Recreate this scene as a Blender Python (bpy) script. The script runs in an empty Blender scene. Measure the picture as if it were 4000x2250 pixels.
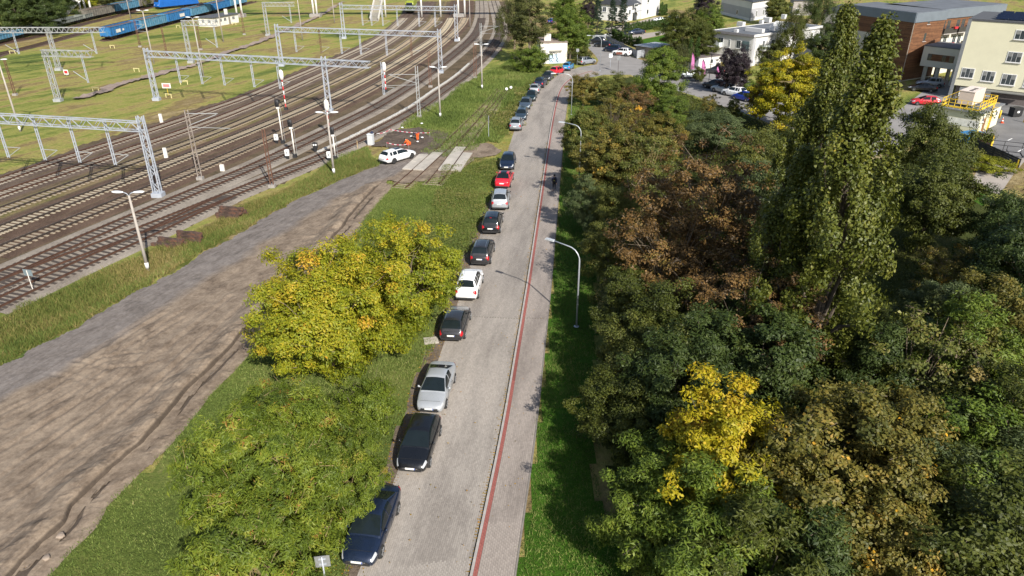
import bpy, bmesh, math, random
import numpy as np
from mathutils import Vector, Matrix, noise as mnoise

scene = bpy.context.scene
COL = scene.collection
R = math.radians

# ------------------------------------------------------------------ camera
CAM_H, PITCH, FPX = 26.0, R(27.0), 2773.0
cam_d = bpy.data.cameras.new('camera')
cam_d.sensor_width = 36.0
cam_d.lens = FPX / 4000.0 * 36.0
cam_d.clip_start, cam_d.clip_end = 0.5, 6000.0
cam = bpy.data.objects.new('camera', cam_d)
cam.location = (0, 0, CAM_H)
cam.rotation_euler = (R(90) - PITCH, 0, 0)
COL.objects.link(cam)
scene.camera = cam

# ------------------------------------------------------------------ daylight
SUN_EL = R(36.0)
SUN_DIR = Vector((0.437 * math.cos(SUN_EL), -0.8995 * math.cos(SUN_EL), math.sin(SUN_EL)))   # towards the sun
world = bpy.data.worlds.new('World')
scene.world = world
world.use_nodes = True
wn = world.node_tree
wn.nodes.clear()
sky = wn.nodes.new('ShaderNodeTexSky')
sky.sky_type = 'NISHITA'
sky.sun_disc = False
sky.sun_elevation = SUN_EL
sky.sun_rotation = R(154.0)
sky.dust_density = 1.5
bg = wn.nodes.new('ShaderNodeBackground')
bg.inputs['Strength'].default_value = 0.085
wo = wn.nodes.new('ShaderNodeOutputWorld')
wn.links.new(sky.outputs[0], bg.inputs[0])
wn.links.new(bg.outputs[0], wo.inputs[0])
sun_d = bpy.data.lights.new('sun', 'SUN')
sun_d.energy = 4.3
sun_d.angle = R(0.55)
sun_d.color = (1.0, 0.95, 0.87)
sun = bpy.data.objects.new('sun', sun_d)
sun.rotation_euler = (-SUN_DIR).to_track_quat('-Z', 'Y').to_euler()
sun.location = (40, -60, 80)
COL.objects.link(sun)

scene.view_settings.view_transform = 'Standard'
scene.view_settings.look = 'None'
scene.view_settings.gamma = 1.0
scene.view_settings.exposure = 0.72
scene.render.engine = 'CYCLES'
scene.cycles.max_bounces = 5
scene.cycles.diffuse_bounces = 2
scene.cycles.glossy_bounces = 2
scene.cycles.transmission_bounces = 3
scene.cycles.transparent_max_bounces = 6
scene.cycles.use_denoising = True

# ------------------------------------------------------------------ survey
def site(x, y, h=0.0):
    """Ground plan position of a surveyed point (photo grid 4000 x 2250) lying at height h."""
    u, v = (x - 2000.0) / FPX, (y - 1125.0) / FPX
    d = math.sin(PITCH) + v * math.cos(PITCH)
    t = (CAM_H - h) / d
    return Vector((u * t, (math.cos(PITCH) - v * math.sin(PITCH)) * t, h))

def S(x, y, z=0.0):
    p = site(x, y)
    return Vector((p.x, p.y, z))

def span(x, y, h=0.0):
    """metres per survey unit at that point"""
    v = (y - 1125.0) / FPX
    return (CAM_H - h) / (math.sin(PITCH) + v * math.cos(PITCH)) / FPX

# ------------------------------------------------------------------ materials
MATS = {}
def nodes_of(m):
    m.use_nodes = True
    nt = m.node_tree
    nt.nodes.clear()
    out = nt.nodes.new('ShaderNodeOutputMaterial')
    b = nt.nodes.new('ShaderNodeBsdfPrincipled')
    nt.links.new(b.outputs[0], out.inputs[0])
    return nt, b, out

def ramp(nt, fac, stops, interp='LINEAR'):
    r = nt.nodes.new('ShaderNodeValToRGB')
    r.color_ramp.interpolation = interp
    e = r.color_ramp.elements
    while len(e) < len(stops):
        e.new(0.5)
    for el, (p, c) in zip(e, stops):
        el.position = p
        el.color = (*c, 1)
    if fac is not None:
        nt.links.new(fac, r.inputs[0])
    return r.outputs[0]

def noise(nt, scale, detail=4, rough=0.6, vec=None, dist=0.0):
    n = nt.nodes.new('ShaderNodeTexNoise')
    n.inputs['Scale'].default_value = scale
    n.inputs['Detail'].default_value = detail
    n.inputs['Roughness'].default_value = rough
    n.inputs['Distortion'].default_value = dist
    if vec is not None:
        nt.links.new(vec, n.inputs['Vector'])
    return n.outputs[0]

def coords(nt, kind='Object', scale=None, rot=None):
    t = nt.nodes.new('ShaderNodeTexCoord')
    v = t.outputs[kind]
    if scale is not None or rot is not None:
        m = nt.nodes.new('ShaderNodeMapping')
        if rot is not None and scale is not None:           # turn first, then stretch
            m.vector_type = 'TEXTURE'
            scale = tuple(1.0 / s for s in scale)
            rot = tuple(-r for r in rot)
        if scale is not None:
            m.inputs['Scale'].default_value = scale
        if rot is not None:
            m.inputs['Rotation'].default_value = rot
        nt.links.new(v, m.inputs[0])
        v = m.outputs[0]
    return v

def mixc(nt, fac, a, b, mode='MIX'):
    m = nt.nodes.new('ShaderNodeMix')
    m.data_type = 'RGBA'
    m.blend_type = mode
    for sock, val in ((0, fac), (6, a), (7, b)):
        if hasattr(val, 'links') or isinstance(val, bpy.types.NodeSocket):
            nt.links.new(val, m.inputs[sock])
        elif sock == 0:
            m.inputs[0].default_value = val
        else:
            m.inputs[sock].default_value = (*val, 1)
    return m.outputs[2]

def maths(nt, op, a, b=None, clamp=False):
    m = nt.nodes.new('ShaderNodeMath')
    m.operation = op
    m.use_clamp = clamp
    for i, val in enumerate((a, b)):
        if val is None:
            continue
        if isinstance(val, bpy.types.NodeSocket):
            nt.links.new(val, m.inputs[i])
        else:
            m.inputs[i].default_value = val
    return m.outputs[0]

def bump(nt, b, height, strength=0.4, dist=0.05):
    bp = nt.nodes.new('ShaderNodeBump')
    bp.inputs['Strength'].default_value = strength
    bp.inputs['Distance'].default_value = dist
    nt.links.new(height, bp.inputs['Height'])
    nt.links.new(bp.outputs[0], b.inputs['Normal'])

def mat(name, c, rough=0.8, metal=0.0, var=0.18, scale=3.0, bmp=0.0, spec=0.5, coat=0.0, c2=None, kind='Object'):
    """plain procedural surface: base colour with grain and a little wear"""
    if name in MATS:
        return MATS[name]
    m = bpy.data.materials.new(name)
    nt, b, _ = nodes_of(m)
    v = coords(nt, kind)
    n1 = noise(nt, scale, 5, 0.65, v)
    lo = tuple(max(0, x * (1 - var)) for x in c)
    hi = tuple(min(1, x * (1 + var)) for x in c)
    st = [(0.3, lo), (0.7, hi)] if c2 is None else [(0.32, lo), (0.52, hi), (0.68, c2)]
    nt.links.new(ramp(nt, n1, st), b.inputs['Base Color'])
    b.inputs['Roughness'].default_value = rough
    b.inputs['Metallic'].default_value = metal
    b.inputs['Specular IOR Level'].default_value = spec
    b.inputs['Coat Weight'].default_value = coat
    b.inputs['Coat Roughness'].default_value = 0.06
    if bmp:
        bump(nt, b, noise(nt, scale * 6, 4, 0.7, v), bmp, 0.03)
    MATS[name] = m
    return m

# ------------------------------------------------------------------ geometry
class MB:
    """collects shapes that become ONE mesh object"""
    def __init__(self):
        self.v, self.f = [], []
    def add(self, verts, faces):
        n = len(self.v)
        self.v.extend([tuple(p) for p in verts])
        self.f.extend([tuple(i + n for i in f) for f in faces])
        return self
    def box(self, c, s, rz=0.0, taper=1.0):
        cx, cy, cz = c
        hx, hy, hz = s[0] / 2, s[1] / 2, s[2] / 2
        ca, sa = math.cos(rz), math.sin(rz)
        vs = []
        for k, z in enumerate((-hz, hz)):
            t = taper if k else 1.0
            for x, y in ((-hx, -hy), (hx, -hy), (hx, hy), (-hx, hy)):
                x, y = x * t, y * t
                vs.append((cx + x * ca - y * sa, cy + x * sa + y * ca, cz + z))
        return self.add(vs, [(3, 2, 1, 0), (4, 5, 6, 7), (0, 1, 5, 4), (1, 2, 6, 5), (2, 3, 7, 6), (3, 0, 4, 7)])
    def bar(self, p, q, w, h=None, up=(0, 0, 1)):
        """square bar between two points"""
        p, q = Vector(p), Vector(q)
        h = w if h is None else h
        d = (q - p)
        if d.length < 1e-6:
            return self
        d.normalize()
        up = Vector(up)
        if abs(d.dot(up)) > 0.98:
            up = Vector((0, 1, 0)) if abs(d.y) < 0.9 else Vector((1, 0, 0))
        s = d.cross(up).normalized()
        u = s.cross(d)
        s, u = s * w / 2, u * h / 2
        vs = [p - s - u, p + s - u, p + s + u, p - s + u, q - s - u, q + s - u, q + s + u, q - s + u]
        return self.add(vs, [(3, 2, 1, 0), (4, 5, 6, 7), (0, 1, 5, 4), (1, 2, 6, 5), (2, 3, 7, 6), (3, 0, 4, 7)])
    def tube(self, pts, rad, n=8, cap=True):
        pts = [Vector(p) for p in pts]
        rad = rad if hasattr(rad, '__len__') else [rad] * len(pts)
        base = len(self.v)
        for i, p in enumerate(pts):
            a = pts[max(i - 1, 0)]
            b = pts[min(i + 1, len(pts) - 1)]
            d = (b - a).normalized()
            up = Vector((0, 0, 1)) if abs(d.z) < 0.9 else Vector((1, 0, 0))
            s = d.cross(up).normalized()
            u = s.cross(d)
            for k in range(n):
                t = 2 * math.pi * k / n
                self.v.append(tuple(p + (s * math.cos(t) + u * math.sin(t)) * rad[i]))
        for i in range(len(pts) - 1):
            for k in range(n):
                a, b = base + i * n + k, base + i * n + (k + 1) % n
                self.f.append((a, b, b + n, a + n))
        if cap:
            self.f.append(tuple(base + k for k in reversed(range(n))))
            e = base + (len(pts) - 1) * n
            self.f.append(tuple(e + k for k in range(n)))
        return self
    def lathe(self, prof, n=16, c=(0, 0, 0), axis='z'):
        base = len(self.v)
        for r, z in prof:
            for k in range(n):
                t = 2 * math.pi * k / n
                x, y = r * math.cos(t), r * math.sin(t)
                p = (x, y, z) if axis == 'z' else ((x, z, y) if axis == 'y' else (z, x, y))
                self.v.append((p[0] + c[0], p[1] + c[1], p[2] + c[2]))
        for i in range(len(prof) - 1):
            for k in range(n):
                a, b = base + i * n + k, base + i * n + (k + 1) % n
                self.f.append((a, b, b + n, a + n))
        self.f.append(tuple(base + k for k in reversed(range(n))))
        e = base + (len(prof) - 1) * n
        self.f.append(tuple(e + k for k in range(n)))
        return self
    def grid(self, rows):
        """rows of points -> quads"""
        n = len(rows[0])
        base = len(self.v)
        for r in rows:
            self.v.extend([tuple(p) for p in r])
        for i in range(len(rows) - 1):
            for k in range(n - 1):
                a = base + i * n + k
                self.f.append((a, a + 1, a + n + 1, a + n))
        return self
    def prism(self, poly, z0, z1):
        n = len(poly)
        vs = [(p[0], p[1], z0) for p in poly] + [(p[0], p[1], z1) for p in poly]
        fs = [tuple(reversed(range(n))), tuple(range(n, 2 * n))]
        fs += [(i, (i + 1) % n, (i + 1) % n + n, i + n) for i in range(n)]
        return self.add(vs, fs)
    def mesh(self, name, smooth=False, fix=False):
        me = bpy.data.meshes.new(name)
        me.from_pydata(self.v, [], self.f)
        if fix:
            bm = bmesh.new()
            bm.from_mesh(me)
            bmesh.ops.recalc_face_normals(bm, faces=bm.faces)
            bm.to_mesh(me)
            bm.free()
        if smooth:
            me.polygons.foreach_set('use_smooth', [True] * len(me.polygons))
        me.update()
        return me
    def build(self, name, material, parent=None, smooth=False, fix=False):
        me = self.mesh(name, smooth, fix)
        me.materials.append(material)
        return link(name, me, parent)

def link(name, data, parent=None, loc=None, rz=None):
    o = bpy.data.objects.new(name, data)
    COL.objects.link(o)
    if parent is not None:
        o.parent = parent
    if loc is not None:
        o.location = loc
    if rz is not None:
        o.rotation_euler = (0, 0, rz)
    return o

def tag(o, label, cat, group=None):
    o['label'] = label
    o['category'] = cat
    if group:
        o['group'] = group
    return o

def thing(name, label, cat, loc=(0, 0, 0), rz=0.0, group=None):
    return tag(link(name, None, None, loc, rz), label, cat, group)

def structure(o):
    o['kind'] = 'structure'
    return o

def stuff(o, label=None, cat=None):
    o['kind'] = 'stuff'
    if label:
        tag(o, label, cat)
    return o

def fast_mesh(name, verts, faces, tint=None, smooth=False):
    """numpy verts (n,3) and faces (m,k) -> mesh, quick for large counts"""
    me = bpy.data.meshes.new(name)
    verts = np.asarray(verts, np.float32)
    faces = np.asarray(faces, np.int32)
    m, k = faces.shape
    me.vertices.add(len(verts))
    me.vertices.foreach_set('co', verts.ravel())
    me.loops.add(m * k)
    me.loops.foreach_set('vertex_index', faces.ravel())
    me.polygons.add(m)
    me.polygons.foreach_set('loop_start', np.arange(0, m * k, k, dtype=np.int32))
    me.polygons.foreach_set('loop_total', np.full(m, k, np.int32))
    me.polygons.foreach_set('use_smooth', np.full(m, bool(smooth)))
    if tint is not None:
        at = me.attributes.new('tint', 'FLOAT', 'FACE')
        at.data.foreach_set('value', np.asarray(tint, np.float32))
    me.update(calc_edges=True)
    return me

def smooth_line(pts, step=0.5):
    """Catmull-Rom through plan points, resampled at an even step"""
    P = [np.array((p[0], p[1], p[2] if len(p) > 2 else 0.0)) for p in pts]
    P = [2 * P[0] - P[1]] + P + [2 * P[-1] - P[-2]]
    out = []
    for i in range(1, len(P) - 2):
        a, b, c, d = P[i - 1:i + 3]
        n = max(2, int(np.linalg.norm(c - b) / 0.5))
        t = np.linspace(0, 1, n, endpoint=False)[:, None]
        out.append(0.5 * (2 * b + (c - a) * t + (2 * a - 5 * b + 4 * c - d) * t ** 2 + (3 * b - a - 3 * c + d) * t ** 3))
    out.append(P[-2][None])
    L = np.vstack(out)
    s = np.concatenate([[0], np.cumsum(np.linalg.norm(np.diff(L, axis=0), axis=1))])
    q = np.arange(0, s[-1], step)
    return np.stack([np.interp(q, s, L[:, k]) for k in range(3)], 1)

def normals2d(L):
    d = np.gradient(L, axis=0)
    d[:, 2] = 0
    d /= np.linalg.norm(d, axis=1)[:, None] + 1e-9
    return np.stack([-d[:, 1], d[:, 0], np.zeros(len(d))], 1), d

def smooth_arr(a, k):
    ker = np.ones(k) / k
    out = a.copy()
    for j in range(a.shape[1]):
        out[:, j] = np.convolve(np.pad(a[:, j], k // 2, 'edge'), ker, 'valid')[:len(a)]
    return out

def inside(poly, xs, ys):
    r = np.zeros(xs.shape, bool)
    n = len(poly)
    for i in range(n):
        x0, y0 = poly[i][0], poly[i][1]
        x1, y1 = poly[(i + 1) % n][0], poly[(i + 1) % n][1]
        c = (y0 > ys) != (y1 > ys)
        xi = (x1 - x0) * (ys - y0) / (y1 - y0 + 1e-12) + x0
        r ^= c & (xs < xi)
    return r

_rng_v = np.random.default_rng(77)
_LAT = _rng_v.random((256, 256)).astype(np.float32)
def vnoise(x, y, scale):
    """tileable value noise, 0..1"""
    x, y = x / scale, y / scale
    xi, yi = np.floor(x).astype(int), np.floor(y).astype(int)
    fx, fy = x - xi, y - yi
    fx, fy = fx * fx * (3 - 2 * fx), fy * fy * (3 - 2 * fy)
    g = lambda a, b: _LAT[a % 256, b % 256]
    return (g(xi, yi) * (1 - fx) + g(xi + 1, yi) * fx) * (1 - fy) + (g(xi, yi + 1) * (1 - fx) + g(xi + 1, yi + 1) * fx) * fy

def fbm(x, y, scale, o=4):
    s, a, t = 0, 1.0, 0
    for i in range(o):
        s = s + a * vnoise(x + 31.7 * i, y - 17.3 * i, scale / 2 ** i)
        t += a
        a *= 0.5
    return s / t

def patch(name, poly, material, z=0.01, cell=0.3, rag=0.5, height=None, tint=None, kind='structure', parent=None, near=None):
    """sheet over a plan polygon with a ragged natural border; height(x, y) adds relief, tint(x, y) a colour mask"""
    px = [p[0] for p in poly]; py = [p[1] for p in poly]
    xs = np.arange(min(px) - 1, max(px) + 1, cell)
    ys = np.arange(min(py) - 1, max(py) + 1, cell)
    X, Y = np.meshgrid(xs, ys, indexing='ij')
    jx = (fbm(X + 11, Y, 1.6, 4) - 0.5) * rag * 2 + (fbm(X, Y + 5, 6.0, 2) - 0.5) * rag * 2
    jy = (fbm(X, Y + 47, 1.6, 4) - 0.5) * rag * 2 + (fbm(X + 9, Y, 6.0, 2) - 0.5) * rag * 2
    ok = inside(poly, X + jx, Y + jy)
    Z = np.full(X.shape, z) if height is None else z + height(X, Y)
    idx = np.arange(X.size).reshape(X.shape)
    cellok = ok[:-1, :-1] & ok[1:, :-1] & ok[1:, 1:] & ok[:-1, 1:]
    F = np.stack([idx[:-1, :-1], idx[1:, :-1], idx[1:, 1:], idx[:-1, 1:]], -1)[cellok]
    V = np.stack([X, Y, Z], -1).reshape(-1, 3)
    T = None if tint is None else tint(X, Y).ravel()
    used = np.unique(F)
    remap = np.zeros(len(V), np.int32)
    remap[used] = np.arange(len(used))
    me = fast_mesh(name, V[used], remap[F], None, True)
    if T is not None:
        at = me.attributes.new('tint', 'FLOAT', 'POINT')
        at.data.foreach_set('value', T[used].astype(np.float32))
    me.materials.append(material)
    o = link(name, me, parent)
    if kind:
        o['kind'] = kind
    return o

def ribbon(name, L, half, material, z0=0.0, z1=0.0, shoulder=0.0, parent=None, off=0.0, kind='structure'):
    """strip along a line, with sloping shoulders when asked"""
    N, _ = normals2d(L)
    c = L + N * off
    if shoulder:
        offs = [(-half - shoulder, z0), (-half, z1), (half, z1), (half + shoulder, z0)]
    else:
        offs = [(-half, z1), (half, z1)]
    rows = [c + N * o + np.array([0, 0, z]) for o, z in offs]
    n = len(L)
    V = np.vstack(rows)
    F = []
    for r in range(len(offs) - 1):
        a = np.arange(n - 1) + r * n
        F.append(np.stack([a, a + 1, a + 1 + n, a + n], 1))
    me = fast_mesh(name, V, np.vstack(F)[:, ::-1], None, False)
    me.materials.append(material)
    o = link(name, me, parent)
    if kind:
        o['kind'] = kind
    return o

# ================================================================== the setting: ground
def ground_material():
    m = bpy.data.materials.new('dry_meadow')
    nt, b, _ = nodes_of(m)
    v = coords(nt, 'Object')
    big = noise(nt, 0.035, 3, 0.55, v, 0.6)
    mid = noise(nt, 0.16, 4, 0.6, coords(nt, 'Object', (0.35, 1.7, 1), (0, 0, R(-62))), 0.5)
    fine = noise(nt, 2.2, 5, 0.7, v)
    f = maths(nt, 'ADD', maths(nt, 'MULTIPLY', big, 0.46), maths(nt, 'MULTIPLY', mid, 0.46))
    f = maths(nt, 'ADD', f, maths(nt, 'MULTIPLY', noise(nt, 0.6, 5, 0.65, v, 0.4), 0.18))
    c = ramp(nt, f, [(0.43, (0.090, 0.125, 0.032)), (0.49, (0.185, 0.215, 0.050)), (0.535, (0.28, 0.28, 0.075)), (0.58, (0.33, 0.27, 0.10)), (0.62, (0.22, 0.16, 0.075)), (0.68, (0.37, 0.29, 0.155)), (0.78, (0.46, 0.38, 0.23))])
    c = mixc(nt, 0.55, c, ramp(nt, fine, [(0.3, (0.35, 0.40, 0.30)), (0.58, (1.0, 1.0, 0.95)), (0.8, (1.6, 1.5, 1.3))]), 'MULTIPLY')
    nt.links.new(c, b.inputs['Base Color'])
    b.inputs['Roughness'].default_value = 0.95
    b.inputs['Specular IOR Level'].default_value = 0.1
    bump(nt, b, noise(nt, 1.3, 6, 0.75, v), 1.0, 0.35)
    return m

g = MB()
g.add([(-2500, -400, 0), (2500, -400, 0), (2500, 3500, 0), (-2500, 3500, 0)], [(0, 1, 2, 3)])
structure(g.build('ground', ground_material()))

def blade_material(name, stops):
    m = bpy.data.materials.new(name)
    nt, b, out = nodes_of(m)
    a = nt.nodes.new('ShaderNodeAttribute')
    a.attribute_name = 'tint'
    nt.links.new(ramp(nt, a.outputs['Fac'], stops), b.inputs['Base Color'])
    b.inputs['Roughness'].default_value = 0.75
    b.inputs['Specular IOR Level'].default_value = 0.2
    return m

LUSH = [(0.0, (0.050, 0.075, 0.016)), (0.35, (0.105, 0.148, 0.030)), (0.58, (0.155, 0.190, 0.045)), (0.76, (0.215, 0.205, 0.075)), (1.0, (0.30, 0.25, 0.13))]
DRY = [(0.0, (0.045, 0.075, 0.012)), (0.35, (0.11, 0.13, 0.028)), (0.6, (0.20, 0.165, 0.055)), (1.0, (0.32, 0.23, 0.11))]
M_LUSH = blade_material('lush_grass', LUSH)
M_DRYG = blade_material('dry_grass', DRY)
def turf_material(name, stops, sc=1.0):
    m = bpy.data.materials.new(name)
    nt, b, _ = nodes_of(m)
    v = coords(nt, 'Object')
    f = maths(nt, 'ADD', maths(nt, 'MULTIPLY', noise(nt, 0.22 * sc, 4, 0.6, v, 0.4), 0.55), maths(nt, 'MULTIPLY', noise(nt, 3.0, 5, 0.7, v), 0.5))
    nt.links.new(ramp(nt, f, stops), b.inputs['Base Color'])
    b.inputs['Roughness'].default_value = 0.95
    b.inputs['Specular IOR Level'].default_value = 0.1
    bump(nt, b, noise(nt, 3.5, 6, 0.75, v), 1.0, 0.2)
    return m
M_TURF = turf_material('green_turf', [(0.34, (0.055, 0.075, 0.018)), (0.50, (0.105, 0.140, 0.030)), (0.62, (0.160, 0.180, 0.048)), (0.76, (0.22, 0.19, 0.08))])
M_TURFD = turf_material('deep_green_lawn', [(0.3, (0.028, 0.070, 0.008)), (0.55, (0.055, 0.130, 0.012)), (0.75, (0.10, 0.17, 0.025))])  # deeper, more saturated green than the verge turf
M_RANK = turf_material('rank_grass', [(0.32, (0.055, 0.075, 0.014)), (0.5, (0.115, 0.125, 0.03)), (0.62, (0.20, 0.165, 0.06)), (0.78, (0.27, 0.20, 0.09))], 1.5)
M_SOIL = turf_material('woodland_soil', [(0.3, (0.030, 0.040, 0.010)), (0.55, (0.055, 0.068, 0.016)), (0.75, (0.10, 0.085, 0.035))])

def blades(name, poly, n, h, w, material, seed, bias=0.0, label=None, bare=0.25, lean=0.5, avoid=None):
    """standing grass over a plan polygon; one uncountable mass"""
    rng = np.random.default_rng(seed)
    px = [p[0] for p in poly]; py = [p[1] for p in poly]
    x = rng.uniform(min(px), max(px), n * 3)
    y = rng.uniform(min(py), max(py), n * 3)
    d = fbm(x, y, 2.4, 4)
    ok = inside(poly, x + (fbm(x, y + 3, 1.5, 3) - .5), y + (fbm(x + 7, y, 1.5, 3) - .5)) & (d > bare * rng.random(len(x)) + 0.12)
    x, y, d = x[ok][:n], y[ok][:n], d[ok][:n]
    if avoid is not None:
        q = dist_line(avoid, x, y) > .95 + .5 * fbm(x, y, 1.5, 2)
        x, y, d = x[q], y[q], d[q]
    k = len(x)
    hh = h * (0.45 + 0.9 * rng.random(k)) * (0.55 + 0.9 * fbm(x, y, 3.5, 3))
    a = rng.uniform(0, 6.283, k)
    ww = w * (0.6 + 0.8 * rng.random(k)) * 0.5
    lx, ly = rng.normal(0, lean, k) * hh, rng.normal(0, lean, k) * hh
    V = np.empty((k, 3, 3), np.float32)
    V[:, 0] = np.stack([x - np.cos(a) * ww, y - np.sin(a) * ww, np.zeros(k)], 1)
    V[:, 1] = np.stack([x + np.cos(a) * ww, y + np.sin(a) * ww, np.zeros(k)], 1)
    V[:, 2] = np.stack([x + lx, y + ly, hh], 1)
    F = np.arange(k * 3).reshape(-1, 3)
    t = np.clip(0.18 + bias + 0.75 * (fbm(x + 50, y, 5.0, 3) - 0.18) * 0.9 + rng.normal(0, 0.13, k), 0, 1)
    me = fast_mesh(name, V.reshape(-1, 3), F, t)
    me.materials.append(material)
    o = link(name, me)
    stuff(o, label, 'grass')
    return o

# ------------------------------------------------------------------ the block-paved street
KERB_PX = [(1690, 2950), (1765, 2580), (1835, 2250), (1956, 1687), (2000, 1436), (2029, 1269), (2054, 1125), (2098, 840), (2140, 562), (2156, 465), (2177, 372), (2200, 330), (2245, 297), (2320, 275)]
KL = smooth_arr(smooth_line([S(*p) for p in KERB_PX], 0.2), 41)
ROAD_W = 5.05

def paver_material(name, c1, c2, joint, uv=True):
    m = bpy.data.materials.new(name)
    nt, b, _ = nodes_of(m)
    u = nt.nodes.new('ShaderNodeUVMap')
    br = nt.nodes.new('ShaderNodeTexBrick')
    br.inputs['Scale'].default_value = 1.0
    br.inputs['Brick Width'].default_value = 0.2
    br.inputs['Row Height'].default_value = 0.1
    br.inputs['Mortar Size'].default_value = 0.006
    br.inputs['Color1'].default_value = (*c1, 1)
    br.inputs['Color2'].default_value = (*c2, 1)
    br.inputs['Mortar'].default_value = (*joint, 1)
    nt.links.new(u.outputs[0], br.inputs['Vector'])
    v = coords(nt, 'Object')
    dirt = noise(nt, 0.5, 5, 0.65, coords(nt, 'Object', (0.2, 1.0, 1), (0, 0, R(-82))))
    fine = noise(nt, 9, 3, 0.6, v)
    c = mixc(nt, 0.8, br.outputs[0], ramp(nt, dirt, [(0.38, (0.68, 0.665, 0.65)), (0.5, (0.93, 0.92, 0.90)), (0.60, (1.06, 1.04, 1.01))]), 'MULTIPLY')
    c = mixc(nt, 0.35, c, ramp(nt, fine, [(0.3, (0.7, 0.7, 0.7)), (0.7, (1.2, 1.2, 1.2))]), 'MULTIPLY')
    nt.links.new(c, b.inputs['Base Color'])
    b.inputs['Roughness'].default_value = 0.9
    b.inputs['Specular IOR Level'].default_value = 0.2
    return m

def block_material(name, c):
    m = bpy.data.materials.new(name)
    nt, b, _ = nodes_of(m)
    g_ = nt.nodes.new('ShaderNodeNewGeometry')
    v = coords(nt, 'Object')
    dirt = noise(nt, 0.5, 5, 0.65, coords(nt, 'Object', (0.2, 1.0, 1), (0, 0, R(-82))))
    fine = noise(nt, 9, 3, 0.6, v)
    oi = nt.nodes.new('ShaderNodeObjectInfo')
    col = ramp(nt, maths(nt, 'FRACT', maths(nt, 'ADD', g_.outputs['Random Per Island'], oi.outputs['Random'])), [(0.0, tuple(x * .91 for x in c)), (0.5, c), (1.0, tuple(x * 1.08 for x in c))])
    col = mixc(nt, 0.8, col, ramp(nt, dirt, [(0.38, (0.68, 0.665, 0.65)), (0.5, (0.93, 0.92, 0.90)), (0.60, (1.06, 1.04, 1.01))]), 'MULTIPLY')
    col = mixc(nt, 0.35, col, ramp(nt, fine, [(0.3, (0.7, 0.7, 0.7)), (0.7, (1.2, 1.2, 1.2))]), 'MULTIPLY')
    nt.links.new(col, b.inputs['Base Color'])
    b.inputs['Roughness'].default_value = 0.9
    b.inputs['Specular IOR Level'].default_value = 0.2
    return m

C_ROAD, C_WALK, C_RED = (0.335, 0.305, 0.275), (0.330, 0.290, 0.260), (0.30, 0.105, 0.09)
M_ROADFAR = paver_material('street_blocks_far', tuple(x * .9 for x in C_ROAD), tuple(x * 1.06 for x in C_ROAD), (0.16, 0.14, 0.12))
M_WALKFAR = paver_material('path_blocks_far', tuple(x * .9 for x in C_WALK), tuple(x * 1.06 for x in C_WALK), (0.13, 0.11, 0.10))
M_ROADBLK, M_WALKBLK, M_REDBLK = block_material('street_block', C_ROAD), block_material('path_block', C_WALK), block_material('red_block', C_RED)
M_JOINT = mat('joint_sand', (0.17, 0.15, 0.125), 0.95, var=.3)
M_CONC = mat('kerb_concrete', (0.36, 0.335, 0.31), 0.9, var=.2, scale=2.5, bmp=.2)

def strip_uv(name, L, t0, t1, z, material, v0=0.0):
    N, _ = normals2d(L)
    n = len(L)
    V = np.vstack([L + N * t0 + [0, 0, z], L + N * t1 + [0, 0, z]])
    a = np.arange(n - 1)
    F = np.stack([a, a + 1, a + 1 + n, a + n], 1)
    if t0 < t1:
        F = F
    me = fast_mesh(name, V, F)
    s = v0 + np.arange(n) * 0.2
    uvv = np.concatenate([np.stack([s, np.full(n, t0)], 1), np.stack([s, np.full(n, t1)], 1)])
    uv = me.uv_layers.new(name='UVMap')
    uv.data.foreach_set('uv', uvv[F.ravel()].astype(np.float32).ravel())
    me.materials.append(material)
    return link(name, me)

# lateral sign: +N is to the LEFT of the walking direction (towards the tracks)
SPLIT = int(np.searchsorted(KL[:, 1], 46.0))
START = int(np.searchsorted(KL[:, 1], 19.5))
road = structure(strip_uv('road', KL[SPLIT:], 0.0, ROAD_W, 0.012, M_ROADFAR))
walk = structure(strip_uv('footpath', KL[SPLIT:], -1.98, -0.34, 0.105, M_WALKFAR))
redfar = strip_uv('red_band', KL[SPLIT:], -0.34, -0.14, 0.107, paver_material('red_blocks_far', tuple(x * .9 for x in C_RED), tuple(x * 1.1 for x in C_RED), (0.2, 0.08, 0.07)))
redfar.parent = walk
# bedding under the near blocks
structure(strip_uv('road_bedding', KL[:SPLIT + 1], 0.0, ROAD_W, -0.004 + 0.008, M_JOINT)).parent = road
structure(strip_uv('path_bedding', KL[:SPLIT + 1], -1.98, -0.14, 0.092, M_JOINT)).parent = walk

def block_positions(t0, t1, i0, i1):
    out = []
    N, D = normals2d(KL)
    nt_ = int(round((t1 - t0) / 0.1))
    for j in range(nt_):
        t = t0 + (j + 0.5) * (t1 - t0) / nt_
        for i in range(i0, i1):
            k = i + (0.5 if j % 2 else 0.0)
            ii = int(k)
            fr = k - ii
            p = KL[ii] * (1 - fr) + KL[ii + 1] * fr + N[ii] * t
            out.append((p[0], p[1], math.atan2(D[ii, 1], D[ii, 0])))
    return out

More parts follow.
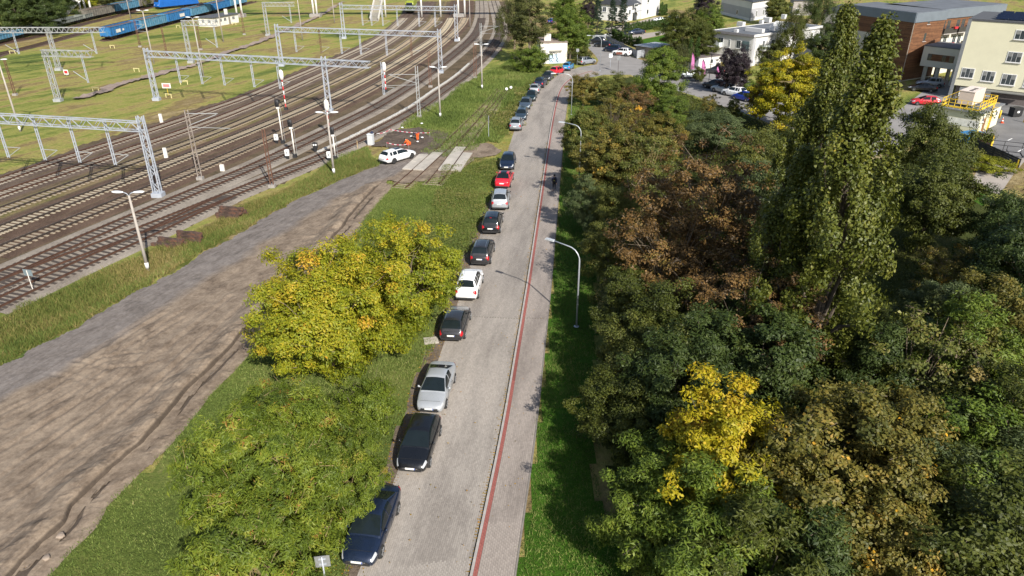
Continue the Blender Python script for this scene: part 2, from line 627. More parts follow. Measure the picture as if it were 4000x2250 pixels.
def lay_blocks(owner, pos, ztop, material, seed, lone=300, size=(0.194, 0.094, 0.05)):
    """block paving: the blocks nearest the viewpoint are pieces of their own, the rest one mass of real blocks"""
    rng = np.random.default_rng(seed)
    pos = np.array(pos)
    pos = pos[np.argsort(pos[:, 0] ** 2 + (pos[:, 1]) ** 2)]
    vis = pos[:, 1] > 21.9
    order = np.concatenate([np.where(vis)[0], np.where(~vis)[0]])
    pos = pos[order]
    me = MB().box((0, 0, -size[2] / 2), size).mesh('paver')
    me.materials.append(material)
    for p in pos[:lone]:
        o = link('paver', me, owner, (p[0], p[1], ztop + rng.normal(0, 0.0015)), p[2] + rng.normal(0, 0.008))
    rest = pos[lone:]
    k = len(rest)
    hx, hy = size[0] / 2, size[1] / 2
    cor = np.array([(-hx, -hy), (hx, -hy), (hx, hy), (-hx, hy)])
    a = rest[:, 2] + rng.normal(0, 0.008, k)
    ca, sa = np.cos(a)[:, None], np.sin(a)[:, None]
    X = rest[:, 0:1] + cor[:, 0] * ca - cor[:, 1] * sa
    Y = rest[:, 1:2] + cor[:, 0] * sa + cor[:, 1] * ca
    Zt = ztop + rng.normal(0, 0.0015, (k, 1)) + rng.normal(0, 0.001, (k, 4))
    V = np.empty((k, 8, 3), np.float32)
    V[:, :4, 0] = V[:, 4:, 0] = X
    V[:, :4, 1] = V[:, 4:, 1] = Y
    V[:, :4, 2] = Zt - size[2]
    V[:, 4:, 2] = Zt
    f = np.array([(4, 5, 6, 7), (0, 1, 5, 4), (1, 2, 6, 5), (2, 3, 7, 6), (3, 0, 4, 7)])
    F = (np.arange(k)[:, None, None] * 8 + f[None]).reshape(-1, 4)
    me = fast_mesh('pavers', V.reshape(-1, 3), F)
    me.materials.append(material)
    o = link('pavers', me, owner)
    o['kind'] = 'stuff'

lay_blocks(road, block_positions(0.02, ROAD_W - 0.02, START, SPLIT), 0.014, M_ROADBLK, 5)
lay_blocks(walk, block_positions(-1.97, -0.35, START, SPLIT), 0.107, M_WALKBLK, 6)
lay_blocks(walk, block_positions(-0.34, -0.14, START, SPLIT), 0.108, M_REDBLK, 7, lone=160)

# kerb stones, each a metre long, with the dark gutter seam before them
kerb = structure(link('kerb', None, None))
kst = MB().box((0, 0, 0), (0.985, 0.13, 0.22), 0).mesh('kerb_stone')
kst.materials.append(M_CONC)
N_, D_ = normals2d(KL)
for i in range(START, min(len(KL) - 3, START + 5 * 125), 5):
    p = KL[i + 2] - N_[i + 2] * 0.07
    o = link('kerb_stone', kst, kerb, (p[0], p[1], 0.0), math.atan2(D_[i + 2, 1], D_[i + 2, 0]))
seam = ribbon('gutter_seam', KL[START:], 0.035, mat('gutter_moss', (0.05, 0.045, 0.028), .95, var=.5, scale=6), z1=0.0215, off=0.04, parent=kerb, kind=None)
lip = ribbon('edging', KL[START:], 0.03, mat('edging_stone', (0.20, 0.18, 0.16), .9), z0=0.0, z1=0.112, shoulder=0.02, off=-2.02, parent=kerb, kind=None)

# junction, side street and forecourts beyond the bend
def pxpoly(pts):
    return [S(*p) for p in pts]
def sheet(name, pts, material, z, world=False, kind='structure'):
    P = pts if world else pxpoly(pts)
    b = MB()
    b.add([(p[0], p[1], z) for p in P], [tuple(range(len(P)))])
    o = b.build(name, material, fix=False)
    if o.data.polygons[0].normal.z < 0:
        o.data.flip_normals()
    bm = bmesh.new(); bm.from_mesh(o.data)
    bmesh.ops.triangulate(bm, faces=bm.faces); bm.to_mesh(o.data); bm.free()
    o['kind'] = kind
    return o
M_ASPH = mat('worn_asphalt', (0.235, 0.222, 0.212), .92, var=.16, scale=.35, bmp=.2)
M_ASPHD = mat('dark_asphalt', (0.155, 0.152, 0.152), .92, var=.18, scale=.3, bmp=.2)
M_PAVED = mat('beige_paving', (0.33, 0.29, 0.25), .92, var=.15, scale=.4, bmp=.2)
sheet('side_street', [(2180, 330), (2215, 283), (2262, 262), (2330, 252), (2338, 236), (2325, 216), (2300, 190), (2290, 172), (2330, 160), (2385, 178), (2440, 205), (2480, 226), (2560, 250), (2650, 268), (2680, 262), (2800, 278), (2900, 300), (2960, 340), (3040, 392), (3140, 440), (3300, 470), (3500, 440), (3640, 330), (3700, 300), (3740, 420), (3600, 520), (3420, 610), (3240, 560), (3110, 525), (3000, 480), (2893, 437), (2807, 409), (2710, 373), (2560, 330), (2462, 292), (2360, 292), (2290, 306), (2240, 330), (2215, 360)], M_ASPH, 0.006)
sheet('street_patch', [(2655, 305), (2760, 312), (2870, 338), (2840, 366), (2740, 342), (2660, 330)], M_ASPHD, 0.010)
sheet('works_yard', [(3700, 385), (4080, 330), (4300, 420), (4300, 700), (4010, 640), (3900, 590), (3790, 545)], M_ASPHD, 0.008)
sheet('house_forecourt', [(2360, 110), (2440, 98), (2560, 66), (2640, 66), (2660, 88), (2560, 100), (2470, 112), (2380, 125)], M_PAVED, 0.008)
sheet('garden_drive', [(2385, 152), (2480, 135), (2640, 115), (2660, 122), (2520, 150), (2430, 172), (2400, 165)], M_PAVED, 0.010)
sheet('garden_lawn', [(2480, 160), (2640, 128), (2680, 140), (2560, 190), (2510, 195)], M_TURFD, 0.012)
sheet('concrete_path', [(3830, 640), (3905, 610), (4010, 620), (3960, 680), (3905, 760), (3840, 745), (3786, 727)], M_PAVED, 0.012)

# ------------------------------------------------------------------ bare soil, haul road and the trench
UP_PX = [(-150, 1500), (0, 1434), (58, 1410), (182, 1335), (280, 1288), (408, 1214), (466, 1183), (567, 1127), (680, 1060), (796, 985), (1000, 872), (1132, 795), (1233, 745), (1349, 698), (1489, 645), (1560, 612), (1640, 600)]
LO_PX = [(1905, 560), (1960, 590), (1940, 612), (1860, 625), (1800, 660), (1740, 690), (1650, 712), (1575, 722), (1516, 708), (1493, 744), (1423, 803), (1388, 842), (1382, 888), (1340, 925), (1240, 1040), (1120, 1180), (1000, 1311), (904, 1389), (827, 1486), (738, 1571), (660, 1668), (610, 1722), (575, 1761), (602, 1780), (588, 1827), (528, 1842), (482, 1854), (427, 1893), (350, 1994), (287, 2079), (217, 2165), (109, 2250), (-60, 2420), (-420, 2420)]
UPW = np.array([S(*p)[:2] for p in UP_PX])
DIRT = [S(*p) for p in UP_PX] + [S(*p) for p in LO_PX]
TRENCH = smooth_line([S(*p) for p in [(-40, 2380), (78, 2250), (186, 2134), (272, 2056), (311, 1982), (357, 1939), (478, 1819), (559, 1753), (621, 1687), (691, 1602), (776, 1505), (873, 1412), (990, 1284), (1110, 1155), (1240, 1010), (1350, 896), (1373, 857), (1412, 810), (1460, 760), (1507, 712)]], 0.6)
def dist_line(L, X, Y, signed=False):
    best = np.full(X.shape, 1e9)
    sg = np.zeros(X.shape)
    for i in range(len(L) - 1):
        ax, ay, bx, by = L[i][0], L[i][1], L[i + 1][0], L[i + 1][1]
        dx, dy = bx - ax, by - ay
        l2 = dx * dx + dy * dy + 1e-9
        t = np.clip(((X - ax) * dx + (Y - ay) * dy) / l2, 0, 1)
        d = (X - ax - t * dx) ** 2 + (Y - ay - t * dy) ** 2
        m = d < best
        best = np.where(m, d, best)
        if signed:
            sg = np.where(m, np.sign(dx * (Y - ay) - dy * (X - ax)), sg)
    best = np.sqrt(best)
    return best * sg if signed else best

WHEELS = [smooth_line([S(*p) for p in q], .8) for q in (
    [(20, 1800), (180, 1700), (330, 1600), (430, 1500), (500, 1440), (520, 1380), (500, 1330)],
    [(60, 1690), (230, 1590), (400, 1490), (470, 1430), (490, 1370), (560, 1310), (680, 1240)],
    [(240, 1530), (330, 1470), (420, 1420), (590, 1400), (620, 1360), (600, 1310)],
    [(100, 1960), (300, 1800), (480, 1660), (640, 1520), (780, 1390), (900, 1280)],
    [(30, 1900), (220, 1760), (420, 1610), (560, 1500), (700, 1370), (840, 1250), (960, 1150)],
    [(0, 2080), (150, 1950), (330, 1800), (520, 1640)],
    [(250, 1440), (330, 1455), (420, 1490)], [(330, 1430), (420, 1380), (540, 1300), (700, 1200)],
    [(0, 1660), (200, 1560), (380, 1450)])]
def soil_height(X, Y):
    s = dist_line(TRENCH, X, Y, True)                      # + = track side
    s = s + (fbm(X, Y, 1.8, 3) - .5) * 0.35
    marks = np.zeros(X.shape)
    for W in WHEELS:
        for o in (-.85, .85):
            n_, _ = normals2d(W)
            q = dist_line(W + n_ * o, X, Y)
            marks += -0.045 * np.exp(-(q / .16) ** 2) + 0.03 * np.exp(-((q - .32) / .12) ** 2)
    ang = R(70)
    along = X * math.cos(ang) + Y * math.sin(ang)
    across = -X * math.sin(ang) + Y * math.cos(ang)
    warp = (fbm(X, Y, 14, 2) - 0.5) * 2.4
    ruts = np.sin((across + warp) * 5.2) * 0.5 + np.sin((across - warp * .7) * 2.3 + along * .15) * 0.6
    amp = 0.034 * np.clip((fbm(X + 40, Y, 7, 2) - 0.28) * 2.6, 0, 1)
    up = dist_line(UPW, X, Y)
    amp = amp * np.clip((up - 3.2) / 2.0, 0.12, 1) * np.clip((s - 1.2) / 1.5, 0, 1)
    far = np.clip((75 - Y) / 10, 0, 1)
    clods = np.clip(fbm(X, Y, 0.7, 3) - 0.52, 0, 1) * 0.4 * np.exp(-((s - 1.6) / 1.5) ** 2)
    return 0.03 + np.maximum(0, 0.09 + amp * ruts * (0.4 + 0.6 * far) + marks * far + (fbm(X, Y, .8, 4) - .5) * 0.09 + clods)

def soil_tint(X, Y):
    up = dist_line(UPW, X, Y) + (fbm(X, Y, 3, 3) - .5) * 2.2
    grav = np.clip((4.6 - up) / 1.4, 0, 1)
    return grav * 0.6 + 0.1

def soil_material():
    m = bpy.data.materials.new('bare_soil')
    nt, b, _ = nodes_of(m)
    a = nt.nodes.new('ShaderNodeAttribute'); a.attribute_name = 'tint'
    v = coords(nt, 'Object')
    streak = noise(nt, 2.4, 6, 0.7, coords(nt, 'Object', (0.3, 1.3, 1), (0, 0, R(-70))), 0.6)
    blot = noise(nt, 0.6, 8, 0.78, v, 0.3)
    fine = noise(nt, 5, 8, 0.8, v)
    soil = ramp(nt, maths(nt, 'ADD', maths(nt, 'MULTIPLY', streak, .30), maths(nt, 'MULTIPLY', blot, .72)), [(0.36, (0.090, 0.067, 0.049)), (0.46, (0.175, 0.134, 0.099)), (0.55, (0.245, 0.192, 0.142)), (0.68, (0.310, 0.248, 0.184))])
    grav = ramp(nt, maths(nt, 'ADD', maths(nt, 'MULTIPLY', streak, .5), maths(nt, 'MULTIPLY', blot, .5)), [(0.36, (0.100, 0.085, 0.075)), (0.5, (0.175, 0.152, 0.136)), (0.64, (0.235, 0.208, 0.188))])
    g1 = ramp(nt, a.outputs['Fac'], [(0.15, (0, 0, 0)), (0.6, (1, 1, 1))])
    g2 = ramp(nt, a.outputs['Fac'], [(0.8, (0, 0, 0)), (0.95, (1, 1, 1))])
    c = mixc(nt, g1, soil, grav)
    c = mixc(nt, g2, c, (0.30, 0.20, 0.10))
    c = mixc(nt, ramp(nt, a.outputs['Fac'], [(0.02, (1, 1, 1)), (0.08, (0, 0, 0))]), c, (0.095, 0.074, 0.057))  # trench bed darkened: wet soil, with the trench's shadow put into the colour
    c = mixc(nt, 0.6, c, ramp(nt, fine, [(0.25, (0.4, 0.4, 0.4)), (0.7, (1.35, 1.35, 1.35))]), 'MULTIPLY')
    nt.links.new(c, b.inputs['Base Color'])
    b.inputs['Roughness'].default_value = 0.97
    b.inputs['Specular IOR Level'].default_value = 0.15
    bump(nt, b, fine, 0.8, 0.05)
    return m
M_BARE = soil_material()
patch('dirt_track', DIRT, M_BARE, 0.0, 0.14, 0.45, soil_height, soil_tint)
# the cable trench with its spoil bank
def trench():
    L = smooth_line(TRENCH, .22)
    N, _ = normals2d(L)
    prof = [(-1.35, .02), (-1.0, .09), (-.7, .13), (-.4, .12), (-.3, .06), (-.12, .03), (.08, .03), (.24, .06), (.34, .30), (.5, .44), (.75, .52), (1.05, .52), (1.4, .42), (1.8, .26), (2.2, .14), (2.7, .0)]
    x, y = L[:, 0], L[:, 1]
    wob = (fbm(x, y, 1.6, 3) - .5) * .28
    fade = np.clip((np.arange(len(L))[::-1]) / 12, 0, 1)
    V, T = [], []
    for k, (o, z) in enumerate(prof):
        p = L + N * (o + wob * (.9 if -1 < o < 2 else .4))[:, None]
        p[:, 2] = z * (.55 + .8 * fbm(p[:, 0], p[:, 1] + k * .1, 1.3, 4)) * (.4 + .6 * fade) + (fbm(p[:, 0], p[:, 1], .45, 3) - .5) * .13 * (abs(o) > .25)
        V.append(p)
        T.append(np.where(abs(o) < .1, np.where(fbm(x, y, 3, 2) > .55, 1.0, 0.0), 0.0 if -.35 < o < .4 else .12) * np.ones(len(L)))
    n = len(L)
    F = []
    for r in range(len(prof) - 1):
        a = np.arange(n - 1) + r * n
        F.append(np.stack([a, a + 1, a + 1 + n, a + n], 1)[:, ::-1])
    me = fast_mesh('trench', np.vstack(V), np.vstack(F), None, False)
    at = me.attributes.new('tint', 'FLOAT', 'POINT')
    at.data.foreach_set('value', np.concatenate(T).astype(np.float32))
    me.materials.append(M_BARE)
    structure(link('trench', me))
trench()
# dark churned soil where the cabinet and the diggers are
M_DARKSOIL = turf_material('dark_soil', [(0.3, (0.055, 0.042, 0.034)), (0.5, (0.110, 0.086, 0.068)), (0.7, (0.165, 0.130, 0.105))], 2)
patch('soil_patch', pxpoly([(1440, 575), (1500, 535), (1545, 507), (1640, 500), (1760, 520), (1745, 560), (1700, 600), (1640, 612), (1560, 600), (1500, 580)]), M_DARKSOIL, 0.09, 0.22, 0.6, lambda X, Y: (fbm(X, Y, 1.2, 4) - .4) * 0.35)
# trodden strip along the parked cars
VERGE_L = KL[START:int(np.searchsorted(KL[:, 1], 84))]
ribbon('trodden_verge', VERGE_L, 0.62, turf_material('trodden_soil', [(0.3, (0.085, 0.070, 0.050)), (0.5, (0.165, 0.130, 0.100)), (0.7, (0.23, 0.19, 0.15))], 3), z1=0.008, off=ROAD_W + 0.5)

# ------------------------------------------------------------------ grass
GR_LEFT = [S(*p) for p in LO_PX[7:33]] + [S(900, 2420), S(1250, 2420), S(1330, 2290), S(1480, 1900), S(1570, 1650), S(1660, 1420), S(1700, 1330), S(1760, 1150), S(1830, 960), S(1880, 860), S(1925, 760), S(1950, 690), S(1945, 612), S(1800, 660)]
patch('verge_lawn', GR_LEFT, M_TURF, 0.012, 0.4, 0.25)
blades('grass', GR_LEFT, 150000, 0.15, 0.045, M_LUSH, 1, 0.0, 'thick green grass between the trench and the parked cars', avoid=TRENCH[::3])
GR_RAIL = [S(*p) for p in [(-150, 1500), (0, 1434), (182, 1335), (408, 1214), (567, 1127), (796, 985), (1000, 872), (1233, 745), (1349, 698), (1480, 650), (1420, 590), (1300, 640), (1180, 705), (1100, 745), (960, 800), (820, 880), (640, 960), (520, 1010), (400, 1060), (200, 1150), (80, 1205), (-150, 1300)]]
patch('rail_verge', GR_RAIL, M_RANK, 0.011, 0.5, 0.6)
blades('grass', GR_RAIL, 60000, 0.34, 0.05, M_DRYG, 2, 0.06, 'tall half dry grass between the near track and the dirt road')
GR_EDGE = [S(*p) for p in [(-150, 1490), (0, 1428), (182, 1330), (408, 1208), (567, 1120), (796, 978), (1000, 866), (1233, 740), (1349, 692), (1480, 645), (1430, 575), (1330, 610), (1210, 690), (1080, 770), (960, 850), (760, 955), (640, 1040), (500, 1120), (330, 1215), (150, 1310), (0, 1370), (-150, 1440)]]
blades('grass', GR_EDGE, 60000, 0.30, 0.055, M_LUSH, 3, -0.02, 'bright green grass fringe along the upper edge of the dirt road')
GR_MID = [S(*p) for p in [(1640, 600), (1700, 560), (1640, 500), (1560, 500), (1590, 470), (1650, 430), (1740, 385), (1800, 330), (1900, 290), (2000, 230), (2080, 225), (2120, 262), (2180, 285), (2160, 305), (2110, 345), (2070, 390), (2040, 440), (2010, 490), (1985, 520), (1960, 560), (1900, 555), (1860, 590), (1780, 600), (1740, 620)]]
patch('meadow', GR_MID, M_TURF, 0.010, 0.6, 0.8)
blades('grass', GR_MID, 70000, 0.34, 0.08, M_LUSH, 4, 0.0, 'bright meadow grass around the overgrown siding')
GR_RIGHT = [S(*p) for p in [(1960, 2600), (2008, 2250), (2086, 1687), (2120, 1380), (2150, 1100), (2175, 820), (2202, 562), (2225, 380), (2330, 380), (2330, 700), (2330, 1000), (2340, 1300), (2330, 1600), (2330, 1900), (2420, 2120), (2500, 2250), (2520, 2600)]]
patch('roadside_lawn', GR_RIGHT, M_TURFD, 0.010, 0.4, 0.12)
GRB = [S(*p) for p in [(1990, 2560), (2022, 2250), (2098, 1687), (2132, 1380), (2160, 1100), (2183, 820), (2208, 562), (2228, 380), (2330, 380), (2330, 700), (2330, 1000), (2340, 1300), (2330, 1600), (2330, 1900), (2420, 2120), (2500, 2250), (2520, 2560)]]
blades('grass', GRB, 80000, 0.15, 0.045, M_LUSH, 8, -0.04, 'dense green grass strip between the footpath and the trees')
patch('wood_floor', pxpoly([(2330, 380), (2460, 295), (2720, 380), (2900, 440), (3110, 535), (3420, 625), (3640, 540), (3780, 560), (3800, 730), (3830, 800), (4300, 900), (4500, 1400), (4700, 2600), (2480, 2600), (2420, 2120), (2330, 1900), (2330, 1600), (2340, 1300), (2330, 1000), (2330, 700)]), M_SOIL, 0.016, 0.55, 0.9)
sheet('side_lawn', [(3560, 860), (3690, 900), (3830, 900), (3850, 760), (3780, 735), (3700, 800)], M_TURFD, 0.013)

# ================================================================== railway
def ballast_material(name, stops, sc=6):
    m = bpy.data.materials.new(name)
    nt, b, _ = nodes_of(m)
    v = coords(nt, 'Object')
    f = maths(nt, 'ADD', maths(nt, 'MULTIPLY', noise(nt, 0.3, 4, 0.6, v, .5), .5), maths(nt, 'MULTIPLY', noise(nt, sc, 4, 0.75, v), .5))
    nt.links.new(ramp(nt, f, stops), b.inputs['Base Color'])
    b.inputs['Roughness'].default_value = 0.97
    b.inputs['Specular IOR Level'].default_value = 0.15
    bump(nt, b, noise(nt, sc * 1.5, 4, 0.75, v), 1.0, 0.08)
    return m
BAL = {
    'grey': ballast_material('grey_ballast', [(0.34, (0.062, 0.044, 0.034)), (0.5, (0.118, 0.086, 0.067)), (0.66, (0.170, 0.128, 0.101))]),
    'brown': ballast_material('rusty_ballast', [(0.34, (0.055, 0.035, 0.025)), (0.5, (0.105, 0.069, 0.049)), (0.66, (0.150, 0.102, 0.073))]),
    'weedy': ballast_material('weedy_ballast', [(0.36, (0.075, 0.080, 0.025)), (0.48, (0.150, 0.120, 0.055)), (0.58, (0.180, 0.130, 0.080)), (0.7, (0.23, 0.17, 0.11))], 3),
    'pale': ballast_material('pale_ballast', [(0.34, (0.160, 0.132, 0.105)), (0.5, (0.270, 0.232, 0.190)), (0.66, (0.370, 0.325, 0.270))]),
    'soil': ballast_material('track_soil', [(0.36, (0.058, 0.046, 0.026)), (0.48, (0.105, 0.078, 0.048)), (0.60, (0.145, 0.104, 0.066)), (0.72, (0.20, 0.15, 0.09))], 3),
}
M_RAIL = mat('rusty_rail', (0.105, 0.055, 0.036), .6, .35, var=.35, scale=2)
M_RAILB = mat('worn_rail', (0.090, 0.072, 0.062), .45, .55, var=.3, scale=2)
M_SLP_C = mat('concrete_sleeper', (0.30, 0.262, 0.205), .9, var=.25, scale=.6, kind='Object')
M_SLP_O = mat('stained_sleeper', (0.29, 0.235, 0.165), .9, var=.35, scale=.5)
M_SLP_W = mat('tarred_sleeper', (0.060, 0.046, 0.037), .85, var=.4, scale=.6)
M_GALV = mat('galvanised_steel', (0.40, 0.43, 0.48), .55, .25, var=.12, scale=.8)
M_GALVD = mat('dull_steel', (0.34, 0.35, 0.35), .65, .2, var=.2, scale=.8)
M_RUST = mat('rusted_steel', (0.125, 0.062, 0.040), .85, .1, var=.4, scale=1.5)
M_MASTC = mat('mast_concrete', (0.36, 0.325, 0.29), .9, var=.2, scale=1.2)
M_WHITE = mat('white_enamel', (0.80, 0.80, 0.78), .5, var=.06)
M_OFFW = mat('weathered_white', (0.66, 0.63, 0.58), .8, var=.2, scale=1.5)
M_REDP = mat('red_enamel', (0.62, 0.03, 0.035), .5, var=.1)
M_BLACK = mat('black_plastic', (0.015, 0.015, 0.017), .6, var=.3)
M_YEL = mat('yellow_paint', (0.75, 0.50, 0.03), .6, var=.15)
M_LAMPG = mat('lamp_glass', (0.85, 0.87, 0.88), .25, var=.04)

# general bed below the bundle of tracks
def center(px, step=0.62):
    return smooth_arr(smooth_line([S(*p) for p in px], step), 15)
TRK = {
    'A': [(-90, 742), (0, 709.7), (318, 600), (500, 542), (910, 400), (1000, 365), (1387, 200), (1510, 131), (1575, 75), (1612, 30), (1630, 5)],
    'B': [(-90, 795), (0, 762.6), (473, 600), (1000, 407), (1462, 195), (1530, 157), (1609, 102), (1655, 52), (1680, 5)],
    'C': [(-90, 862), (0, 828), (500, 645.5), (1000, 455), (1500, 225), (1666, 108), (1703, 67), (1728, 5)],
    'D': [(-90, 938), (0, 900), (500, 705), (1000, 504), (1275, 387), (1500, 273), (1709, 142), (1760, 78), (1777, 34), (1784, 2)],
    'E': [(-90, 1020), (0, 979), (246, 881), (500, 777.6), (1000, 565), (1292, 428), (1500, 319), (1680, 206), (1790, 112), (1818, 65), (1828, 2)],
    'F': [(-90, 1124), (0, 1083), (456, 882), (929, 681), (1000, 651), (1348, 481), (1500, 402), (1687, 281), (1840, 155), (1877, 93), (1883, 40), (1880, 2)],
    'G': [(-90, 1158), (0, 1119), (291, 998), (500, 925), (1000, 723), (1295, 599), (1500, 498), (1635, 425), (1720, 363), (1810, 300), (1878, 237), (1908, 207), (1945, 153), (1955, 103), (1938, 40), (1927, 2)],
    'H': [(-110, 1240), (97, 1141), (291, 1047), (500, 955), (650, 885), (800, 811), (930, 752)],
}
bedA = [S(*p) for p in [(-150, 735), (0, 680), (318, 568), (500, 512), (910, 376), (1000, 343), (1387, 180), (1490, 120), (1560, 62), (1590, 5), (1990, 5), (2010, 110), (2000, 165), (1940, 215), (1860, 275), (1720, 385), (1560, 490), (1420, 565), (1290, 640), (1100, 725), (900, 812), (600, 945), (300, 1075), (0, 1215), (-150, 1290)]]
patch('track_soil', bedA, BAL['soil'], 0.014, 0.6, 0.7)

TLAB = {
    'A': 'rusty railway track nearest the meadow, with pale concrete sleepers',
    'B': 'rusty railway track with concrete sleepers, second from the meadow',
    'C': 'weedy railway track with grass growing between its stained sleepers',
    'D': 'railway track with the brightest cream concrete sleepers in brown ballast',
    'E': 'railway track with dull half buried sleepers beside the brown ballast',
    'F': 'railway track with dark timber sleepers in pale ballast behind the lamp post',
    'G': 'timber railway track beside the grass with the white cable trough along it',
    'H': 'short diverging track of the turnout nearest the sleeper piles',
}
def make_track(key, kind, bed, half, lone, rails, z=0.05, sleeper=M_SLP_C, size=(2.5, 0.26, 0.14), gap=0.62, label=None, cx=0.0, bedz=0.06):
    L = center(TRK[key], gap) if isinstance(key, str) else key
    t = thing('railway_track', label or TLAB[key], 'track', (L[0][0], L[0][1], 0))
    base = np.array([L[0][0], L[0][1], 0.0])
    if bed:
        o = ribbon('ballast', L - base, half, BAL[bed], z0=0.0, z1=bedz, shoulder=0.45, parent=t, kind=None)
    N, D = normals2d(L)
    zt = bedz + 0.05
    # rails: I-shape reduced to foot and head
    for sgn in (-1, 1):
        c = L - base + N * (0.7525 * sgn)
        n = len(c)
        prof = [(-0.065, 0.0), (-0.065, 0.025), (-0.018, 0.045), (-0.036, 0.155), (0.036, 0.155), (0.018, 0.045), (0.065, 0.025), (0.065, 0.0)]
        V = np.vstack([c + N * a + np.array([0, 0, zt + b]) for a, b in prof])
        F = []
        for r in range(len(prof) - 1):
            a = np.arange(n - 1) + r * n
            F.append(np.stack([a, a + 1, a + 1 + n, a + n], 1)[:, ::-1])
        me = fast_mesh('rail', V, np.vstack(F))
        me.materials.append(rails)
        link('rail', me, t)
    # sleepers: the nearest as pieces, the far ones as one mass
    rng = random.Random(hash(len(L)))
    me = MB().box((0, 0, 0), (size[0], size[1], size[2]), 0, 0.96).mesh('sleeper')
    me.materials.append(sleeper)
    order = sorted(range(len(L)), key=lambda i: L[i][0] ** 2 + L[i][1] ** 2 if (L[i][0] / max(L[i][1], 1)) > -0.80 else 1e9)
    lonely = set(order[:lone])
    far = MB()
    for i in range(len(L)):
        ang = math.atan2(N[i][1], N[i][0]) + rng.gauss(0, 0.012)
        p = L[i] - base + D[i] * rng.gauss(0, 0.02)
        zc = zt - size[2] / 2 + rng.gauss(0, 0.004)
        if i in lonely:
            link('sleeper', me, t, (p[0], p[1], zc), ang)
        elif i not in lonely and L[i][1] < 240:
            far.box((p[0], p[1], zc), size, ang)
    if far.v:
        o = far.build('sleepers', sleeper, t)
        o['kind'] = 'stuff'
    return L

make_track('A', 'c', 'grey', 1.7, 110, M_RAIL, sleeper=M_SLP_C)
make_track('B', 'c', 'grey', 1.7, 120, M_RAIL, sleeper=M_SLP_C)
make_track('C', 'c', 'weedy', 1.5, 110, M_RAILB, sleeper=M_SLP_O, bedz=0.075)
make_track('D', 'c', 'brown', 1.9, 150, M_RAILB, sleeper=mat('cream_sleeper', (0.37, 0.315, 0.225), .9, var=.2, scale=.6))
make_track('E', 'c', 'brown', 2.0, 140, M_RAILB, sleeper=M_SLP_O, bedz=0.07)
make_track('F', 'w', 'pale', 2.0, 190, M_RAIL, sleeper=M_SLP_W, size=(2.6, 0.25, 0.15))
GL = make_track('G', 'w', 'pale', 1.8, 190, M_RAIL, sleeper=M_SLP_W, size=(2.6, 0.25, 0.15), bedz=0.064)
make_track('H', 'w', 'pale', 1.75, 110, M_RAIL, sleeper=M_SLP_W, size=(2.6, 0.25, 0.15), bedz=0.068)
# ballast shoulder between the turnout roads
# siding over the crossing
T1 = smooth_line([S(*p) for p in [(1560, 735), (1602, 700), (1709, 603), (1780, 540), (1850, 470), (1900, 420), (1960, 350)]], 0.62)
T2 = smooth_line([S(*p) for p in [(1690, 722), (1730, 674), (1806, 572), (1860, 505), (1905, 445), (1965, 356)]], 0.62)
make_track(T1, 'w', 'weedy', 1.2, 75, M_RAIL, sleeper=M_SLP_O, bedz=0.02, label='overgrown siding through the concrete crossing slabs, the branch nearer the white estate car', size=(2.4, .25, .14))
make_track(T2, 'w', None, 1.2, 75, M_RAIL, sleeper=M_SLP_O, bedz=0.026, label='overgrown siding branch of the crossing nearer the parked cars', size=(2.4, .25, .14))
# far tracks under the wagons
W1 = [S(395, 160), S(450, 148), S(776, 62), S(994, 6)]
W2 = [S(-60, 238), S(0, 213), S(150, 176), S(404, 107), S(640, 52), S(800, 10)]
W3 = [S(-80, 198), S(0, 172), S(160, 140), S(330, 93), S(460, 62), S(560, 35), S(700, 2)]
for W, lab in ((W2, 'empty rusty track between the two goods trains'), (W1, 'track under the blue open wagons'), (W3, 'track under the goods train along the wood')):
    make_track(smooth_line(W, 0.65), 'w', 'brown', 1.5, 40, M_RAIL, sleeper=M_SLP_W, label=lab)

# ------------------------------------------------------------------ level crossing slabs
t = thing('crossing_slabs', 'pale concrete slabs of the level crossing between the siding rails', 'crossing', S(1700, 630))
M_SLAB = mat('crossing_concrete', (0.40, 0.365, 0.315), .9, var=.2, scale=.8, bmp=.2)
def slab_run(LN, off, w, i0, i1):
    N, D = normals2d(LN)
    n = i0
    while n < i1:
        k = min(n + 5, i1)
        a, b = LN[n], LN[k]
        na, nb = N[n], N[k]
        g_ = 0.02
        d = (b - a) / np.linalg.norm(b - a)
        P = [a + na * (off - w / 2) + d * g_, b + nb * (off - w / 2) - d * g_, b + nb * (off + w / 2) - d * g_, a + na * (off + w / 2) + d * g_]
        m = MB().prism([(p[0] - t.location.x, p[1] - t.location.y) for p in P], 0.0, 0.245 + random.Random(n).uniform(-.01, .012))
        m.build('slab', M_SLAB, t, fix=True)
        n = k
def near_i(L, p):
    return int(np.argmin((L[:, 0] - p[0]) ** 2 + (L[:, 1] - p[1]) ** 2))
i0, i1 = near_i(T1, S(1640, 668)), near_i(T1, S(1712, 600))
slab_run(T1, 0.0, 1.34, i0, i1)
slab_run(T1, 1.45, 1.2, i0, i1 - 2)
slab_run(T2, 0.0, 1.34, near_i(T2, S(1735, 668)), near_i(T2, S(1800, 580)))
slab_run(T2, -1.45, 1.2, near_i(T2, S(1735, 668)), near_i(T2, S(1785, 600)))

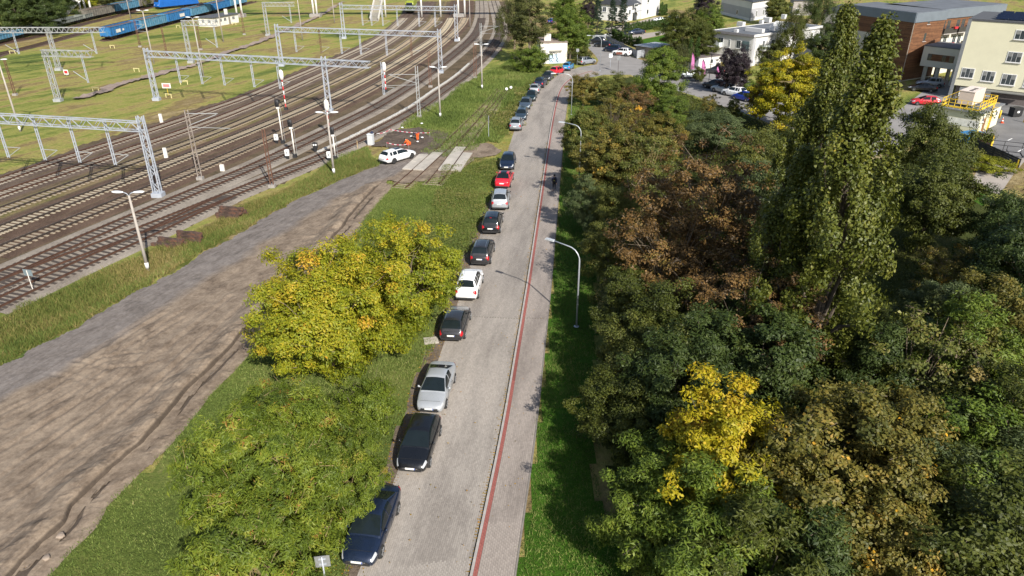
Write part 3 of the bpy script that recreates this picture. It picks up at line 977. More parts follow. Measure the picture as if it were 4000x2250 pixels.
# ------------------------------------------------------------------ white cable trough beside the track
N, D = normals2d(GL)
t = thing('cable_trough', 'white concrete cable trough running beside the timber sleeper track', 'trough', (GL[0][0], GL[0][1], 0))
lid = MB().box((0, 0, 0), (0.96, 0.36, 0.25)).mesh('lid')
lid.materials.append(mat('trough_concrete', (0.46, 0.45, 0.42), .9, var=.22, scale=1.2))
ia, ib = near_i(GL, S(1290, 600)), near_i(GL, S(1865, 250))
arc = np.concatenate([[0], np.cumsum(np.linalg.norm(np.diff(GL[ia:ib], axis=0), axis=1))])
rr = random.Random(9)
for q in np.arange(0, arc[-1], 1.0):
    i = ia + int(np.searchsorted(arc, q))
    p = GL[i] + N[i] * (1.75 + rr.gauss(0, .02))
    link('lid', lid, t, (p[0] - GL[0][0], p[1] - GL[0][1], 0.09 + rr.gauss(0, .01)), math.atan2(D[i][1], D[i][0]) + rr.gauss(0, .015))

# ------------------------------------------------------------------ lattice portals
def lattice_box(p, q, w, h, n, chord=0.09, brace=0.05):
    """four-chord lattice girder from p to q"""
    p, q = Vector(p), Vector(q)
    d = (q - p).normalized()
    up = Vector((0, 0, 1)) if abs(d.z) < 0.9 else Vector((0, 1, 0))
    s = d.cross(up).normalized() * (w / 2)
    u = s.cross(d).normalized() * (h / 2)
    ch, br = MB(), MB()
    cor = [s + u, s - u, -s - u, -s + u]
    for c in cor:
        ch.bar(p + c, q + c, chord)
    for i in range(n):
        a, b = p.lerp(q, i / n), p.lerp(q, (i + 1) / n)
        m = (a + b) / 2
        for k in range(4):
            c0, c1 = cor[k], cor[(k + 1) % 4]
            if k % 2 == 0:
                br.bar(a + c1, m + c0, brace)
                br.bar(m + c0, b + c1, brace)
            else:
                br.bar(a + (c0 if i % 2 else c1), b + (c1 if i % 2 else c0), brace * .8)
    return ch, br

def lattice_post(t, base, h, mat_, w=0.55, n=9, name='post', taper=0.8):
    ch, br = MB(), MB()
    b = Vector(base)
    ww = [w * (1 - (1 - taper) * i / n) for i in range(n + 1)]
    dirs = [(1, 1), (1, -1), (-1, -1), (-1, 1)]
    for i in range(n):
        z0, z1 = h * i / n, h * (i + 1) / n
        for k in range(4):
            a = b + Vector((dirs[k][0] * ww[i] / 2, dirs[k][1] * ww[i] * .32, z0))
            c = b + Vector((dirs[k][0] * ww[i + 1] / 2, dirs[k][1] * ww[i + 1] * .32, z1))
            ch.bar(a, c, 0.10 if w > .4 else .07)
            k2 = (k + 1) % 4
            e = b + Vector((dirs[k2][0] * ww[i + 1] / 2, dirs[k2][1] * ww[i + 1] * .32, z1))
            br.bar(a if i % 2 else b + Vector((dirs[k2][0] * ww[i] / 2, dirs[k2][1] * ww[i] * .32, z0)), e if i % 2 else c, 0.055)
    ch.add(br.v, br.f)
    ch.box((b.x, b.y, 0.18), (w * 1.5, w * 1.3, 0.6))
    return ch.build(name, mat_, t)

M_CONB = mat('footing_concrete', (0.28, 0.26, 0.24), .9)
def portal(label, a_px, b_px, hp, posts, drops, over=(0, 0), hb=None, beamh=0.9, droplen=3.9, group='lattice catenary portals over the tracks', rust=()):
    A, B = S(*a_px), S(*b_px)
    t = thing('catenary_portal', label, 'gantry', A, 0, group)
    d = (B - A)
    Lr = d.length
    d.normalize()
    hb = hb or hp - 0.9
    n = Vector((-d.y, d.x, 0))
    p, q = -d * over[0], d * (Lr + over[1])
    ch, br = lattice_box(p + Vector((0, 0, hb)), q + Vector((0, 0, hb)), 0.75, beamh, max(3, int((q - p).length / 1.7)), 0.09, 0.05)
    beam = ch.build('beam', M_GALV, t)
    br.build('bracing', M_GALV, beam)
    for s in posts:
        lattice_post(t, d * (Lr * s), hp, M_GALV, 0.75, 9)
    for k, s in enumerate(drops):
        c = d * (Lr * s)
        m = MB()
        z1, z0 = hb + beamh / 2, hb - beamh / 2 - droplen
        for sg in (-1, 1):
            m.bar(c + d * .13 * sg + Vector((0, 0, z0)), c + d * .13 * sg + Vector((0, 0, z1)), 0.09)
        for j in range(9):
            z = z0 + (z1 - z0) * j / 9
            m.bar(c - d * .13 + Vector((0, 0, z)), c + d * .13 + Vector((0, 0, z + .3)), 0.05)
        hang = m.build('drop_post', M_RUST if k in rust else M_GALV, t)
        arm = MB()
        arm.bar(c + Vector((0, 0, z0 + 1.2)), c + d * 1.9 + Vector((0, 0, z0 + 1.2)), 0.06)
        arm.bar(c + Vector((0, 0, z0 + .1)), c + d * 1.9 + Vector((0, 0, z0 + 1.2)), 0.06)
        arm.build('registration_arm', M_GALVD, hang)
    return t

g1a = site(0, 407, 7.5); g1b = site(543, 478, 7.5)
portal('nearest lattice catenary portal, its beam running off beside the lone lamp post', (-380, 690), (620, 768), 8.7, [1.0], [0.33, 0.47, 0.61, 0.74, 0.87], hb=7.6)
portal('lattice catenary portal with a beam end overhanging past its right post', (613, 392), (1287, 437), 8.4, [0, 1.0], [0.17, 0.30, 0.43, 0.60, 0.745, 1.30], over=(0, 7.6), hb=7.5)
portal('lattice catenary portal spanning the curve behind the striped signals', (1101, 258), (1722, 285), 8.3, [0, 1.0], [0.11, 0.27, 0.40, 0.52, 0.68, 0.83], hb=7.3, rust=(1, 5))
portal('farthest lattice catenary portal, in front of the footbridge stairs', (1345, 151), (1784, 161), 8.7, [0, 1.0], [0.18, 0.26, 0.36, 0.49, 0.68, 0.82], hb=7.7)
def tee(label, a_px, dx, dy, hp, over, drops):
    A = S(*a_px)
    B = A + Vector((dx, dy, 0))
    t = thing('catenary_mast', label, 'mast', A, 0, 'cantilever lattice masts in the yard')
    d = (B - A).normalized()
    hb = hp - 0.55
    ch, br = lattice_box(d * -over + Vector((0, 0, hb)), d * (B - A).length + Vector((0, 0, hb)), 0.8, 0.95, max(3, int(((B - A).length + over) / 1.0)), 0.075, 0.05)
    ch.add(br.v, br.f).build('beam', M_GALVD, t)
    lattice_post(t, (0, 0, 0), hp, M_GALVD, 0.8, 10)
    for s in drops:
        c = d * s
        m = MB()
        for sg in (-1, 1):
            m.bar(c + d * .12 * sg + Vector((0, 0, 3.2)), c + d * .12 * sg + Vector((0, 0, hb)), 0.08)
        for j in range(7):
            m.bar(c - d * .12 + Vector((0, 0, 3.2 + j * .6)), c + d * .12 + Vector((0, 0, 3.5 + j * .6)), 0.05)
        m.bar(c + Vector((0, 0, 3.5)), c - d * 2.2 + Vector((0, 0, 5.0)), 0.07)
        m.build('drop_post', M_GALV, t)
    return t
tee('lattice mast with one arm standing beside the red and white board', (229, 396), 8.2, -1.2, 8.3, 0.4, [6.4])
tee('lattice mast with a beam on both sides in front of the green wood', (231, 275), 11.0, 0.2, 8.3, 11.2, [-7, 8.4])
tee('lattice mast with a short arm in front of the white signal hut', (747, 246), 7.4, -.6, 8.6, 0.3, [6.4])
tee('lattice mast with a short arm farthest up the yard near the dug strip', (1048, 140), 8.0, 0.2, 8.4, 0.4, [6.6])

def thin_mast(label, px, h, m_, w=0.3, twin=True, arm=None, cat='mast', grp='thin lattice masts'):
    p = S(*px)
    t = thing('lattice_mast', label, cat, p, 0, grp)
    b = MB()
    for s in (-1, 1):
        b.bar((s * w / 2, 0, 0), (s * w / 2 * .8, 0, h), 0.1)
    for j in range(int(h / 0.55)):
        z = j * .55
        b.bar((-w / 2 * .9, 0, z), (w / 2 * .9, 0, z + .35), 0.05)
    b.build('post', m_, t)
    f = MB().box((0, 0, .15), (.7, .6, .4)).build('footing', M_CONB, t)
    if arm:
        a = MB()
        L_, z = arm
        a.bar((0, 0, z), (L_, 0, z), .07)
        a.bar((0, 0, z - 1.3), (L_ * .95, 0, z - .1), .07)
        a.bar((0, 0, z - 1.5), (L_ * 1.3, .2, z - 1.7), .05)
        a.build('bracket_arm', M_GALVD, t)
    return t
thin_mast('weathered steel mast with a bracket arm among the middle tracks', (783, 702), 8.0, mat('stained_mast', (.26, .22, .19), .8, .2, var=.35), .45, arm=(3.4, 7.6))
thin_mast('rust brown lattice mast standing at the edge of the green verge', (1064, 732), 6.6, M_RUST, .34)
thin_mast('rust brown twin mast between the curving tracks', (1682, 341), 6.3, M_RUST, .4)
thin_mast('rusty twin post left of the far double lamp', (1857, 307), 6.6, M_RUST, .5)
thin_mast('grey lattice mast with a bracket arm at the white cable trough', (1638, 459), 7.6, M_GALVD, .42, arm=(-4.2, 6.4))
thin_mast('grey lattice mast with a bracket arm beside the paved track curve', (1880, 220), 7.0, M_GALVD, .4, arm=(4.0, 6.4))
thin_mast('rusty mast beside the lamp post at the picture edge', (60, 373), 6.3, M_RUST, .35)
thin_mast('rusty mast in front of the first blue wagon', (548, 184), 6.2, M_RUST, .35, arm=(2.2, 5.2))
thin_mast('rusty mast with a red top behind the portal post', (655, 226), 6.4, M_RUST, .3)
thin_mast('rusty mast beside the double lamp near the hut', (786, 195), 6.2, M_RUST, .35)
thin_mast('rusty mast farthest along the blue wagons', (955, 136), 6.2, M_RUST, .35)

# ------------------------------------------------------------------ concrete lamp posts
def lamp_post(label, px, h, heads=2, spread=1.05, mark=True, head=True):
    p = S(*px)
    t = thing('lamp_post', label, 'lamp', p, 0, 'concrete yard lamp posts')
    b = MB().tube([(0, 0, 0), (0, 0, h * .5), (0, 0, h)], [0.15, 0.12, 0.085], 10)
    b.build('pole', M_MASTC, t, smooth=True)
    if mark:
        MB().tube([(0, 0, .25), (0, 0, .75)], .156, 10).build('painted_band', M_WHITE, t, smooth=True)
    if head:
        for s in ((-1, 1) if heads == 2 else (-1,)):
            MB().tube([(0, 0, h - .05), (s * .18, 0, h + .18), (s * .45, 0, h + .28)], .035, 6).build('bracket', M_GALV, t, smooth=True)
            e = MB()
            n = 10
            prof = [(0.02, -.5), (.12, -.42), (.19, -.2), (.21, .05), (.17, .3), (.08, .45), (.02, .5)]
            e.lathe(prof, 12)
            e.v = [(s * (.85 + z * .95), y * .95, h + .30 + x * .42 + z * .05) for x, y, z in e.v]
            e.build('lamp_head', M_LAMPG, t, smooth=True, fix=True)
    return t
lamp_post('concrete double lamp post in the grass beside the dark sleeper pile', (579, 1057), 6.7)
lamp_post('concrete double lamp post beside the striped signal and the light signal', (1305, 682), 7.0)
lamp_post('concrete double lamp post in the green meadow near the cable trough', (1720, 460), 7.2)
lamp_post('concrete double lamp post farthest right, beside the rusty twin post', (1883, 348), 7.4)
lamp_post('tall double lamp post in front of the first blue wagon', (602, 248), 10.3, mark=False)
lamp_post('tall double lamp post in front of the signal hut', (796, 301), 10.6, mark=False)
lamp_post('lamp post at the picture edge above the nearest portal beam', (80, 514), 9.6, mark=True)
for px, h, lab in (((873, 163), 13, 'bare concrete pole right of the signal hut'), ((512, 76), 12, 'bare concrete pole behind the blue wagon'), ((1182, 157), 12, 'bare concrete pole standing on the dug strip in the meadow'), ((200, 118), 13, 'bare concrete pole in front of the dark wood'), ((1307, 88), 9, 'bare pole behind the third portal in the yard'), ((1836, 105), 9, 'rust footed pole on the inside of the track curve')):
    lamp_post(lab, px, h, mark=False, head=False)

# ------------------------------------------------------------------ signals
def striped_signal(label, px, h):
    t = thing('covered_signal', label, 'signal', S(*px), 0, 'striped signal masts with covered heads')
    n = 7
    hp = h - 1.5
    for i in range(n):
        MB().tube([(0, 0, .3 + hp * i / n), (0, 0, .3 + hp * (i + 1) / n)], .085, 8).build('band', M_REDP if i % 2 == 0 else M_WHITE, t, smooth=True)
    MB().box((0, 0, .2), (.6, .55, .45), 0, .7).build('footing', M_BLACK, t)
    e = MB().lathe([(.05, 0), (.24, .12), (.33, .5), (.35, 1.0), (.3, 1.35), (.17, 1.55), (.03, 1.6)], 12)
    e.v = [(x, y * .6, z + h - 1.6) for x, y, z in e.v]
    e.build('cover', M_OFFW, t, smooth=True)
striped_signal('red and white striped signal with a long white hood at the weedy track', (1118, 429), 6.2)
striped_signal('red and white striped signal standing alone between the brown tracks', (1508, 359), 5.1)
striped_signal('red and white striped signal right behind the double lamp post', (1289, 530), 5.0)
def light_signal(label, px, h):
    t = thing('light_signal', label, 'signal', S(*px), 0, 'white light signal posts')
    MB().tube([(0, 0, .2), (0, 0, h - .7)], .085, 8).build('post', M_OFFW, t, smooth=True)
    MB().box((0, 0, .2), (.5, .5, .5), 0, .8).build('footing', M_BLACK, t)
    MB().box((0, 0, h - .75), (.4, .3, .2)).build('bracket', M_OFFW, t)
    b = MB()
    b.lathe([(.05, -.5), (.26, -.42), (.28, 0), (.26, .42), (.05, .5)], 12)
    b.v = [(x - .1, y * .45 + .05, z + h - .2) for x, y, z in b.v]
    b.build('signal_head', M_BLACK, t, smooth=True)
    for z in (-.2, .05):
        v = MB().lathe([(.09, 0), (.09, .22)], 10, (-.1, 0, 0), 'y')
        v.v = [(x, -y - .02, zz + h - .1 + z) for x, y, zz in v.v]
        v.build('visor', M_BLACK, t, fix=True)
    MB().bar((.3, .05, .3), (.3, .05, h - .8), .03).build('ladder', M_GALVD, t)
light_signal('tallest black headed light signal beside the cream sleeper track', (1106, 560), 5.5)
light_signal('black headed light signal beside the pale ballast track', (1153, 615), 4.5)
light_signal('black headed light signal right of the double lamp post', (1311, 623), 3.8)
def x_marker(label, px):
    t = thing('point_marker', label, 'marker', S(*px), 0, 'white point markers with a black cross')
    MB().box((0, 0, .2), (.3, .25, .4)).build('base', M_BLACK, t)
    MB().box((0, 0, .85), (.5, .3, .75)).build('lantern', M_WHITE, t)
    x = MB()
    for s in (-1, 1):
        x.bar((-.17 * s, -.156, .55), (.17 * s, -.156, 1.15), .05, .01, up=(0, 1, 0))
    x.build('cross', M_BLACK, t)
x_marker('white lantern marker with a black cross near the tallest light signal', (1082, 560))
x_marker('white lantern marker with a black cross beside the pale ballast', (1125, 622))
x_marker('white lantern marker with a black cross at the foot of the lamp post', (1288, 630))
t = thing('dwarf_signal', 'black dwarf signal with two white lenses between the tracks', 'signal', S(1234, 593))
MB().box((0, 0, .25), (.35, .3, .5)).build('base', M_BLACK, t)
MB().box((0, 0, .85), (.6, .25, .7)).build('housing', M_BLACK, t)
for s in (-1, 1):
    MB().lathe([(.11, 0), (.1, .03)], 12, (s * .14, -.155, .95), 'y').build('lens', M_WHITE, t, fix=True)
for px, lab in (((1996, 352), 'round white lens of a dwarf signal in the meadow near the silver car'), ((1979, 358), 'white lidded dwarf marker in the meadow beside the siding end')):
    t = thing('dwarf_marker', lab, 'signal', S(*px))
    MB().box((0, .1, .3), (.3, .25, .7)).build('housing', M_BLACK, t)
    MB().lathe([(.24, 0), (.22, .04)], 12, (0, -.07, .5), 'y').build('lens', M_WHITE, t, fix=True)

# cabinet, posts, boards
t = thing('relay_cabinet', 'grey steel relay cabinet at the edge of the dark soil', 'cabinet', S(1450, 567), R(-12))
MB().box((0, 0, .75), (.75, .55, 1.4)).build('body', mat('cabinet_grey', (.50, .52, .53), .6, var=.06), t)
MB().box((0, 0, 1.49), (.85, .65, .08), 0, .94).build('lid', mat('cabinet_lid', (.56, .58, .59), .6, var=.06), t)
MB().box((0, 0, .06), (.78, .58, .12)).build('plinth', M_CONC, t)
MB().box((0, -.279, .75), (.68, .006, 1.25)).build('door', mat('cabinet_door', (.53, .55, .56), .55, var=.05), t)
jk = MB().lathe([(.02, 0), (.16, .04), (.2, .15), (.14, .25), (.03, .28)], 9)
jk.v = [(x * 1.1 + .22, y + .1, z + 1.53) for x, y, z in jk.v]
tag(jk.build('work_jacket', mat('navy_cloth', (.02, .03, .07), .9)), 'dark blue jacket thrown on the grey cabinet', 'jacket').location = S(1450, 567)
for px, lab, sz in (((632, 479), 'white marker stone at the meadow edge above the middle mast', (.45, .2, 1.3)), ((650, 617), 'white marker stone between the weedy and the cream sleeper track', (.45, .2, 1.3)), ((870, 668), 'short white marker stone beside the pale ballast', (.5, .25, .8)), ((1794, 160), 'small white marker post at the far portal foot', (.4, .2, .9))):
    m = MB().box((0, 0, sz[2] / 2), sz, 0, .92)
    o = m.build('marker_stone', M_OFFW)
    o.location = S(*px)
    tag(o, lab, 'marker', 'white marker stones')
def board(label, px, h, w, hh, face, post, rim=None, rz=0, cat='sign'):
    t = thing('notice_board', label, cat, S(*px), rz)
    MB().tube([(0, 0, 0), (0, 0, h)], .035, 7).build('post', post, t)
    MB().box((0, -.05, h - hh / 2 + .05), (w, .02, hh)).build('panel', rim or face, t)
    if rim:
        MB().box((0, -.064, h - hh / 2 + .05), (w * .72, .006, hh * .62)).build('field', face, t)
    return t
board('small blue grey sign panel on a leaning post beside the turnout', (129, 1133), 1.75, .85, .55, mat('sign_back_blue', (.22, .28, .31), .5, .3), M_OFFW, None, R(165))
board('red and white board on a yellow post in the meadow left of the portal', (658, 372), 2.0, 1.5, .85, mat('faded_red', (.55, .2, .2), .6), M_YEL, M_OFFW)
board('red board with white rim beside the one armed lattice mast', (262, 296), 1.1, 1.0, .9, M_REDP, M_GALV, M_WHITE, R(-10))
board('red board with white rim in front of the dark wood', (58, 140), 1.4, 1.1, .85, M_REDP, M_GALV, M_WHITE)
def trestle(label, px):
    t = thing('yellow_trestle', label, 'trestle', S(*px), random.Random(px[0]).uniform(-.4, .4), 'small yellow trestles in the meadow')
    MB().box((0, 0, .68), (1.4, .12, .12)).build('rail', mat('pale_yellow', (.62, .55, .27), .7), t)
    for s in (-1, 1):
        MB().box((s * .6, 0, .33), (.1, .1, .62)).build('leg', mat('pale_yellow', (.62, .55, .27), .7), t)
for px, lab in (((535, 281), 'pale yellow trestle left of the overhanging portal post'), ((720, 331), 'pale yellow trestle right of the faded red board'), ((440, 189), 'pale yellow trestle below the first blue wagon'), ((660, 383), 'pale yellow trestle right under the faded red board'), ((375, 357), 'pale yellow trestle across the dug strip'), ((915, 98), 'pale yellow trestle right of the signal hut'), ((50, 211), 'pale yellow trestle beside the empty track'), ((697, 110), 'pale yellow trestle between the wagons and the hut')):
    trestle(lab, px)

# piles of old sleepers
M_TIMB = mat('rotten_timber', (0.050, 0.030, 0.022), .9, var=.6, scale=2.5, c2=(0.15, 0.062, 0.035), bmp=.4)
def pile(label, items, px, rz, names):
    t0 = S(*px)
    rr = random.Random(px[0])
    for k, (x, y, z, L_, a) in enumerate(items):
        m = MB()
        n = 7
        rows = []
        for i in range(n + 1):
            xx = (i / n - .5) * L_
            rows.append([(xx, sy * .15 + rr.gauss(0, .016), .02 + sz * .29 + rr.gauss(0, .016)) for sy, sz in ((-1, 0), (1, 0), (1, 1), (-1, 1), (-1, 0))])
        m.grid(rows)
        m.f.append((0, 1, 2, 3)); e = n * 5
        m.f.append((e + 3, e + 2, e + 1, e))
        o = m.build('old_sleeper', M_TIMB, None, fix=True)
        o.location = (t0.x + x, t0.y + y, z)
        o.rotation_euler = (rr.gauss(0, .06), 0, rz + a)
        tag(o, 'rotten timber sleeper ' + names[k], 'sleeper', label)
pile('rotten dark timber sleeper in the longer pile beside the lamp post', [(-.9, -.5, 0, 2.6, .02), (-.6, -.15, 0, 2.7, -.03), (.5, .5, 0, 2.5, .06), (.6, .15, 0, 2.6, -.05), (.5, .85, .0, 2.5, .1), (-.8, -.35, .3, 2.6, .03), (.6, .35, .3, 2.6, -.04), (.5, .72, .3, 2.5, .07), (.6, .5, .6, 2.6, .02), (-1.3, -.9, 0, 2.4, .08)], (712, 948), R(-16), ['in the lower front layer near the lamp post', 'second in the lower front layer near the lamp post', 'in the lower back layer of the longer pile', 'between the front and back halves of the longer pile', 'at the back of the longer pile', 'on top of the front half near the lamp post', 'in the middle layer of the longer pile', 'at the back of the middle layer, longer pile', 'crowning the longer pile', 'lying loose in front of the longer pile'])
pile('rotten dark timber sleeper in the heap beside the dirt road', [(-.4, 0, 0, 2.6, 0), (-.1, .35, 0, 2.6, .07), (.3, .7, 0, 2.6, -.05), (-.2, -.4, 0, 2.3, .12), (-.1, .15, .3, 2.6, -.03), (.2, .5, .3, 2.5, .06), (0, .35, .6, 2.6, .03)], (905, 846), R(-14), ['at the bottom of the heap by the dirt road', 'second from the front in the heap by the dirt road', 'at the back of the heap by the dirt road', 'lying loose before the heap by the dirt road', 'in the upper layer front of the dirt road heap', 'in the upper layer back of the dirt road heap', 'crowning the heap by the dirt road'])
# dug strip in the meadow
patch('dug_strip', pxpoly([(262, 388), (330, 376), (400, 345), (500, 315), (600, 290), (720, 262), (880, 205), (1000, 160), (1120, 115), (1240, 62), (1330, 8), (1348, 8), (1250, 70), (1130, 124), (1010, 172), (890, 216), (730, 272), (620, 298), (520, 326), (420, 362), (350, 386), (290, 395)]), turf_material('dug_earth', [(0.3, (.16, .12, .10)), (0.5, (.28, .22, .185)), (0.7, (.36, .29, .24))], 2), 0.05, 0.5, 0.8, lambda X, Y: fbm(X, Y, 2, 3) * .5)

# ------------------------------------------------------------------ goods wagons
def wagon(label, p, d, L, paint, load=True, h=3.1, low=False, mark=None, grp='open goods wagons'):
    t = thing('goods_wagon', label, 'wagon', (p.x, p.y, 0), math.atan2(d.y, d.x), grp)
    w, z0 = 2.75, 1.05
    z1 = h
    b = MB()
    for s in (-1, 1):
        b.box((0, s * (w / 2 - .03), (z0 + z1) / 2), (L - .9, .06, z1 - z0))
        for i in range(13):
            x = -(L - 1.1) / 2 + (L - 1.1) * i / 12
            b.box((x, s * (w / 2 + .05), (z0 + z1) / 2), (.12, .1, z1 - z0))
        b.box((0, s * (w / 2 + .02), z1 + .05), (L - .8, .16, .12))
    for s in (-1, 1):
        b.box((s * (L - .9) / 2, 0, (z0 + z1) / 2), (.07, w, z1 - z0))
        b.box((s * ((L - .9) / 2 + .05), 0, z1 + .05), (.14, w, .12))
        for y in (-.9, -.3, .3, .9):
            b.box((s * ((L - .9) / 2 + .06), y, (z0 + z1) / 2), (.1, .1, z1 - z0))
    b.build('body', paint, t)
    MB().box((0, 0, .95), (L - .8, 2.5, .2)).build('underframe', M_BLACK, t)
    if load:
        rows = []
        for i in range(13):
            x = (i / 12 - .5) * (L - 1.05)
            rows.append([(x, (j / 6 - .5) * (w - .15), z1 - .12 + .25 * mnoise.noise(Vector((x * .6 + p.x, j * .7, 0)))) for j in range(7)])
        MB().grid(rows).build('load', mat('wagon_load', (.115, .068, .048), .95, var=.3, scale=2), t)
    else:
        MB().box((0, 0, 1.12), (L - 1, w - .14, .1)).build('deck', mat('grey_deck', (.2, .2, .18), .9, var=.3), t)
    for s in (-1, 1):
        bo = MB().box((s * L * .33, 0, .62), (2.3, 1.9, .3)).build('bogie', M_BLACK, t)
        for x in (-.9, .9):
            for y in (-.75, .75):
                MB().lathe([(.46, -.06), (.46, .06)], 14, (s * L * .33 + x, y, .62), 'y').build('wheel', M_RUST, bo, fix=True)
        for y in (-.87, .87):
            MB().lathe([(.07, 0), (.07, .4), (.2, .42), (.2, .48)], 10, (s * (L - .9) / 2 if s > 0 else -(L - .9) / 2 - .48, y, 1.06), 'x').build('buffer', M_BLACK, t, fix=True)
    if mark:
        for x, ww, hh in mark:
            MB().box((x, -w / 2 - .115, 2.0), (ww, .012, hh)).build('lettering', M_OFFW, t)
    return t
M_BLUE = mat('wagon_blue', (0.018, 0.115, 0.28), .6, var=.3, scale=.8, c2=(0.05, 0.15, 0.26))
M_BLUE2 = mat('faded_wagon_blue', (0.06, 0.17, 0.26), .7, var=.3, scale=.8, c2=(0.14, 0.19, 0.22))
M_BRN = mat('grey_brown_wagon', (0.125, 0.115, 0.095), .8, var=.35, scale=.8, c2=(.2, .17, .13))
M_GRN = mat('grey_green_wagon', (0.17, 0.185, 0.165), .8, var=.3, scale=.8)
def train(px0, px1, specs, gap=1.0):
    a, b = S(*px0), S(*px1)
    d = (b - a).normalized()
    s = 0
    for lab, L, paint, kw in specs:
        wagon(lab, a + d * (s + L / 2), d, L, paint, **kw)
        s += L + gap - .8
train((414, 160), (1000, 6), [
    ('front bright blue open wagon full of dark load, with pale lettering', 15.5, M_BLUE, dict(mark=[(-3.6, 2.2, .8), (-1.2, .8, .5)])),
    ('second blue open wagon behind the leading bright blue one', 15.5, M_BLUE2, {}),
    ('third blue open wagon, beside the hut, with a white graffiti patch', 15.5, M_BLUE, dict(mark=[(1.5, 3.2, .9)])),
    ('fourth blue open wagon behind the hut chimney', 15.5, M_BLUE2, {}),
    ('fifth blue open wagon at the top edge of the picture', 15.5, M_BLUE, {}),
    ('last blue open wagon, cut by the top edge', 15.5, M_BLUE2, {})])
train((330, 82), (700, 0), [
    ('grey brown high sided wagon with orange corner marks', 17, M_BRN, dict(mark=None)),
    ('faded blue wagon behind the grey brown wagon', 17, M_BLUE2, {}),
    ('dark brown wagon between the faded blue one and the locomotive', 15, M_BRN, {})])
train((-70, 187), (325, 84), [
    ('low flat wagon with blue side at the picture edge', 17, M_BLUE2, dict(load=False, h=2.1)),
    ('low grey green flat wagon in the middle of the train', 17, M_GRN, dict(load=False, h=1.9)),
    ('low grey green flat wagon behind the lattice mast', 17, M_GRN, dict(load=False, h=1.9)),
    ('low grey flat wagon next to the grey brown wagon', 16, M_GRN, dict(load=False, h=2.0))])
# locomotives
def loco(label, p, rz, paint, L=16, h=4.0, nose=None, band=None):
    t = thing('locomotive', label, 'locomotive', p, rz)
    b = MB()
    prof = [(-L / 2, .9, 1.6, .94), (-L / 2 + .25, .8, 2.3, .98), (-L / 2 + .8, .8, h - .35, 1), (-L / 2 + 1.4, .8, h, 1), (L / 2 - 1.4, .8, h, 1), (L / 2 - .8, .8, h - .35, 1), (L / 2 - .25, .8, 2.3, .98), (L / 2, .9, 1.6, .94)]
    rows = []
    for x, zb, zt, k in prof:
        w = 1.45 * k
        rows.append([(x, -w, zb), (x, -w, (zb + zt) / 2), (x, -w * .93, zt - .25), (x, -w * .6, zt), (x, w * .6, zt), (x, w * .93, zt - .25), (x, w, (zb + zt) / 2), (x, w, zb)])
    b.grid(rows)
    b.f.append(tuple(range(8))); e = 7 * 8
    b.f.append(tuple(e + i for i in reversed(range(8))))
    b.build('body', paint, t, fix=True)
    MB().box((0, 0, .72), (L - .6, 2.6, .35)).build('underframe', M_BLACK, t)
    for s in (-1, 1):
        q = MB()
        q.add([(s * (-L / 2 + .28), -1.05, 2.45), (s * (-L / 2 + .28), 1.05, 2.45), (s * (-L / 2 + .76), .95, h - .45), (s * (-L / 2 + .76), -.95, h - .45)], [(0, 1, 2, 3)])
        q.v = [(x - s * .03, y, z + .02) for x, y, z in q.v]
        q.build('windscreen', mat('loco_glass', (.02, .025, .03), .1), t)
        for y in (-.95, .95):
            MB().lathe([(.15, 0), (.14, .05)], 10, (s * (-L / 2) - (.05 if s > 0 else 0), y, 1.45), 'x').build('headlamp', M_WHITE, t, fix=True)
        if nose:
            MB().box((s * (-L / 2 - .06), 0, 1.15), (.12, 2.5, .45)).build('bumper_beam', nose, t)
        bo = MB().box((s * L * .3, 0, .55), (3.2, 2.0, .4)).build('bogie', M_BLACK, t)
        for x in (-1.2, 0, 1.2):
            for y in (-.8, .8):
                MB().lathe([(.5, -.07), (.5, .07)], 14, (s * L * .3 + x, y, .55), 'y').build('wheel', M_BLACK, bo, fix=True)
    if band:
        for s in (-1, 1):
            MB().box((0, s * 1.462, 1.7), (L - 1.2, .012, .5)).build('stripe', band, t)
    return t
M_LOCO = mat('locomotive_blue', (0.012, 0.11, 0.40), .45, var=.12, scale=.6)
pl = S(600, 38)
loco('bright blue locomotive behind the blue open wagons', pl + Vector((5, 8, 0)), R(62), M_LOCO, 17, 4.0, M_LOCO)
pg = S(1596, 56)
loco('yellow green locomotive coming under the footbridge', pg + Vector((-.2, 9.5, 0)), R(93), mat('lime_paint', (.26, .30, .02), .5, var=.1), 17, 3.9, mat('lime_dark', (.12, .14, .02), .5), mat('loco_grey', (.35, .38, .4), .5))

# ------------------------------------------------------------------ signal hut
t = thing('signal_hut', 'small white signal hut with dark flat roof and a white chimney', 'hut', S(858, 95), R(74))
M_HUTW = mat('hut_render', (.66, .63, .57), .9, var=.12, scale=.8)
Lh, Wh, Hh = 12.0, 5.0, 2.4
MB().box((0, 0, Hh / 2), (Lh, Wh, Hh)).build('wall', M_HUTW, t)
r = MB().box((0, 0, Hh + .12), (Lh + .7, Wh + .7, .22)).build('roof', mat('tar_roof', (.07, .075, .085), .85, var=.2), t)
MB().box((2.2, -1.2, Hh + .95), (.7, .7, 1.5)).build('chimney', M_OFFW, r)
for i, x in enumerate((-4.6, -2.4, -.4, 3.6)):
    wn_ = MB().box((x, -Wh / 2 - .012, 1.5), (1.0 if i != 1 else .8, .03, .8)).build('window', mat('hut_glass', (.05, .06, .065), .2), t)
    MB().box((x, -Wh / 2 - .035, 1.5), (.06, .02, .8)).build('mullion', M_WHITE, wn_)
for y in (-1.2, .9):
    MB().box((-Lh / 2 - .012, y, 1.5), (.03, .8, .8)).build('window', mat('hut_glass', (.05, .06, .065), .2), t)
MB().box((1.6, -Wh / 2 - .012, 1.0), (.85, .03, 1.95)).build('door', mat('hut_door', (.22, .2, .17), .7), t)

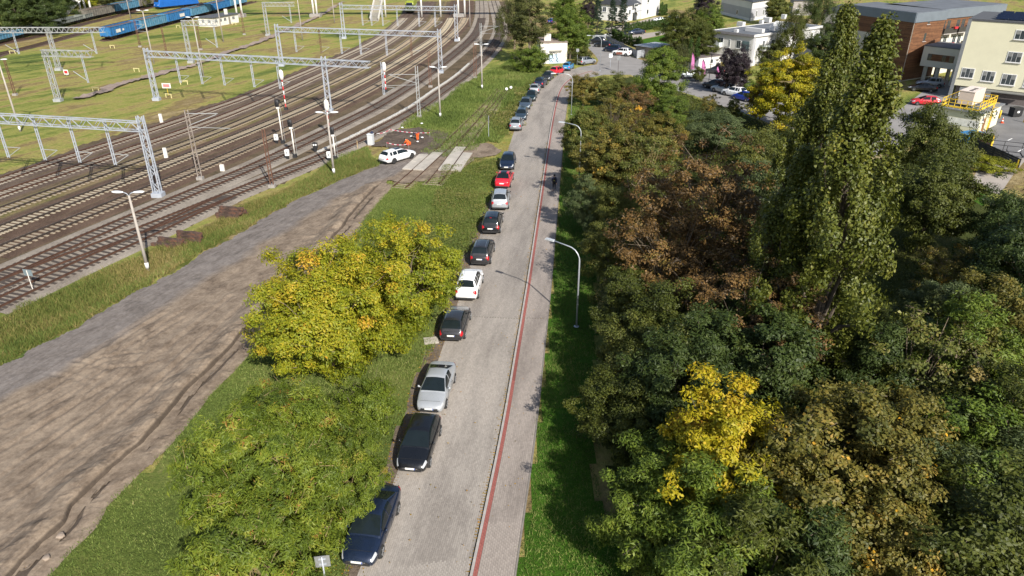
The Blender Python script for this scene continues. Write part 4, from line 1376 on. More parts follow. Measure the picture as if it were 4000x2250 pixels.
# ------------------------------------------------------------------ footbridge across the yard (its deck passes just above the view)
FB = thing('footbridge', 'long white footbridge over the yard on slim paired columns', 'bridge', (-60, 243, 0))
M_BRG = mat('bridge_white', (.62, .60, .56), .8, var=.1, scale=.6)
MB().box((-14, 0, 7.9), (150, 3.0, .5)).build('deck', M_BRG, FB)
for s in (-1, 1):
    MB().box((-14, s * 1.45, 8.75), (150, .08, 1.2)).build('parapet', M_BRG, FB)
for px in ((925, 55), (945, 52), (1225, 52), (1238, 52), (1490, 45), (1505, 45), (1645, 20), (1790, 40), (318, 50), (336, 46), (356, 42), (1815, 35), (1720, 30)):
    x = site(px[0], px[1]).x * 243 / site(px[0], px[1]).y
    MB().tube([(x + 60, 0, 0), (x + 60, 0, 7.7)], .3, 10).build('column', M_BRG, FB, smooth=True)
for px in ((1232, 55), (1792, 62), (935, 48)):
    x = site(px[0], px[1]).x * 243 / site(px[0], px[1]).y
    MB().box((x + 60, 0, .5), (3.4, 2.4, 1.0)).build('footing', M_CONB, FB)
def stair(label, foot, head, w):
    t = MB()
    a, b = Vector(foot), Vector(head)
    d = b - a
    hz = Vector((d.x, d.y, 0)).normalized()
    sd = Vector((-hz.y, hz.x, 0))
    st = link('stair_flight', None, FB)
    for s in (-1, 1):
        m = MB().bar(a + sd * s * w / 2 + Vector((0, 0, .45)), b + sd * s * w / 2 + Vector((0, 0, .45)), .12, 1.1)
        m.build('string', M_BRG, st)
    n = 26
    for i in range(n):
        p = a.lerp(b, (i + .5) / n)
        m = MB().box((0, 0, 0), (w - .12, .36, .16), math.atan2(hz.y, hz.x) - math.pi / 2)
        m.v = [(x + p.x, y + p.y, z + p.z) for x, y, z in m.v]
        m.build('tread', M_CONC, st)
o = Vector((-60, 243, 0))
sf = S(1462, 82)
stair('a', sf - o, Vector((sf.x + 1.0, 241.6, 7.7)) - o, 2.6)
sf = S(233, 80)
stair('b', sf - o, Vector((sf.x + 6, 241.6, 7.7)) - o, 2.6)

# ================================================================== cars
def paint(name, c, metal=0.35, rough=0.32):
    if name in MATS:
        return MATS[name]
    m = bpy.data.materials.new(name)
    nt, b, _ = nodes_of(m)
    v = coords(nt, 'Object')
    n = noise(nt, 1.2, 4, .6, v)
    dust = noise(nt, 14, 3, .7, v)
    col = ramp(nt, n, [(.3, tuple(x * .92 for x in c)), (.7, tuple(min(1, x * 1.06) for x in c))])
    sx = nt.nodes.new('ShaderNodeSeparateXYZ')
    nt.links.new(v, sx.inputs[0])
    low = maths(nt, 'MULTIPLY', maths(nt, 'SUBTRACT', 0.55, sx.outputs[2], True), 0.5)      # road dust on the sills
    col = mixc(nt, maths(nt, 'MULTIPLY', low, dust), col, (.22, .2, .17))
    nt.links.new(col, b.inputs['Base Color'])
    b.inputs['Metallic'].default_value = metal
    nt.links.new(ramp(nt, dust, [(.35, (rough - .05,) * 3), (.75, (rough + .14,) * 3)]), b.inputs['Roughness'])
    b.inputs['Coat Weight'].default_value = 0.8
    b.inputs['Coat Roughness'].default_value = 0.08
    MATS[name] = m
    return m
M_GLASS = mat('car_glass', (0.010, 0.015, 0.017), .05, var=.1, spec=.45)
M_TYRE = mat('tyre_rubber', (0.022, 0.022, 0.022), .85, var=.2)
M_RIM = mat('alloy_rim', (0.50, 0.51, 0.52), .35, .8, var=.1)
M_RIMD = mat('dark_rim', (0.06, 0.06, 0.065), .45, .5, var=.1)
M_TRIM = mat('black_trim', (0.022, 0.022, 0.023), .65, var=.2)
M_HEADL = mat('headlamp_lens', (0.50, 0.52, 0.54), .12, .2, var=.12, scale=8)
M_TAILL = mat('tail_lamp_lens', (0.42, 0.012, 0.018), .2, var=.15, scale=8)
M_PLATE = mat('number_plate', (0.78, 0.78, 0.74), .5, var=.03)
M_PLBLUE = mat('plate_band', (0.03, 0.09, 0.42), .5)
M_CHROME = mat('chrome_trim', (0.62, 0.63, 0.65), .18, .9, var=.05)

# style: L, W, H, wheelbase, rear overhang, wheel radius, belt/hood/boot heights and roof profile (x from the rear axle, in m)
STY = {
    'sedan': dict(L=4.62, W=1.79, H=1.46, wb=2.68, ro=1.02, r=.315, belt=.93, nose=.70, hood=.93, boot=1.02, bootx=.66, gh=(-.42, .55, 1.50, 2.50), tail=.66),
    'hatch': dict(L=4.32, W=1.80, H=1.48, wb=2.66, ro=.80, r=.315, belt=.95, nose=.70, hood=.95, boot=.98, bootx=.10, gh=(-.68, .02, 1.42, 2.40), tail=.60),
    'city': dict(L=3.90, W=1.69, H=1.53, wb=2.50, ro=.64, r=.295, belt=.97, nose=.74, hood=.98, boot=1.00, bootx=.06, gh=(-.55, -.05, 1.45, 2.35), tail=.62),
    'suv': dict(L=4.48, W=1.85, H=1.70, wb=2.69, ro=.86, r=.36, belt=1.10, nose=.85, hood=1.10, boot=1.10, bootx=.10, gh=(-.74, -.22, 1.50, 2.36), tail=.74),
    'estate': dict(L=4.88, W=1.86, H=1.50, wb=2.90, ro=1.08, r=.35, belt=.98, nose=.74, hood=.98, boot=1.0, bootx=.10, gh=(-.95, -.48, 1.75, 2.75), tail=.66),
    'mpv': dict(L=4.30, W=1.82, H=1.63, wb=2.70, ro=.76, r=.315, belt=1.03, nose=.78, hood=1.03, boot=1.05, bootx=.06, gh=(-.66, -.22, 1.55, 2.70), tail=.66),
}
CAR_CACHE = {}
def car_shapes(st):
    if st in CAR_CACHE:
        return CAR_CACHE[st]
    k = STY[st]
    L, W, H, wb = k['L'], k['W'], k['H'], k['wb']
    xr, xf = -k['ro'], L - k['ro']                     # rear axle at x = 0
    hw = W / 2
    cx = (xr + xf) / 2
    xs = np.unique(np.concatenate([[xr, xr + .03, xr + .10, xr + .22], np.linspace(xr + .4, xf - .5, 22), [xf - .34, xf - .2, xf - .09, xf - .03, xf]]))
    g0, g1, g2, g3 = k['gh']
    def w_at(x):
        u = abs(x - cx) / (L / 2)
        e = .20 if x > cx else .12
        return hw * (1 - e * u ** 4.5 - .06 * u ** 14)
    zt_x = [xr, xr + .06, xr + .2, xr + .45, g0 + .05, (g0 + g3) / 2, g3 - .05, xf - .75, xf - .3, xf - .08, xf]
    if st == 'sedan':
        zt_z = [k['tail'] + .04, k['boot'] - .12, k['boot'] - .02, k['boot'], k['boot'] + .01, k['belt'], k['hood'], k['hood'] - .09, k['nose'] + .06, k['nose'] - .06, k['nose'] - .16]
    else:
        zt_z = [k['tail'] + .05, k['tail'] + .22, k['boot'] - .05, k['boot'], k['boot'], k['belt'], k['hood'], k['hood'] - .09, k['nose'] + .07, k['nose'] - .05, k['nose'] - .16]
    def zt(x):
        return float(np.interp(x, zt_x, zt_z))
    def zb(x):
        return float(np.interp(x, [xr, xr + .25, 0, wb, xf - .3, xf], [.34, .24, .20, .20, .20, .27]))
    def ring(x):
        w, t, b = w_at(x), zt(x), zb(x)
        e = 0.0
        d = min(x - xr, xf - x)
        if d < .1:
            e = (1 - d / .1)
        w *= 1 - .07 * e * e
        b += .05 * e
        h = t - b
        half = [(0, b), (.82 * w, b), (.955 * w, b + .06), (w, b + .30 * h), (w * 1.004, b + .55 * h), (.985 * w, b + .74 * h), (.945 * w, t - .045), (.86 * w, t - .005), (.55 * w, t + .022), (0, t + .034)]
        return half
    def full(half, x):
        pts = [(x, y, z) for y, z in half] + [(x, -y, z) for y, z in reversed(half[1:-1])]
        return pts
    body = MB()
    rows = [full(ring(x), x) + [full(ring(x), x)[0]] for x in xs]
    body.grid(rows)
    n = len(rows[0])
    body.f.append(tuple(range(n - 1))); e = (len(rows) - 1) * n
    body.f.append(tuple(e + i for i in reversed(range(n - 1))))
    # cabin
    hmax = H - k['belt']
    px_ = [g0, g0 + .06, g1 - .12, g1 + .10, (g1 + g2) / 2, g2 - .12, g2 + .10, g3 - .06, g3]
    zc = [0, .06 * hmax / .5, hmax - .10, hmax - .02, hmax, hmax - .015, hmax - .085, .05, 0]
    if g1 - g0 > .5:
        zc[2] = hmax - .09
    def top(x):
        return float(np.interp(x, px_, zc))
    def gsec(x):
        hh = top(x)
        ft = hh / hmax
        w = w_at(x) * .905
        z0 = zt(x) - .04
        zz = k['belt'] + (zt(x) - k['belt']) * (1 - ft) - .0
        z1 = max(zz, z0) + hh
        H_ = z1 - z0
        return [(w, z0), (w - .07 * ft, z0 + .35 * H_), (w - .165 * ft, z0 + .78 * H_), (w - .25 * ft, z0 + .94 * H_), ((w - .30 * ft) * .82, z0 + H_ * .99), ((w - .30 * ft) * .45, z1 + .025 * ft), (0, z1 + .036 * ft)]
    gx = np.unique(np.concatenate([np.linspace(g0, g1 + .1, 9), np.linspace(g1 + .1, g2 - .1, 8), np.linspace(g2 - .1, g3, 9)]))
    cab = MB()
    rows = []
    for x in gx:
        s_ = gsec(x)
        rows.append([(x, y, z) for y, z in s_] + [(x, -y, z) for y, z in reversed(s_[:-1])])
    cab.grid(rows)
    body.add(cab.v, cab.f)
    def gpt(x, s):
        """point on the cabin skin; s 0..6 one side, 6..12 the other"""
        sg = 1
        if s > 6:
            s, sg = 12 - s, -1
        sec = gsec(x)
        i = min(int(s), 5)
        f = s - i
        y = sec[i][0] * (1 - f) + sec[i + 1][0] * f
        z = sec[i][1] * (1 - f) + sec[i + 1][1] * f
        return Vector((x, sg * y, z))
    cen = Vector(((g0 + g3) / 2, 0, k['belt']))
    def skin(xa, xb, s0, s1, nx=6, ns=6, off=.008, shrink=None):
        rows = []
        for i in range(nx + 1):
            x = xa + (xb - xa) * i / nx
            r = []
            for j in range(ns + 1):
                s = s0 + (s1 - s0) * j / ns
                p = gpt(x, s)
                ex = gpt(x + .02, s) - gpt(x - .02, s)
                es = gpt(x, min(12, s + .1)) - gpt(x, max(0, s - .1))
                nn = ex.cross(es)
                if nn.length < 1e-9:
                    nn = p - cen
                nn.normalize()
                if nn.dot(p - cen) < 0:
                    nn = -nn
                r.append(p + nn * off)
            rows.append(r)
        return MB().grid(rows)
    shapes = {'body': body.mesh(st + '_body', True, True)}
    ws = skin(g2 + .06, g3 - .09, 3.15, 8.85, 8, 8)
    shapes['windscreen'] = ws.mesh('windscreen', True)
    rw0, rw1 = (g0 + .13, g1 - .03) if st != 'sedan' else (g0 + .12, g1 + .02)
    shapes['rear_window'] = skin(rw0, rw1, 3.2, 8.8, 7, 8, .009).mesh('rear_window', True)
    mid = (g1 + g2) / 2 + (.12 if st in ('hatch', 'sedan', 'city') else .05)
    wins = [(mid + .05, g3 - .42), (max(g1 + .05, g0 + .55), mid - .05)]
    if st in ('suv', 'estate', 'mpv'):
        c_ = g1 + (mid - g1) * .38
        wins = [(mid + .05, g3 - .42), (c_ + .05, mid - .05), (g1 + .04, c_ - .05)]
    for i, (a, b) in enumerate(wins):
        for sgn in (0, 1):
            sk = skin(a, b, .42, 2.75, 6, 4) if sgn == 0 else skin(a, b, 11.58, 9.25, 6, 4)
            shapes['side_window%d%d' % (i, sgn)] = sk.mesh('side_window', True)
    # lamps wrap the corners: patches lifted off the lower body
    def bpt(x, s):
        sg = 1
        r = ring(x)
        m = len(r) - 1
        if s < 0:
            s, sg = -s, -1
        i = min(int(s), m - 1)
        f = s - i
        return Vector((x, sg * (r[i][0] * (1 - f) + r[i + 1][0] * f), r[i][1] * (1 - f) + r[i + 1][1] * f))
    def bskin(xa, xb, s0, s1, off, nx=6, ns=4):
        rows = []
        c0 = Vector((cx, 0, .6))
        for i in range(nx + 1):
            x = xa + (xb - xa) * i / nx
            r = []
            for j in range(ns + 1):
                s = s0 + (s1 - s0) * j / ns
                p = bpt(x, s)
                q = Vector((p.x - c0.x, p.y * 2, (p.z - .5)))
                r.append(p + q.normalized() * off)
            rows.append(r)
        return MB().grid(rows)
    for sg in (-1, 1):
        hl = bskin(xf - .46, xf - .06, sg * 5.0, sg * 6.75, .012)
        shapes['headlight%d' % sg] = hl.mesh('headlight', True)
        if st in ('suv', 'mpv', 'city'):
            tl = bskin(xr + .02, xr + .2, sg * 4.4, sg * 7.3, .016)
        else:
            tl = bskin(xr + .02, xr + .26, sg * 4.3, sg * 6.9, .016)
        shapes['tail_light%d' % sg] = tl.mesh('tail_light', True)
        mi = MB().lathe([(.02, -.12), (.075, -.09), (.085, 0), (.075, .09), (.02, .12)], 9)
        mi.v = [(x * .8 + g3 - .45, sg * (w_at(g3 - .45) + .06 + (z * .55)), y * .95 + zt(g3 - .5) + .08) for x, y, z in mi.v]
        mi.bar((g3 - .45, sg * (w_at(g3) - .06), zt(g3 - .5) + .02), (g3 - .45, sg * (w_at(g3) + .05), zt(g3 - .5) + .06), .05)
        shapes['mirror%d' % sg] = mi.mesh('mirror', True, True)
    # grille, bumpers, plates, handles
    gr = MB()
    gr.box((xf + .004, 0, k['nose'] - .22), (.03, 1.0, .12)).box((xf + .002, 0, .40), (.03, 1.15, .12))
    shapes['grille'] = gr.mesh('grille')
    fg = MB()
    for sg in (-1, 1):
        fg.box((xf - .035, sg * hw * .62, .40), (.06, .16, .08))
    fg.box((xf + .02, 0, k['nose'] - .165), (.012, .8, .025))
    shapes['front_trim'] = fg.mesh('front_trim')
    shapes['bumper_trim'] = MB().box((xr - .004, 0, .38), (.05, W * .80, .13)).mesh('bumper_trim')
    for nm, x, z in (('plate_front', xf + .022, .52), ('plate_rear', xr - .016, k['tail'] + .03 if st != 'sedan' else .74)):
        shapes[nm] = MB().box((x, 0, z), (.014, .52, .115)).mesh('number_plate')
        shapes[nm + '_band'] = MB().box((x + (.009 if x > 0 else -.009), .235 if x > 0 else -.235, z), (.004, .045, .11)).mesh('band')
    # panel seams, handles
    sm = MB()
    for sg in (-1, 1):
        for x in (mid, g3 - .38, g1 + .05 + (.3 if st == 'sedan' else .0)):
            r = [bpt(x, sg * s) for s in (2.2, 3, 4, 5, 6)]
            for a, b in zip(r[:-1], r[1:]):
                sm.bar(a + Vector((0, sg * .002, 0)), b + Vector((0, sg * .002, 0)), .012, .012)
        for x in (mid - .22, mid + .78 - .0):
            p = bpt(x - .0, sg * 5.0)
            sm.box((p.x, p.y + sg * .012, p.z), (.17, .025, .03))
    y_ = w_at(g3) * .78
    sm.bar((xf - .40, -y_ * .9, zt(xf - .42) + .036), (xf - .40, y_ * .9, zt(xf - .42) + .036), .01, .008)
    shapes['seams'] = sm.mesh('seams')
    wh = MB().lathe([(k['r'] * .62, -.10), (k['r'] * .93, -.10), (k['r'], -.07), (k['r'], .07), (k['r'] * .93, .10), (k['r'] * .62, .10)], 20, (0, 0, 0), 'y')
    shapes['tyre'] = wh.mesh('tyre', True, True)
    rm = MB()
    rm.lathe([(k['r'] * .64, -.075), (k['r'] * .64, .075)], 20, (0, 0, 0), 'y')
    shapes['rim_dish'] = rm.mesh('rim_dish', False, True)
    sp = MB()
    for i in range(5):
        a = 2 * math.pi * i / 5
        for s in (-1, 1):
            sp.bar((0, s * .09, 0), (k['r'] * .63 * math.cos(a), s * .097, k['r'] * .63 * math.sin(a)), .035, .07, up=(0, 1, 0))
    for s in (-1, 1):
        sp.lathe([(k['r'] * .58, s * .092), (k['r'] * .655, s * .100), (k['r'] * .655, s * .080), (k['r'] * .58, s * .080)], 20, (0, 0, 0), 'y')
    shapes['spokes'] = sp.mesh('spokes', False, True)
    ar = MB()
    for x in (0, wb):
        for sg in (-1, 1):
            n_ = 14
            y = sg * (w_at(x) * 1.004 + .006)
            yi = sg * (w_at(x) * .80)
            vs, fs = [], []
            for i in range(n_ + 1):
                a = math.pi * (-.10 + 1.20 * i / n_)
                rr_ = k['r'] * 1.16
                vs += [(x + rr_ * math.cos(a), y, k['r'] + rr_ * math.sin(a)), (x + rr_ * math.cos(a), yi, k['r'] + rr_ * math.sin(a))]
            c_i = len(vs)
            vs += [(x, y, k['r'] * .85)]
            for i in range(n_):
                fs.append((2 * i, 2 * i + 1, 2 * i + 3, 2 * i + 2))
                fs.append((c_i, 2 * i, 2 * i + 2))
            ar.add(vs, fs)
    shapes['wheel_arches'] = ar.mesh('wheel_arch')
    # roof fittings
    rl = MB()
    for sg in (-1, 1):
        pts = [gpt(g1 + .12 + (g2 - g1 - .1) * i / 6, 3.9 if sg > 0 else 8.1) + Vector((0, 0, .05 if 0 < i < 6 else .01)) for i in range(7)]
        rl.tube(pts, .018, 5)
    shapes['roof_rails'] = rl.mesh('roof_rail')
    shapes['sunroof'] = skin(g2 - .95, g2 - .12, 4.45, 7.55, 5, 6, .012).mesh('sunroof', True)
    an = MB().bar((g1 + .12, 0, k['belt'] + top(g1 + .12) + .02), (g1 - .06, 0, k['belt'] + top(g1 + .12) + .16), .015)
    shapes['aerial'] = an.mesh('aerial')
    shapes['high_lamp'] = skin(g1 - .06, g1 - .0, 5.6, 6.4, 2, 3, .013).mesh('brake_lamp', True)
    CAR_CACHE[st] = (shapes, k)
    return CAR_CACHE[st]

def inst(name, me, material, parent, loc=None):
    if not me.materials:
        me.materials.append(None)
    o = link(name, me, parent, loc)
    o.material_slots[0].link = 'OBJECT'
    o.material_slots[0].material = material
    return o

def car(label, style, colour, pos, rz, rim=None, rails=None, sunroof=False, scale=1.0, group=None, trim=False, high=False, name='parked_car', cat='car', skirt=False):
    sh, k = car_shapes(style)
    t = thing(name, label, cat, (pos[0], pos[1], pos[2] if len(pos) > 2 else 0.02), rz, group)
    t.scale = (scale,) * 3
    off = (-k['wb'] / 2, 0, 0)
    b = inst('body', sh['body'], colour, t, off)
    for nm in sh:
        if nm.startswith('side_window'):
            inst('side_window', sh[nm], M_GLASS, t, off)
        elif nm.startswith('headlight'):
            inst('headlight', sh[nm], M_HEADL, t, off)
        elif nm.startswith('tail_light'):
            inst('tail_light', sh[nm], M_TAILL, t, off)
        elif nm.startswith('mirror'):
            inst('mirror', sh[nm], M_TRIM if trim else colour, t, off)
    inst('windscreen', sh['windscreen'], M_GLASS, t, off)
    inst('rear_window', sh['rear_window'], M_GLASS, t, off)
    inst('grille', sh['grille'], M_TRIM, t, off)
    inst('bumper_trim', sh['bumper_trim'], M_TRIM, t, off)
    inst('front_trim', sh['front_trim'], M_CHROME, t, off)
    inst('seams', sh['seams'], M_TRIM, b)
    inst('wheel_arches', sh['wheel_arches'], M_TRIM, b)
    inst('aerial', sh['aerial'], M_TRIM, t, off)
    for nm in ('plate_front', 'plate_rear'):
        p = inst('number_plate', sh[nm], M_PLATE, t, off)
        inst('plate_band', sh[nm + '_band'], M_PLBLUE, p)
    if rails:
        inst('roof_rails', sh['roof_rails'], rails, t, off)
    if sunroof:
        inst('sunroof', sh['sunroof'], M_GLASS, t, off)
    if high:
        inst('brake_lamp', sh['high_lamp'], M_TAILL, t, off)
    for x in (0, k['wb']):
        for sg in (-1, 1):
            y = sg * (k['W'] / 2 * .995 - .085)
            w = inst('wheel', sh['tyre'], M_TYRE, t, (x - k['wb'] / 2, y, k['r']))
            d = inst('rim', sh['rim_dish'], M_TRIM, w)
            inst('spokes', sh['spokes'], rim or M_RIM, w)
    return t

def wheels(front_px, rear_px, style, side):
    """centre and heading from the ground contact of the two wheels on the visible side; side = +1 when the car body lies to the left of that line seen in driving direction"""
    f, r = S(*front_px), S(*rear_px)
    k = STY[style]
    d = (f - r).normalized()
    n = Vector((-d.y, d.x, 0))
    m = (f + r) / 2 + n * side * (k['W'] / 2 - .1)
    return (m.x, m.y, 0.02), math.atan2(d.y, d.x)

K_NAVY = paint('navy_paint', (0.012, 0.022, 0.050), .4)
K_BLACK = paint('black_paint', (0.008, 0.009, 0.011), .2)
K_SILV = paint('silver_paint', (0.40, 0.42, 0.44), .3)
K_DGREY = paint('dark_grey_paint', (0.045, 0.045, 0.048), .5)
K_WHITE = paint('white_paint', (0.80, 0.80, 0.80), .0)
K_RED = paint('red_paint', (0.60, 0.015, 0.03), .1)
K_BLUE = paint('blue_paint', (0.05, 0.27, 0.52), .3)
K_DBLUE = paint('dark_blue_grey_paint', (0.045, 0.075, 0.10), .5)
K_GREEN = paint('dark_green_paint', (0.014, 0.032, 0.032), .4)
K_SLATE = paint('slate_paint', (0.10, 0.14, 0.18), .55)
K_GREYM = paint('mid_grey_paint', (0.30, 0.32, 0.35), .35)
K_COBALT = paint('cobalt_paint', (0.01, 0.04, 0.36), .4)
K_LIGHT = paint('light_blue_silver_paint', (0.50, 0.55, 0.58), .35)
ROW = 'cars parked along the street'
def row_car(label, style, col, fpx, rpx, facing, **kw):
    # facing 'us': the visible right-hand wheels are the car's left ones
    side = -1 if facing == 'us' else 1
    pos, rz = wheels(fpx, rpx, style, side)
    return car(label, style, col, pos, rz, group=ROW, **kw)
row_car('dark navy saloon half under the green tree, nearest to the viewer', 'sedan', K_NAVY, (1488, 2173), (1550, 2008), 'us', scale=1.01)
row_car('black hatchback with bright headlamps, second in the parked row', 'hatch', K_BLACK, (1676, 1823), (1716, 1702), 'us')
row_car('silver saloon facing the viewer beside the yellow green tree', 'sedan', K_SILV, (1741, 1592), (1772, 1497), 'us')
row_car('dark grey hatchback with red rear lamps behind the silver saloon', 'hatch', K_DGREY, (1834, 1249), (1813, 1323), 'away', scale=1.01)
row_car('white sport utility car seen from behind in the parked row', 'suv', K_WHITE, (1883, 1106), (1866, 1165), 'away', rails=M_WHITE)
row_car('dark grey crossover with silver roof rails behind the white one', 'suv', K_DGREY, (1930, 982), (1915, 1032), 'away', rails=M_CHROME, scale=.97)
row_car('black people carrier with a red top brake lamp', 'mpv', K_BLACK, (1961, 870), (1952, 909), 'away', high=True)
row_car('silver sport utility car with black bumper between the black and the red car', 'suv', K_SILV, (1989, 779), (1984, 818), 'away', trim=True)
row_car('red saloon with a sunroof seen from behind', 'sedan', K_RED, (2003, 702), (1992, 733), 'away', sunroof=True)
row_car('dark navy hatchback facing the viewer just below the dirt turning', 'hatch', K_NAVY, (2006, 663), (2013, 636), 'us')
row_car('silver grey sport utility car just above the dirt turning', 'suv', K_GREYM, (2044, 487), (2034, 516), 'away', rails=M_CHROME, scale=.96)
row_car('dark blue grey estate with roof rails facing the viewer', 'estate', K_DBLUE, (2054, 477), (2063, 446), 'us', rails=M_CHROME, scale=.93)
row_car('slate blue hatchback behind the dark blue grey estate', 'hatch', K_SLATE, (2068, 431), (2076, 409), 'us')
row_car('dark green saloon with yellowish headlamps in the upper row', 'sedan', K_GREEN, (2089, 400), (2098, 378), 'us')
row_car('silver hatchback hidden behind the dark green saloon', 'hatch', K_SILV, (2110, 351), (2104, 368), 'away')
row_car('dark blue sport utility car with white plate in the upper row', 'suv', K_NAVY, (2136, 331), (2122, 345), 'away')
row_car('dark brown estate facing the viewer next to the red hatchback', 'hatch', K_DGREY, (2147, 319), (2163, 305), 'us')
row_car('bright red small hatchback near the graffiti shed', 'city', K_RED, (2201, 286), (2177, 295), 'away')
row_car('sky blue small hatchback farthest along the parked row', 'city', K_BLUE, (2240, 268), (2225, 278), 'away', scale=1.02)
def street_car(label, style, col, px, deg, **kw):
    p = S(*px)
    return car(label, style, col, (p.x, p.y, .02), R(deg), **kw)
pos, rz = wheels((1604, 625), (1545, 643), 'estate', 1)
car('white estate car with a dark glass roof parked on the dirt road', 'estate', K_WHITE, (pos[0], pos[1], .16), rz, rim=M_RIMD, sunroof=True, rails=M_TRIM)
pos, rz = wheels((2314, 251), (2286, 255), 'mpv', 1)
car('grey people carrier parked across the bend near the bushes', 'mpv', K_GREYM, pos, rz)
LANE = 'cars along the slatted fence'
street_car('black sport utility car with red lamp, first at the fence gate', 'suv', K_BLACK, (2330, 171), 168, group=LANE)
street_car('black hatchback between the black and the navy car at the fence', 'hatch', K_BLACK, (2355, 184), 150, group=LANE)
street_car('navy compact car behind the white one at the slatted fence', 'mpv', K_NAVY, (2393, 202), 148, group=LANE)
street_car('white off road car at the slatted fence', 'suv', K_WHITE, (2429, 217), 146, group=LANE, trim=True, rails=M_TRIM)
street_car('black saloon with red lamps on the garden drive', 'sedan', K_BLACK, (2430, 145), 18)
street_car('dark navy saloon facing the thuja hedge on the garden drive', 'sedan', K_NAVY, (2486, 134), 200)
street_car('white car behind the pale fence at the garden gate', 'hatch', K_WHITE, (2388, 148), 160)
street_car('pale silver saloon on the forecourt of the white house', 'sedan', K_LIGHT, (2573, 86), 188)
street_car('dark people carrier on the forecourt of the white house', 'mpv', K_DGREY, (2625, 80), 180)
street_car('small blue car between the birches behind the shed', 'city', K_COBALT, (2152, 92), 75)
street_car('pale blue silver hatchback in front of the two columnar thujas', 'hatch', K_LIGHT, (2688, 304), 2)
street_car('dark hatchback with red rear lamps in front of the low garages', 'hatch', K_DGREY, (2792, 287), 155)
PK = 'cars in slanting bays along the side street'
street_car('dark car with roof bars, first of the slanting bays', 'suv', K_BLACK, (2790, 347), 128, group=PK, rails=M_CHROME)
street_car('silver sport utility car in the slanting bays', 'suv', K_SILV, (2824, 362), 126, group=PK)
street_car('white crossover with black roof in the slanting bays', 'suv', K_WHITE, (2866, 376), 126, group=PK)
street_car('bright cobalt blue hatchback in the slanting bays', 'city', K_COBALT, (2902, 392), 122, group=PK)
street_car('dark grey car, last of the slanting bays', 'hatch', K_DGREY, (2946, 400), 118, group=PK)
street_car('white car on the side street below the yellow tree', 'hatch', K_WHITE, (3204, 500), 80)
street_car('beige silver sport utility car beside the timber clad building', 'suv', K_GREYM, (3630, 340), 160)
street_car('dark saloon beside the timber clad building', 'sedan', K_BLACK, (3600, 356), 155)
street_car('red car half hidden by the dark tree near the cream building', 'hatch', K_RED, (3612, 410), 165)
street_car('blue car glimpsed between the two poplars', 'city', K_BLUE, (3425, 345), 100)
street_car('white car glimpsed behind the yellow tree', 'hatch', K_WHITE, (3225, 318), 100)

# ================================================================== trees
def leaf_material(name, stops, rough=.55, trans=.28, spec=.35, gain=1.0):
    stops = [(p_, tuple(c_ * gain for c_ in col)) for p_, col in stops]
    m = bpy.data.materials.new(name)
    nt, b, out = nodes_of(m)
    a = nt.nodes.new('ShaderNodeAttribute'); a.attribute_name = 'tint'
    oi = nt.nodes.new('ShaderNodeObjectInfo')
    f = maths(nt, 'ADD', a.outputs['Fac'], maths(nt, 'MULTIPLY', maths(nt, 'SUBTRACT', oi.outputs['Random'], .5), .14), True)
    c = ramp(nt, f, stops)
    nt.links.new(c, b.inputs['Base Color'])
    b.inputs['Roughness'].default_value = rough
    b.inputs['Specular IOR Level'].default_value = spec
    tr = nt.nodes.new('ShaderNodeBsdfTranslucent')
    nt.links.new(mixc(nt, 1.0, c, (1.0, 1.0, .55), 'MULTIPLY'), tr.inputs[0])
    mx = nt.nodes.new('ShaderNodeMixShader')
    mx.inputs[0].default_value = trans
    nt.links.new(b.outputs[0], mx.inputs[1])
    nt.links.new(tr.outputs[0], mx.inputs[2])
    nt.links.new(mx.outputs[0], out.inputs[0])
    return m
